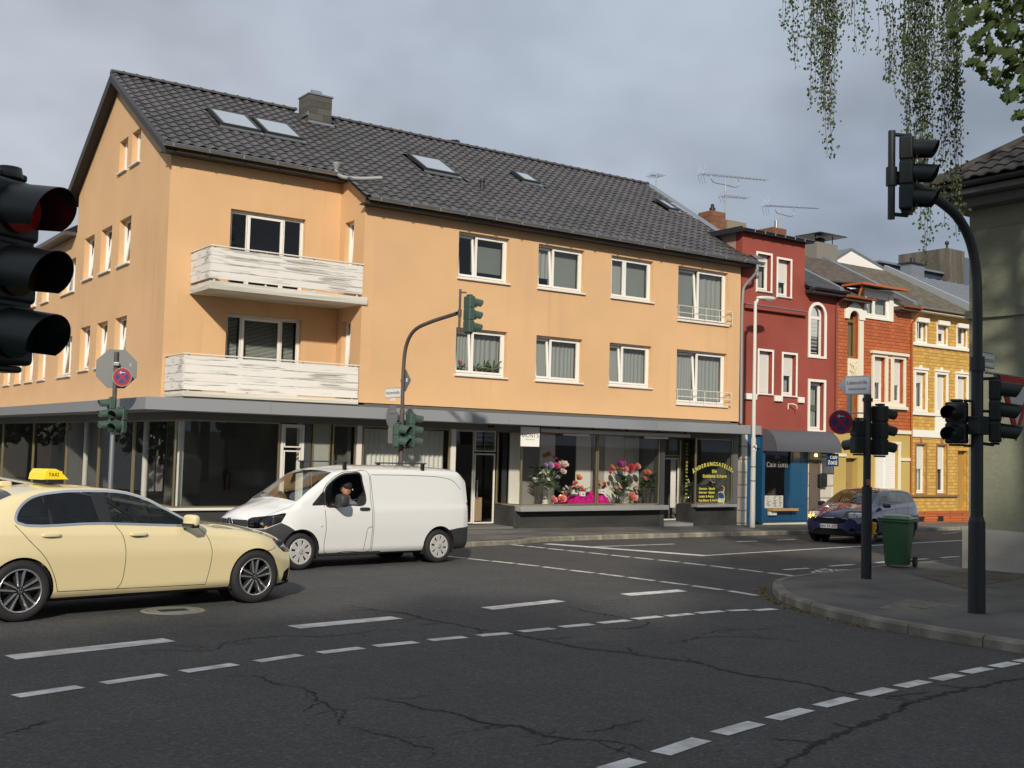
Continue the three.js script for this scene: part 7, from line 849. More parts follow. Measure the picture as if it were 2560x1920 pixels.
{ // wheelie bin
  const gm = S([0.025, 0.085, 0.03], 0.5), gx = 18.0, gz = 13.0, b = thing('wheelie_bin', 'green wheelie bin with pale lid at the kerb', 'bin', [gx, G(gx, gz) + KH, gz], 0.35); const g = new THREE.BoxGeometry(0.5, 0.82, 0.5, 6, 8, 6), p = g.attributes.position; for (let i = 0; i < p.count; i++) { const k = 0.76 + 0.24 * (p.getY(i) + 0.41) / 0.82; const x = p.getX(i), z = p.getZ(i), rr = Math.max(Math.abs(x), Math.abs(z)) > 0.24 && Math.min(Math.abs(x), Math.abs(z)) > 0.2 ? 0.95 : 1; p.setX(i, x * k * rr); p.setZ(i, z * k * rr); } g.computeVertexNormals(); g.translate(0, 0.46, 0);
  part(b, 'body', g, gm); part(b, 'rim', mg([rbx(-0.28, 0.28, 0.83, 0.89, -0.28, 0.28, 0.02, 2)]), gm); part(b, 'lid', mg([rbx(-0.3, 0.29, 0.885, 0.92, -0.29, 0.29, 0.02, 2), mirrorGeo(0.5, 0.11, 0.5).translate(-0.02, 0.915, 0)]), S([0.06, 0.13, 0.08], 0.3)); part(b, 'handle', mg([rod([0.32, 0.9, -0.2], [0.32, 0.9, 0.2], 0.018), rod([0.25, 0.87, -0.18], [0.33, 0.91, -0.18], 0.02), rod([0.25, 0.87, 0.18], [0.33, 0.91, 0.18], 0.02)]), gm); for (const z of [-0.25, 0.25]) { const w = part(b, 'wheel', rot(new THREE.CylinderGeometry(0.1, 0.1, 0.05, 24), PX).translate(0.24, 0.1, z), M.rubber); part(w, 'hub', rot(new THREE.CylinderGeometry(0.04, 0.04, 0.054, 16), PX).translate(0.24, 0.1, z), S([0.05, 0.05, 0.05], 0.5)); } part(b, 'axle', rod([0.24, 0.1, -0.24], [0.24, 0.1, 0.24], 0.012), M.darkMetal); part(b, 'number_label', bx(-0.18, 0.1, 0.62, 0.74, 0.23, 0.2305), S([0.1, 0.2, 0.11], 0.6));
}
// ---------------------------------------------------------------- the driver
function sdfMesh(f, c, half, res) {
  const mc = new MarchingCubes(res, new THREE.MeshStandardMaterial(), false, false, 120000); mc.isolation = 0; const h = res / 2; for (let k = 0; k < res; k++) for (let j = 0; j < res; j++) for (let i = 0; i < res; i++) mc.field[i + j * res + k * res * res] = -f(c[0] + (i - h) / h * half, c[1] + (j - h) / h * half, c[2] + (k - h) / h * half);
  mc.update(); const n = mc.count, g = new THREE.BufferGeometry(), p = new Float32Array(n * 3), q = new Float32Array(n * 3); for (let i = 0; i < n; i++) for (let a = 0; a < 3; a++) { p[i * 3 + a] = c[a] + mc.positionArray[i * 3 + a] * half; q[i * 3 + a] = mc.normalArray[i * 3 + a]; } g.setAttribute('position', new THREE.BufferAttribute(p, 3)); g.setAttribute('normal', new THREE.BufferAttribute(q, 3)); g.setAttribute('uv', new THREE.BufferAttribute(new Float32Array(n * 2), 2)); return g;
}
const capsule = (a, b, ra, rb) => (x, y, z) => { const e = [b[0] - a[0], b[1] - a[1], b[2] - a[2]], w = [x - a[0], y - a[1], z - a[2]], t = Math.max(0, Math.min(1, (w[0] * e[0] + w[1] * e[1] + w[2] * e[2]) / (e[0] ** 2 + e[1] ** 2 + e[2] ** 2))); return Math.hypot(w[0] - e[0] * t, w[1] - e[1] * t, w[2] - e[2] * t) - (ra + (rb - ra) * t); };
const ell = (c, r) => (x, y, z) => { const k = Math.hypot((x - c[0]) / r[0], (y - c[1]) / r[1], (z - c[2]) / r[2]); return (k - 1) * Math.min(...r); };
const smin = (k, ...fs) => (x, y, z) => { let d = 1e9; for (const f of fs) { const v = f(x, y, z), h = Math.max(0, Math.min(1, 0.5 + 0.5 * (d - v) / k)); d = d > 1e8 ? v : d + (v - d) * h - k * h * (1 - h); } return d; };
{
  // local axes: x to the van's front, y up, -z towards the open window; the seat cushion is at y = 0
  const pn = thing('person', 'driver in grey shirt and dark cap looking out of the open van window', 'person'); globalThis.vanCar.updateMatrixWorld(); const X = globalThis.vanX; pn.position.copy(V3(X(1.22), 0.66, -0.45).applyMatrix4(globalThis.vanCar.matrixWorld)); pn.quaternion.copy(globalThis.vanCar.quaternion);
  const skin = S([0.42, 0.20, 0.115], 0.55), shirt = S([0.15, 0.175, 0.21], 0.85), capM = S([0.012, 0.014, 0.02], 0.8), trousers = S([0.03, 0.035, 0.05], 0.85);
  // skin body: neck, head, arms with hands, one surface; head turned 80 degrees to the window
  const hc = [0.03, 0.70, -0.02], yaw = 1.15, cs = Math.cos(yaw), sn = Math.sin(yaw), hf = (dx, dy, dz) => [hc[0] + dx * cs + dz * sn, hc[1] + dy, hc[2] - dx * sn + dz * cs];   // dx forward of the face
  const elbowL = [0.22, 0.36, -0.35], handL = [0.40, 0.40, -0.30], elbowR = [0.22, 0.30, 0.26], handR = [0.52, 0.46, 0.12];
  const fingers = (h, d, up) => [0, 1, 2, 3].map(i => capsule([h[0] + d[0] * 0.05, h[1] + (i - 1.5) * 0.019, h[2]], [h[0] + d[0] * 0.05 + 0.05 - Math.abs(i - 1.2) * 0.008, h[1] + (i - 1.5) * 0.02, h[2] + up * 0.03], 0.0095, 0.008)).concat([capsule([h[0], h[1] + 0.02, h[2]], [h[0] + 0.04, h[1] + 0.055, h[2] - up * 0.01], 0.011, 0.009)]);
  const armL = smin(0.03, capsule([0, 0.40, -0.23], elbowL, 0.05, 0.042), capsule(elbowL, handL, 0.04, 0.028), ell([handL[0] + 0.03, handL[1], handL[2]], [0.05, 0.042, 0.02])), armR = smin(0.03, capsule([0, 0.40, 0.22], elbowR, 0.05, 0.042), capsule(elbowR, handR, 0.04, 0.028), ell([handR[0] + 0.03, handR[1], handR[2]], [0.05, 0.042, 0.02]));
  const body = smin(0.025, capsule([-0.02, 0.46, 0], hf(-0.01, -0.06, 0), 0.062, 0.058), armL, armR, smin(0.008, ...fingers(handL, [1], 1)), smin(0.008, ...fingers(handR, [1], -1)));
  const hd = smin(0.012, ell(hc, [0.092, 0.118, 0.092]), ell(hf(0.02, -0.055, 0), [0.072, 0.07, 0.068]), ell(hf(0.05, -0.092, 0), [0.035, 0.026, 0.034]));
  const nose = smin(0.006, capsule(hf(0.088, 0.012, 0), hf(0.112, -0.03, 0), 0.009, 0.014)), lips = smin(0.006, capsule(hf(0.09, -0.062, -0.02), hf(0.09, -0.062, 0.02), 0.007, 0.007), capsule(hf(0.088, -0.074, -0.016), hf(0.088, -0.074, 0.016), 0.008, 0.008)), brow = capsule(hf(0.085, 0.03, -0.045), hf(0.085, 0.03, 0.045), 0.012, 0.012), ears = (x, y, z) => Math.min(ell(hf(-0.01, -0.01, -0.095), [0.022, 0.036, 0.016])(x, y, z), ell(hf(-0.01, -0.01, 0.095), [0.022, 0.036, 0.016])(x, y, z)), sock = s => ell(hf(0.098, 0.008, s * 0.036), [0.02, 0.012, 0.02]);
  const headF0 = smin(0.01, hd, nose, lips, brow, ears), s1 = sock(1), s2 = sock(-1), headF = (x, y, z) => Math.max(headF0(x, y, z), -Math.min(s1(x, y, z), s2(x, y, z)) - 0.004);
  const bodyMesh = part(pn, 'body', mg([sdfMesh(body, [0.2, 0.42, -0.03], 0.52, 84), sdfMesh(headF, [hc[0], hc[1] - 0.01, hc[2]], 0.17, 88)]), skin);
  part(pn, 'eyes', mg([-1, 1].map(s => new THREE.SphereGeometry(0.0125, 10, 8).translate(...hf(0.074, 0.007, s * 0.035)))), S([0.25, 0.2, 0.17], 0.3)); part(pn, 'pupils', mg([-1, 1].map(s => new THREE.SphereGeometry(0.0065, 8, 6).translate(...hf(0.083, 0.007, s * 0.034)))), M.black); part(pn, 'eyebrows', mg([-1, 1].map(s => pipe([hf(0.098, 0.032, s * 0.015), hf(0.096, 0.039, s * 0.036), hf(0.08, 0.034, s * 0.058)], 0.0055, 8, 6))), S([0.02, 0.015, 0.012], 0.9));
  const torso = smin(0.06, capsule([0, 0.06, 0], [-0.02, 0.38, 0], 0.17, 0.15), capsule([-0.01, 0.405, -0.15], [-0.01, 0.405, 0.15], 0.085, 0.085), ell([0.02, 0.3, 0], [0.13, 0.17, 0.2])), slv = s => capsule([0, 0.40, s * 0.2], s < 0 ? [0.12, 0.36, -0.3] : [0.12, 0.345, 0.24], 0.082, 0.07);
  part(pn, 'shirt', sdfMesh((x, y, z) => Math.max(smin(0.04, torso, slv(-1), slv(1))(x, y, z), -(Math.hypot(x + 0.0, z) - 0.078 + (y < 0.42 ? 1 : 0))), [0.02, 0.28, 0], 0.42, 76), shirt);
  part(pn, 'trousers', sdfMesh(smin(0.05, capsule([0, 0.04, -0.1], [0.42, 0.06, -0.16], 0.1, 0.075), capsule([0, 0.04, 0.1], [0.42, 0.06, 0.16], 0.1, 0.075), capsule([0.42, 0.06, -0.16], [0.5, -0.3, -0.16], 0.072, 0.055), capsule([0.42, 0.06, 0.16], [0.5, -0.3, 0.16], 0.072, 0.055)), [0.22, -0.1, 0], 0.42, 52), trousers);
  const cap = part(pn, 'cap', mg([sdfMesh((x, y, z) => Math.max(ell([hc[0], hc[1] + 0.035, hc[2]], [0.107, 0.105, 0.105])(x, y, z), hc[1] + 0.042 - y), [hc[0], hc[1] + 0.06, hc[2]], 0.14, 48)]), capM); { const br = new THREE.CylinderGeometry(0.085, 0.085, 0.008, 24, 1, false, 0, Math.PI); br.scale(1, 1, 0.9); const b = rot(br, 0, 0, -0.22).rotateY(yaw).translate(...hf(0.075, 0.045, 0)); part(cap, 'peak', b, capM); }
  part(pn, 'seat_belt', pipe([[-0.06, 0.52, -0.2], [0.08, 0.44, -0.13], [0.155, 0.3, 0.0], [0.16, 0.12, 0.14]], 0.014, 20, 6), M.black); part(pn, 'earphone', new THREE.SphereGeometry(0.013, 10, 8).translate(...hf(0.01, -0.015, -0.108)), M.white);
}
// ---------------------------------------------------------------- shop window: flowers, cloth, signs; plants
{
  const petalRing = (n, r, tilt, w, l, ph) => [...Array(n)].map((_, i) => { const g = new THREE.PlaneGeometry(w, l, 2, 3), p = g.attributes.position; for (let k = 0; k < p.count; k++) { const v = p.getY(k) / l + 0.5, u = p.getX(k) / w * 2; const t = Math.sin(Math.PI * Math.min(1, 0.12 + v * 0.8)); p.setXYZ(k, p.getX(k) * (0.45 + 0.75 * t), v * l * 0.98, 0.22 * l * u * u + 0.18 * l * v * v); } g.rotateX(-tilt); g.translate(0, r * 0.1, r); g.rotateY(ph + i / n * 6.2832); g.computeVertexNormals(); return g; });
  // a blown bloom of radius 1 facing +y
  const bloomG = mg([...petalRing(7, 0.12, 1.15, 0.75, 0.95, 0), ...petalRing(6, 0.08, 0.75, 0.66, 0.82, 0.4), ...petalRing(5, 0.05, 0.35, 0.5, 0.66, 0.9), ...petalRing(4, 0.02, 0.1, 0.4, 0.5, 0.2)]), leafG = (() => { const g = new THREE.PlaneGeometry(0.3, 1, 2, 4), p = g.attributes.position; for (let k = 0; k < p.count; k++) { const v = p.getY(k) + 0.5; p.setXYZ(k, p.getX(k) * Math.sin(Math.PI * (0.06 + v * 0.9)) * 1.3, v, 0.25 * v * v + Math.abs(p.getX(k)) * 0.4); } g.computeVertexNormals(); return g; })();
  const pm = c => P(c, 0.8, { transmission: 0.2, thickness: 0, side: THREE.DoubleSide }), C = { coral: pm([0.80, 0.22, 0.12]), orange: pm([0.82, 0.35, 0.12]), red: pm([0.70, 0.06, 0.07]), hot: pm([0.72, 0.06, 0.22]), pink: pm([0.82, 0.30, 0.32]), pale: pm([0.82, 0.62, 0.62]), white: pm([0.8, 0.77, 0.72]), lilac: pm([0.50, 0.33, 0.60]), purple: pm([0.40, 0.06, 0.32]), salmon: pm([0.85, 0.30, 0.27]) }, leafM = pm([0.06, 0.11, 0.035]), stemM = S([0.08, 0.12, 0.04], 0.8);
  const smoke = P([0.16, 0.155, 0.14], 0.08, { transmission: 0.7, thickness: 0, side: THREE.DoubleSide }), clear = P([0.8, 0.82, 0.8], 0.03, { transmission: 0.9, thickness: 0, side: THREE.DoubleSide }), darkV = P([0.02, 0.022, 0.024], 0.15, { clearcoat: 1 });
  const Y0 = 0.742, Z0 = -0.4; let sd = 900;
  function arrange(label, x, vase, blooms, o = {}) {
    const t = thing('flower_arrangement', label, 'flowers', [x, o.y ?? Y0, o.z ?? Z0], 0, 'flowers in the shop window'), r = mulberry(sd++);
    if (vase) part(t, 'vase', lathe(vase.p.map(([a, b]) => [a * vase.r, b * vase.h]), 24), vase.m); const top = vase ? vase.h : 0.05, lf = [];
    for (const [bx_, by, c, R, dz = 0] of blooms) { const p = V3(bx_ - x, by - (o.y ?? Y0), dz + (r() - 0.5) * 0.1); if (!o.nostem) part(t, 'stem', pipe([[0, Math.min(0.05, p.y * 0.2), 0], [p.x * 0.25, Math.max(top * 0.8, p.y * 0.45), p.z * 0.2], [p.x, p.y - R * 0.3, p.z]], 0.007, 10, 5), stemM); const b = part(t, 'bloom', bloomG, C[c], p.toArray(), [0.9 + (r() - 0.5) * 0.6, (r() - 0.5), (r() - 0.5) * 0.8]); b.scale.setScalar(R * 1.3); }
    const nl = o.leaves ?? 14; for (let i = 0; i < nl; i++) { const a = r() * 6.28, h = top + (o.lh ?? 0.5) * r(), rr = 0.04 + 0.14 * r(), g = leafG.clone(); g.scale(0.22 + 0.2 * r(), 0.16 + 0.14 * r(), 0.3); g.rotateX(0.5 + r() * 0.6); g.rotateY(a); g.translate(Math.sin(a) * rr * 0.6, h * 0.8, Math.cos(a) * rr * 0.5); lf.push(g); } if (lf.length) part(t, 'foliage', mg(lf), leafM).userData.kind = 'stuff';
    return t;
  }
  const tall = [[0.6, 0], [0.85, 0.05], [1, 0.5], [0.95, 0.85], [0.78, 0.95], [0.85, 1]], bottle = [[0.7, 0], [1, 0.1], [1, 0.5], [0.5, 0.75], [0.42, 0.9], [0.5, 1]], cyl = [[0.8, 0], [0.82, 0.02], [0.9, 0.5], [1, 1]];
  arrange('white flowers and greenery in a tall smoky vase at left of window', 19.6, { p: tall, r: 0.13, h: 0.58, m: smoke }, [[19.4, 1.42, 'white', 0.11], [19.71, 1.67, 'white', 0.10], [19.87, 1.46, 'white', 0.08], [19.55, 1.55, 'pale', 0.06], [19.83, 1.6, 'red', 0.04]], { leaves: 46, lh: 0.75 });
  arrange('tall mixed stems of orange, lilac and hot pink flowers in clear vase', 20.12, { p: cyl, r: 0.1, h: 0.5, m: clear }, [[19.97, 2.2, 'orange', 0.11], [19.80, 2.14, 'coral', 0.10], [20.16, 2.08, 'hot', 0.11], [20.02, 1.87, 'lilac', 0.13], [20.28, 1.82, 'hot', 0.15], [20.53, 1.84, 'pale', 0.2], [20.5, 1.68, 'pale', 0.13], [20.33, 1.51, 'lilac', 0.09], [19.85, 1.9, 'lilac', 0.08]], { leaves: 34, lh: 0.6, z: -0.5 });
  arrange('two big pink paper flowers lying at the left on the sill', 20.12, null, [[19.95, 0.86, 'pink', 0.15, 0.15], [20.30, 0.87, 'salmon', 0.17, 0.15]], { leaves: 0, nostem: true });
  arrange('small pale blossoms in a dark bottle beside the magenta cloth', 20.6, { p: bottle, r: 0.06, h: 0.3, m: darkV }, [[20.5, 1.2, 'pale', 0.05], [20.58, 1.27, 'white', 0.05], [20.66, 1.22, 'pale', 0.05], [20.45, 1.1, 'pale', 0.05], [20.7, 1.12, 'white', 0.04], [20.56, 1.12, 'pink', 0.04]], { leaves: 8, lh: 0.2 });
  arrange('tall bunch of red, coral and purple flowers right of the mullion', 22.95, { p: cyl, r: 0.09, h: 0.42, m: clear }, [[22.66, 1.97, 'purple', 0.15], [22.84, 2.0, 'purple', 0.12], [22.40, 1.82, 'coral', 0.13], [22.72, 1.82, 'orange', 0.12], [22.92, 1.78, 'pink', 0.13], [23.2, 1.85, 'red', 0.15], [23.12, 1.72, 'hot', 0.1], [23.42, 1.88, 'pink', 0.13], [22.5, 1.68, 'pale', 0.1], [22.35, 1.7, 'hot', 0.07]], { leaves: 30, lh: 0.7, z: -0.5 });
  arrange('large coral paper flower lying at the right on the sill', 23.0, null, [[23.0, 0.9, 'salmon', 0.21, 0.15]], { leaves: 0, nostem: true });
  arrange('coral roses in a smoky vase at the right end of the window', 23.86, { p: tall, r: 0.13, h: 0.56, m: smoke }, [[23.66, 1.52, 'coral', 0.10], [23.80, 1.70, 'orange', 0.12], [23.68, 1.72, 'coral', 0.09], [24.02, 1.58, 'orange', 0.09], [23.93, 1.72, 'red', 0.06], [23.9, 1.56, 'hot', 0.05]], { leaves: 40, lh: 0.6 });
  arrange('pink rosebuds in a small black bottle left of the coral flower', 22.62, { p: bottle, r: 0.075, h: 0.34, m: darkV }, [[22.5, 1.24, 'pink', 0.06], [22.62, 1.26, 'pale', 0.06], [22.72, 1.24, 'pink', 0.055], [22.44, 1.16, 'pale', 0.05], [22.68, 1.14, 'pink', 0.05]], { leaves: 10, lh: 0.2 });
  arrange('pink rosebuds in a small black bottle right of the coral flower', 23.36, { p: bottle, r: 0.06, h: 0.36, m: darkV }, [[23.3, 1.27, 'pink', 0.05], [23.4, 1.28, 'pale', 0.05], [23.44, 1.2, 'pink', 0.045], [23.22, 1.12, 'pale', 0.04]], { leaves: 8, lh: 0.2 });
  [[20.9, 1.06, [[20.84, 1.24, 'salmon', 0.08], [20.95, 1.38, 'coral', 0.07], [21.03, 1.5, 'orange', 0.14], [20.88, 1.36, 'pink', 0.09]], 'white box of orange roses standing high on the magenta cloth'], [21.16, 1.0, [[21.12, 1.2, 'orange', 0.11], [21.22, 1.18, 'salmon', 0.09]], 'white box of salmon roses in front on the magenta cloth'], [21.92, 1.08, [[21.86, 1.3, 'orange', 0.08], [22.0, 1.36, 'coral', 0.08], [22.06, 1.28, 'salmon', 0.07], [21.72, 1.42, 'coral', 0.09]], 'white box of coral roses on the cloth behind the mullion']].forEach(([x, y, bl, lab], i) => { const t = arrange(lab, x, null, bl.map(b => [...b, 0.02]), { y, leaves: 6, lh: 0.1, z: -0.42 + i * 0.03 }); part(t, 'box', rbx(-0.09, 0.09, 0.0, 0.14, -0.02, 0.12, 0.006, 1), M.white); part(t, 'box_print', bx(-0.04, 0.04, 0.05, 0.08, 0.1201, 0.121), S([0.1, 0.1, 0.1], 0.6)); });
  { // magenta satin heaped over hidden stands
    const g = new THREE.PlaneGeometry(1.85, 0.75, 110, 50).rotateX(-Math.PI / 2), p = g.attributes.position; for (let i = 0; i < p.count; i++) { const x = p.getX(i), z = p.getZ(i), X = x + 21.45; const hump = 0.40 * Math.exp(-(((X - 20.98) / 0.22) ** 2)) + 0.34 * Math.exp(-(((X - 21.5) / 0.30) ** 2)) + 0.36 * Math.exp(-(((X - 21.98) / 0.18) ** 2)), ed = Math.max(0, Math.min(1, (0.375 - z) / 0.42)) * Math.max(0, Math.min(1, (0.925 - Math.abs(x)) / 0.3)), fold = 0.05 * Math.sin(x * 26 + 5 * Math.sin(z * 9 + x * 3)) + 0.03 * Math.sin(x * 41 - z * 30) + 0.02 * Math.sin(z * 50 + x * 18); p.setXYZ(i, x + fold * 0.3, Math.max(0.004, hump * ed + fold * Math.min(1, ed * 2.2) * 0.8 + 0.025), z); } g.computeVertexNormals();
    solo('satin_cloth', g, P([0.50, 0.012, 0.20], 0.32, { sheen: 1, sheenColor: new THREE.Color(1, 0.3, 0.6), sheenRoughness: 0.4, side: THREE.DoubleSide }), 'magenta satin cloth heaped in the flower shop window', 'cloth', [21.45, Y0, -0.44]);
  }
  // nail studio sign under the canopy
  const mt = canvasTex(512, 512, (c, w, h) => { c.fillStyle = '#e6e4df'; c.fillRect(0, 0, w, h); c.fillStyle = '#181818'; c.textAlign = 'center'; c.font = '150px sans-serif'; c.fillText("MONI'S", w / 2, 275, 490); c.font = 'bold 36px sans-serif'; c.fillStyle = '#6a4a40'; c.fillText('NAILS PROJECT', w / 2, 345, 380); });
  const sg = thing('hanging_sign', "square white sign reading MONI'S hung under the canopy", 'sign', [18.5, 2.44, 0.6], -0.18); part(sg, 'board', rbx(-0.29, 0.29, 0, 0.55, -0.02, 0.02, 0.004, 1), M.white); part(sg, 'face', mv(new THREE.PlaneGeometry(0.57, 0.54), 0, 0.275, 0.0215), S([1, 1, 1], 0.5, { map: mt })); part(sg, 'bracket', mg([bx(-0.3, 0.3, 0.555, 0.58, -0.015, 0.015), bx(0.3, 0.33, -0.08, 0.58, -0.015, 0.015)]), M.darkMetal);
  // pieces in the tailor's window
  const sewing = thing('window_display', 'dark text board and red cloth strip low in the tailor window', 'display', [26.2, Y0, -0.3]); part(sewing, 'board', rbx(-0.55, 0.15, 0.05, 0.62, -0.06, -0.03, 0.01), S([0.02, 0.022, 0.026], 0.5)); part(sewing, 'red_strip', rbx(-0.55, 0.3, 0, 0.06, -0.03, 0.1, 0.01), S([0.35, 0.03, 0.02], 0.6));
  const yel2 = S([0.80, 0.74, 0.14], 0.6); part(sewing, 'dress_outline', pipe([[0.62, 0.02, 0.28], [0.68, 0.2, 0.28], [0.62, 0.4, 0.28], [0.66, 0.52, 0.28], [0.55, 0.6, 0.28]], 0.012, 20, 5), yel2); part(sewing, 'poster', bx(0.72, 0.98, 0.0, 0.4, -0.05, -0.04), S([0.7, 0.72, 0.75], 0.6)); part(sewing, 'poster_blue', bx(0.72, 0.98, 0.18, 0.34, -0.0399, -0.038), S([0.03, 0.1, 0.4], 0.6));
  for (const [x, l] of [[25.75, 'white sprig plant at left of the tailor window'], [26.75, 'white sprig plant at right of the tailor window']]) arrange(l, x, { p: bottle, r: 0.06, h: 0.3, m: darkV }, [[x - 0.1, 1.3, 'white', 0.05], [x + 0.02, 1.42, 'white', 0.05], [x + 0.12, 1.33, 'pale', 0.05], [x + 0.2, 1.4, 'white', 0.04], [x - 0.05, 1.5, 'white', 0.04]], { leaves: 30, lh: 0.5, z: -0.55 });
  // potted plants on the sill of the lower left window
  const terr = S([0.32, 0.12, 0.05], 0.8), pot = [[0.6, 0], [0.75, 0.02], [1, 0.85], [1.08, 0.86], [1.08, 1], [0.9, 1]];
  function potted(label, x, kind) { const t = thing('potted_plant', label, 'plant', [x, 4.46, -0.27], 0, 'plants on the window sill'), r = mulberry(Math.round(x * 100)); part(t, 'pot', lathe(pot.map(([a, b]) => [a * 0.06, b * 0.11]), 16), terr); const lf = []; for (let i = 0; i < 16; i++) { const g = leafG.clone(); g.scale(kind === 'red' ? 0.3 : 0.16, (kind === 'red' ? 0.12 : 0.3) * (0.6 + r() * 0.6), 0.5); g.rotateX(0.2 + r() * 0.9); g.rotateY(r() * 6.28); g.translate(0, 0.1, 0); lf.push(g); } part(t, 'foliage', mg(lf), pm([0.10, 0.17, 0.05])).userData.kind = 'stuff'; if (kind === 'red') for (let i = 0; i < 9; i++) { const b = part(t, 'bloom', bloomG, C.red, [(r() - 0.5) * 0.22, 0.18 + r() * 0.12, (r() - 0.2) * 0.08], [0.8, r() * 3, 0]); b.scale.setScalar(0.035); } }
  potted('potted red geranium in the lower left window', 16.68, 'red'); potted('spiky potted plant right of the geranium in lower left window', 17.2, 'g'); potted('middle of the three green potted plants in lower window', 17.48, 'g'); potted('spiky potted plant at the right end of the lower window', 17.78, 'g');
  // fire extinguisher in the empty shop
  const fe = thing('fire_extinguisher', 'fire extinguisher on the wall inside the empty corner shop', 'extinguisher', [11.25, 1.05, -3.3]); part(fe, 'cylinder', lathe([[0.0, 0], [0.08, 0.01], [0.085, 0.04], [0.085, 0.4], [0.05, 0.48], [0.03, 0.5]], 20), S([0.06, 0.015, 0.012], 0.4)); part(fe, 'valve', mg([rod([0, 0.5, 0], [0, 0.58, 0], 0.02), rod([0, 0.56, 0], [0.1, 0.6, 0], 0.012), pipe([[0, 0.55, 0], [-0.12, 0.5, 0.03], [-0.13, 0.3, 0.03], [-0.1, 0.15, 0.05]], 0.012, 14, 6)]), M.black); part(fe, 'wall_bracket', rbx(-0.04, 0.04, 0.2, 0.3, -0.1, -0.06, 0.005), M.steel);
}
// ---------------------------------------------------------------- trees; the rest of the place outside the frame, and added shade trees
M.bark = S([1, 1, 1], 0.9, { map: mottled([0.05, 0.042, 0.034], [0.11, 0.095, 0.08], 0.8, 256, { f: 8, con: 2, seed: 801 }) }); M.birchBark = S([1, 1, 1], 0.8, { map: mottled([0.1, 0.095, 0.09], [0.62, 0.6, 0.56], 0.7, 256, { f: 4, con: 3.2, seed: 803 }) }); M.twig = S([0.05, 0.04, 0.03], 0.9);
const leafMat = c => P(c, 0.85, { transmission: 0.3, thickness: 0, side: THREE.DoubleSide });
const birchLeaf = (() => { const g = new THREE.BufferGeometry(); g.setAttribute('position', new THREE.Float32BufferAttribute([0, 0, 0, 0.42, -0.38, 0.05, 0, -1, 0.1, -0.42, -0.38, 0.05], 3)); g.setIndex([0, 2, 1, 0, 3, 2]); g.computeVertexNormals(); return g; })();
const mapleLeaf = (() => { const o = [[0, 0], [0.12, -0.12], [0.38, -0.06], [0.34, 0.12], [0.55, 0.34], [0.32, 0.42], [0.3, 0.62], [0.12, 0.56], [0, 0.92], [-0.12, 0.56], [-0.3, 0.62], [-0.32, 0.42], [-0.55, 0.34], [-0.34, 0.12], [-0.38, -0.06], [-0.12, -0.12]]; const g = new THREE.ShapeGeometry(shp(o)); const p = g.attributes.position; for (let i = 0; i < p.count; i++) p.setZ(i, 0.25 * Math.abs(p.getX(i)) - 0.12 * p.getY(i) ** 2); g.computeVertexNormals(); return g; })();
function leaves(parent, name, geo, mat, list, tint) { const im = new THREE.InstancedMesh(geo, mat, list.length), m = new THREE.Matrix4(), q = new THREE.Quaternion(), e = new THREE.Euler(), col = new THREE.Color(), r = mulberry(list.length); list.forEach(([x, y, z, s, a, b, c], i) => { e.set(a, b, c); q.setFromEuler(e); m.compose(V3(x, y, z), q, V3(s, s, s)); im.setMatrixAt(i, m); const k = 0.7 + 0.6 * r(); im.setColorAt(i, col.setRGB(k * (1 + 0.25 * (r() - 0.4)), k, k * 0.9)); }); im.name = name; im.userData.kind = 'stuff'; const q0 = ORG.get(parent); if (q0) im.position.set(-q0[0], -q0[1], -q0[2]); parent.add(im); return im; }
function limb(a, b, ra, rb, r, sag = 0.2) { const m = A3(a).clone().lerp(A3(b), 0.5).add(V3((r() - 0.5) * 0.4, sag, (r() - 0.5) * 0.4)), c = new THREE.CatmullRomCurve3([A3(a), m, A3(b)]), pts = c.getPoints(6), gs = []; for (let i = 0; i < 6; i++) gs.push(rod(pts[i], pts[i + 1], ra + (rb - ra) * i / 6, ra + (rb - ra) * (i + 1) / 6, 7)); return gs; }
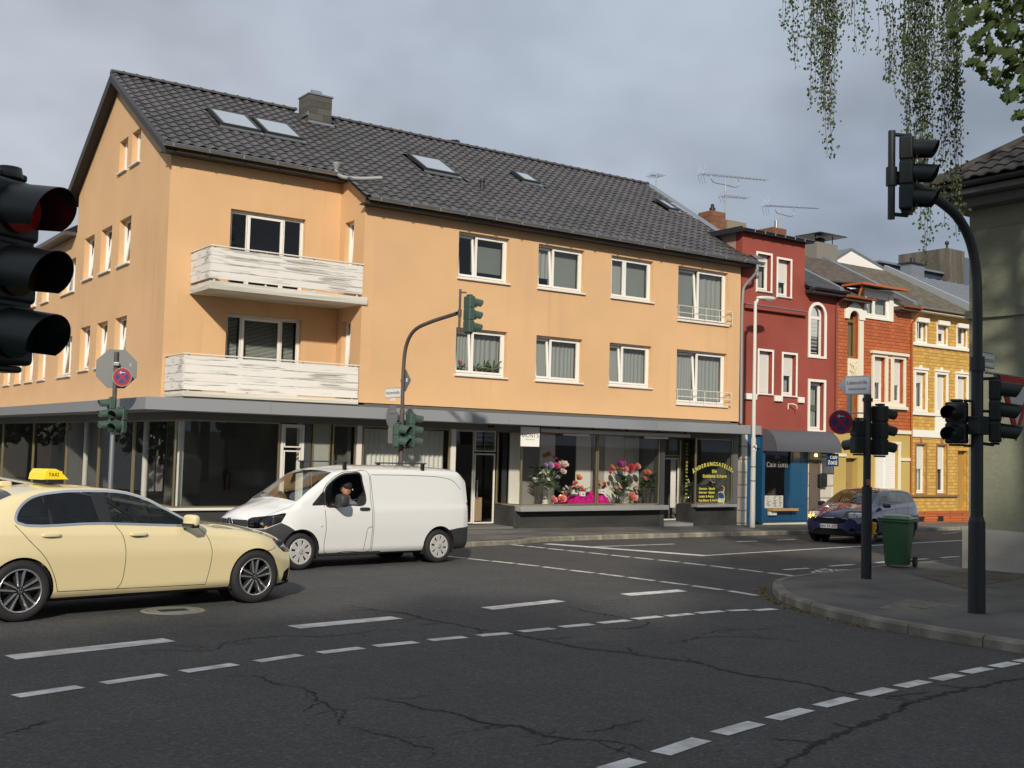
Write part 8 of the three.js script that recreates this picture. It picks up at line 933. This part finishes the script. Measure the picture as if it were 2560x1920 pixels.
// --- weeping birch on the corner pavement: trunk outside the frame, its hanging twigs in view
{
  const bx0 = 16.1, bz0 = 19.6, T = thingW('birch_tree', 'weeping birch with thin hanging twigs at the top right', 'tree', [bx0, G(bx0, bz0) + KH, bz0]), r = mulberry(811);
  part(T, 'trunk', mg([rod([bx0, 0.3, bz0], [bx0 - 0.1, 4, bz0 - 0.1], 0.2, 0.16, 14), rod([bx0 - 0.1, 3.98, bz0 - 0.1], [bx0 - 0.2, 8.5, bz0 - 0.4], 0.16, 0.11, 12), rod([bx0 - 0.2, 8.48, bz0 - 0.4], [bx0 - 0.3, 13.5, bz0 - 0.6], 0.11, 0.03, 10)]), M.birchBark);
  const tips = [[13.2, 10.1, 15.1], [14.4, 10.3, 15.8], [14.9, 10.2, 16.2], [12.6, 10.6, 15.2], [15.6, 11.2, 16.8], [16.8, 11.2, 17.4], [17.6, 10.6, 19.0], [14.2, 11.5, 18.4], [16.6, 12.0, 21.4], [14.6, 11.2, 20.8]]; const br = []; tips.forEach((t, i) => br.push(...limb([bx0 - 0.2, 7.2 + (i % 5) * 1.0, bz0 - 0.4], t, 0.055, 0.012, r, 0.5))); part(T, 'limbs', mg(br), M.birchBark);
  // strands: [x, y top, z, y bottom, spread, count]
  const strands = [], L = [], tw = []; const cl = [[13.15, 9.75, 14.9, 8.35, 0.55, 13], [13.3, 9.75, 15.02, 7.5, 0.24, 14], [13.42, 9.75, 15.05, 6.85, 0.1, 5], [12.8, 9.75, 14.67, 9.0, 0.15, 4], [13.72, 9.75, 15.3, 8.6, 0.14, 5], [14.3, 9.85, 15.72, 7.9, 0.42, 16], [14.45, 9.85, 15.82, 6.3, 0.22, 16], [14.62, 9.85, 15.78, 5.45, 0.11, 7], [14.88, 9.85, 16.1, 7.4, 0.2, 9], [15.0, 9.85, 16.08, 6.1, 0.15, 9], [15.05, 9.85, 16.1, 5.75, 0.07, 4], [15.9, 10.6, 16.9, 8.9, 0.7, 14], [17.0, 10.6, 18.4, 8.0, 0.9, 16], [15.0, 10.8, 20.4, 7.5, 0.9, 14]];
  for (const [x, yt, z, yb, sp, n] of cl) for (let k = 0; k < n; k++) { const a = r() * 6.28, d = Math.sqrt(r()) * sp, y1 = yb + (k ? Math.pow(r(), 1.3) * (yt - yb) * 0.55 : 0), p0 = [x + Math.cos(a) * d, yt + r() * 0.3, z + Math.sin(a) * d]; const pts = []; let cx = p0[0], cz = p0[2]; const nn = Math.ceil((p0[1] - y1) / 0.22); for (let i = 0; i <= nn; i++) { pts.push([cx, p0[1] - i * 0.22, cz]); cx += (r() - 0.5) * 0.05 + (x + 0.1 - cx) * 0.012; cz += (r() - 0.5) * 0.05; }
    tw.push(new THREE.TubeGeometry(new THREE.CatmullRomCurve3(pts.map(A3)), Math.max(2, nn), 0.0035, 3)); for (let i = 1; i < pts.length; i++) { if (r() < 0.1) continue; const m = 6 + (r() * 7 | 0); for (let j = 0; j < m; j++) { const f = r(), q = pts[i], w = pts[i - 1]; L.push([q[0] + (w[0] - q[0]) * f + (r() - 0.5) * 0.16, q[1] + (w[1] - q[1]) * f, q[2] + (w[2] - q[2]) * f + (r() - 0.5) * 0.16, 0.036 + r() * 0.026, (r() - 0.5) * 1.3, r() * 6.28, (r() - 0.5) * 1.3]); } } }
  part(T, 'twigs', mg(tw), M.twig).userData.kind = 'stuff'; leaves(T, 'hanging_leaves', birchLeaf, leafMat([0.05, 0.085, 0.018]), L);
  const U = []; for (let i = 0; i < 3500; i++) { const t = tips[r() * tips.length | 0], a = r() * 6.28, b = Math.acos(2 * r() - 1), d = Math.cbrt(r()) * 1.5; const x = t[0] + Math.sin(b) * Math.cos(a) * d, y = Math.max(t[1] - 0.3, t[1] + 1.2 + Math.cos(b) * d), z = t[2] + Math.sin(b) * Math.sin(a) * d; U.push([x, y, z, 0.06 + r() * 0.05, (r() - 0.5) * 2, r() * 6.28, (r() - 0.5) * 2]); } leaves(T, 'crown', birchLeaf, leafMat([0.05, 0.085, 0.018]), U);
}
// --- maple: lobed leaves at the right edge
{
  const x0 = 17.2, z0 = 21.6, T = thingW('maple_tree', 'maple with dark lobed leaves reaching in from the right edge', 'tree', [x0, G(x0, z0) + KH, z0]), r = mulberry(821);
  part(T, 'trunk', mg([rod([x0, 0.3, z0], [x0, 4.5, z0], 0.24, 0.18, 14), rod([x0, 4.48, z0], [x0 - 0.4, 10.5, z0 - 0.6], 0.18, 0.06, 12)]), M.bark);
  const ends = [[14.35, 8.55, 17.5], [14.2, 8.0, 17.45], [14.55, 7.5, 17.65], [13.95, 8.45, 17.2], [15.2, 8.6, 18.3], [15.0, 7.7, 18.2], [16, 9.4, 19.6], [17.5, 10, 20], [16.2, 9.8, 22.6], [18.4, 9.2, 22.8]], br = []; ends.forEach((t, i) => br.push(...limb(i < 6 ? [x0 - 0.2, 6.3 + i * 0.25, z0 - 0.3] : [x0 - 0.3, 8 + (i % 3) * 0.6, z0 - 0.4], t, 0.06, 0.01, r, 0.35))); part(T, 'limbs', mg(br), M.bark);
  const L = []; // leaf sprays along the twigs in view
  const spray = (c, n, R, s) => { for (let i = 0; i < n; i++) { const a = r() * 6.28, d = Math.sqrt(r()) * R; L.push([c[0] + Math.cos(a) * d * 0.85, c[1] + (r() - 0.5) * R * 0.85, c[2] + Math.sin(a) * d * 0.85, s * (0.75 + r() * 0.5), 0.9 + (r() - 0.5) * 1.2, r() * 6.28, (r() - 0.5) * 1.2]); } };
  for (const [p, n, R] of [[[14.3, 8.6, 17.5], 26, 0.32], [[14.12, 8.42, 17.38], 14, 0.2], [[13.78, 8.42, 17.1], 9, 0.16], [[13.56, 8.45, 16.95], 4, 0.1], [[13.55, 8.22, 16.95], 2, 0.06], [[14.38, 8.2, 17.55], 20, 0.24], [[14.1, 7.95, 17.38], 10, 0.16], [[14.35, 7.72, 17.5], 16, 0.2], [[14.2, 7.62, 17.4], 6, 0.12], [[14.5, 7.45, 17.62], 10, 0.16], [[13.85, 7.75, 17.15], 4, 0.09], [[14.5, 7.05, 17.6], 3, 0.08], [[14.6, 8.2, 17.7], 40, 0.35], [[14.8, 7.7, 17.9], 40, 0.35], [[14.55, 8.7, 17.7], 40, 0.32], [[14.05, 8.75, 17.3], 26, 0.24], [[13.95, 8.2, 17.25], 14, 0.2], [[13.69, 8.4, 17.06], 12, 0.14], [[13.93, 8.08, 17.21], 16, 0.16], [[14.09, 7.64, 17.29], 14, 0.16], [[14.33, 7.48, 17.45], 16, 0.18], [[13.85, 7.8, 17.13], 7, 0.1], [[14.14, 8.42, 17.38], 24, 0.22], [[13.86, 8.57, 17.2], 18, 0.18], [[14.16, 7.97, 17.37], 20, 0.2], [[14.4, 7.76, 17.52], 22, 0.22], [[14.39, 7.1, 17.47], 4, 0.07], [[14.2, 8.85, 17.45], 30, 0.3], [[13.7, 8.75, 17.05], 10, 0.16], [[14.3, 7.35, 17.5], 9, 0.14], [[14.42, 6.95, 17.58], 4, 0.08], [[14.5, 8.0, 17.65], 30, 0.28]]) spray(p, Math.ceil(n * 0.72), R * 1.15, 0.16);
  for (const e of ends.slice(4)) for (let k = 0; k < 7; k++) spray([e[0] + (r() - 0.5) * 1.6, e[1] + (r() - 0.2) * 1.8, e[2] + (r() - 0.5) * 1.6], 45, 0.7, 0.17);
  leaves(T, 'crown', mapleLeaf, leafMat([0.055, 0.10, 0.02]), L);
}
// --- tall unseen trees added behind the viewer to keep the crossing in shade
function bigTree(label, x, z, H, R, seed, kind = 0) {
  const T = thingW('street_tree', label, 'tree', [x, G(x, z), z], 'tall trees behind the crossing'), r = mulberry(seed), br = []; part(T, 'trunk', mg([rod([x, G(x, z), z], [x, H * 0.35, z], 0.32, 0.24, 12), rod([x, H * 0.345, z], [x + 0.3, H * 0.8, z], 0.24, 0.07, 10)]), M.bark);
  const bl = []; for (let i = 0; i < 26; i++) { const a = r() * 6.28, t = r(), d = R * Math.sqrt(r()) * (0.45 + 0.55 * Math.sin(Math.PI * (0.15 + 0.75 * t))); bl.push([x + Math.cos(a) * d, H * (0.32 + 0.62 * t), z + Math.sin(a) * d]); if (i < 14) br.push(...limb([x, H * (0.28 + 0.3 * t), z], bl[i], 0.09, 0.02, r, 0.3)); } part(T, 'limbs', mg(br), M.bark);
  const L = []; for (let i = 0; i < 5200; i++) { const c = bl[r() * bl.length | 0], a = r() * 6.28, b = Math.acos(2 * r() - 1), d = 1.75 * Math.cbrt(r()); L.push([c[0] + Math.sin(b) * Math.cos(a) * d, c[1] + Math.cos(b) * d * 0.8, c[2] + Math.sin(b) * Math.sin(a) * d, 0.30 + r() * 0.25, r() * 6, r() * 6, r() * 6]); } leaves(T, 'crown', mapleLeaf, leafMat([0.05, 0.09, 0.022]), L);
}
bigTree('tall tree added for shade behind the viewer, westernmost of the row', -15.5, 31.5, 11, 4.6, 831); bigTree('tall tree added for shade behind the viewer, second of the row from west', -8.5, 34.5, 12.8, 4.8, 832); bigTree('tall tree added for shade behind the viewer, third of the row from west', -1.5, 37.5, 19, 4.8, 833); bigTree('tall tree added for shade behind the viewer, easternmost of the row', 5.5, 40.5, 17.5, 4.8, 834);
bigTree('smaller tree added for shade behind the viewer, between the second and third', -5.2, 35.5, 13.6, 4.4, 839);
bigTree('street tree along the side street far beyond the gable', -2.2, -24, 9, 2.8, 835); bigTree('lower street tree along the side street beyond the gable', -2.0, -33, 8, 2.6, 836);
{ // white house across the side street, mirrored in the shop windows
  const H = thingW('white_house', 'white rendered house along the side street', 'house', [-7, G(-7, -46), -46]); const w = [[-58, -57, 4.2, 5.6], [-54, -53, 4.2, 5.6], [-50, -49, 4.2, 5.6], [-46, -45, 4.2, 5.6], [-42, -41, 4.2, 5.6], [-58, -57, 1.2, 2.6], [-50, -49, 1.2, 2.6], [-42, -41, 1.2, 2.6]];
  part(H, 'wall', mg([rot(wallGeo([[37, -1.5], [60, -1.5], [60, 7.5], [37, 7.5]], w.map(([a, b, c, d]) => [-b, -a, c, d]), 0.3), 0, Math.PI / 2, 0).translate(-2.2, 0, 0), bx(-12, -2.6, -1.5, 7.5, -60, -59.7), bx(-12, -2.6, -1.5, 7.5, -37.3, -37), bx(-12, -11.7, -1.5, 7.5, -59.6, -37.4)]), M.white); w.forEach(([a, b, c, d]) => put(makeWindow(H, 1, d - c, { panes: [0.5, 0.5] }), -2.2, c, b, Math.PI / 2)); part(H, 'roof', mg([quad([-1.8, 7.4, -36.8], [-1.8, 7.4, -60.2], [-7, 10.8, -60.2], [-7, 10.8, -36.8]), quad([-12.4, 7.4, -36.8], [-12.4, 7.4, -60.2], [-7, 10.8, -60.2], [-7, 10.8, -36.8])]), M.tile);
}
{ // houses closing the side street
  const H = thingW('terraced_house', 'grey house closing the far end of the side street', 'house', [2, G(2, -84), -84]); part(H, 'wall', bx(-14, 14, -2, 8, -92, -84), S([0.10, 0.095, 0.085], 0.9)); part(H, 'roof', mg([quad([-14.4, 7.9, -83.6], [14.4, 7.9, -83.6], [14.4, 12, -88], [-14.4, 12, -88])]), M.tile);
}
bigTree('broad street tree standing far down the side street', 1.2, -50, 9.5, 3.4, 837); bigTree('young street tree halfway down the side street', 3.6, -58, 8, 2.8, 840); bigTree('broad street tree at the far end of the side street', 3.4, -70, 10, 3.6, 838);
{ // fallen leaves in the gutter of the near kerb
  const r = mulberry(841), L = [], kp = [[10.9, 19.2], [11.05, 17.8], [11.25, 17.1], [11.58, 16.3], [12.15, 15.3], [12.8, 14.5], [13.6, 13.8]]; const c = new THREE.CatmullRomCurve3(kp.map(p => V3(p[0], 0, p[1]))); for (let i = 0; i < 420; i++) { const t = 0.2 + 0.8 * Math.pow(r(), 0.7), p = c.getPointAt(t), n = c.getTangentAt(t), d = 0.01 + 0.13 * r() * r() * (0.5 + r()); const x = p.x - n.z * -d * -1 - 0.0, z = p.z + n.x * -d; const X = p.x + n.z * d, Zz = p.z - n.x * d; L.push([X, G(X, Zz) + 0.006 + r() * 0.012, Zz, 0.02 + r() * 0.03, 1.57 + (r() - 0.5) * 0.7, r() * 6, (r() - 0.5) * 0.7]); } const o = new THREE.Group(); const im = leaves(scene, 'fallen_leaves', birchLeaf, S([0.17, 0.12, 0.055], 0.9, { side: THREE.DoubleSide }), L); tag(im, 'dry yellow leaves lying in the gutter along the corner kerb', 'leaves', null, 'stuff');
}
// ---------------------------------------------------------------- finish
scene.traverse(o => { if (o.isMesh) { o.castShadow = true; o.receiveShadow = true; } });
renderer.render(scene, camera);
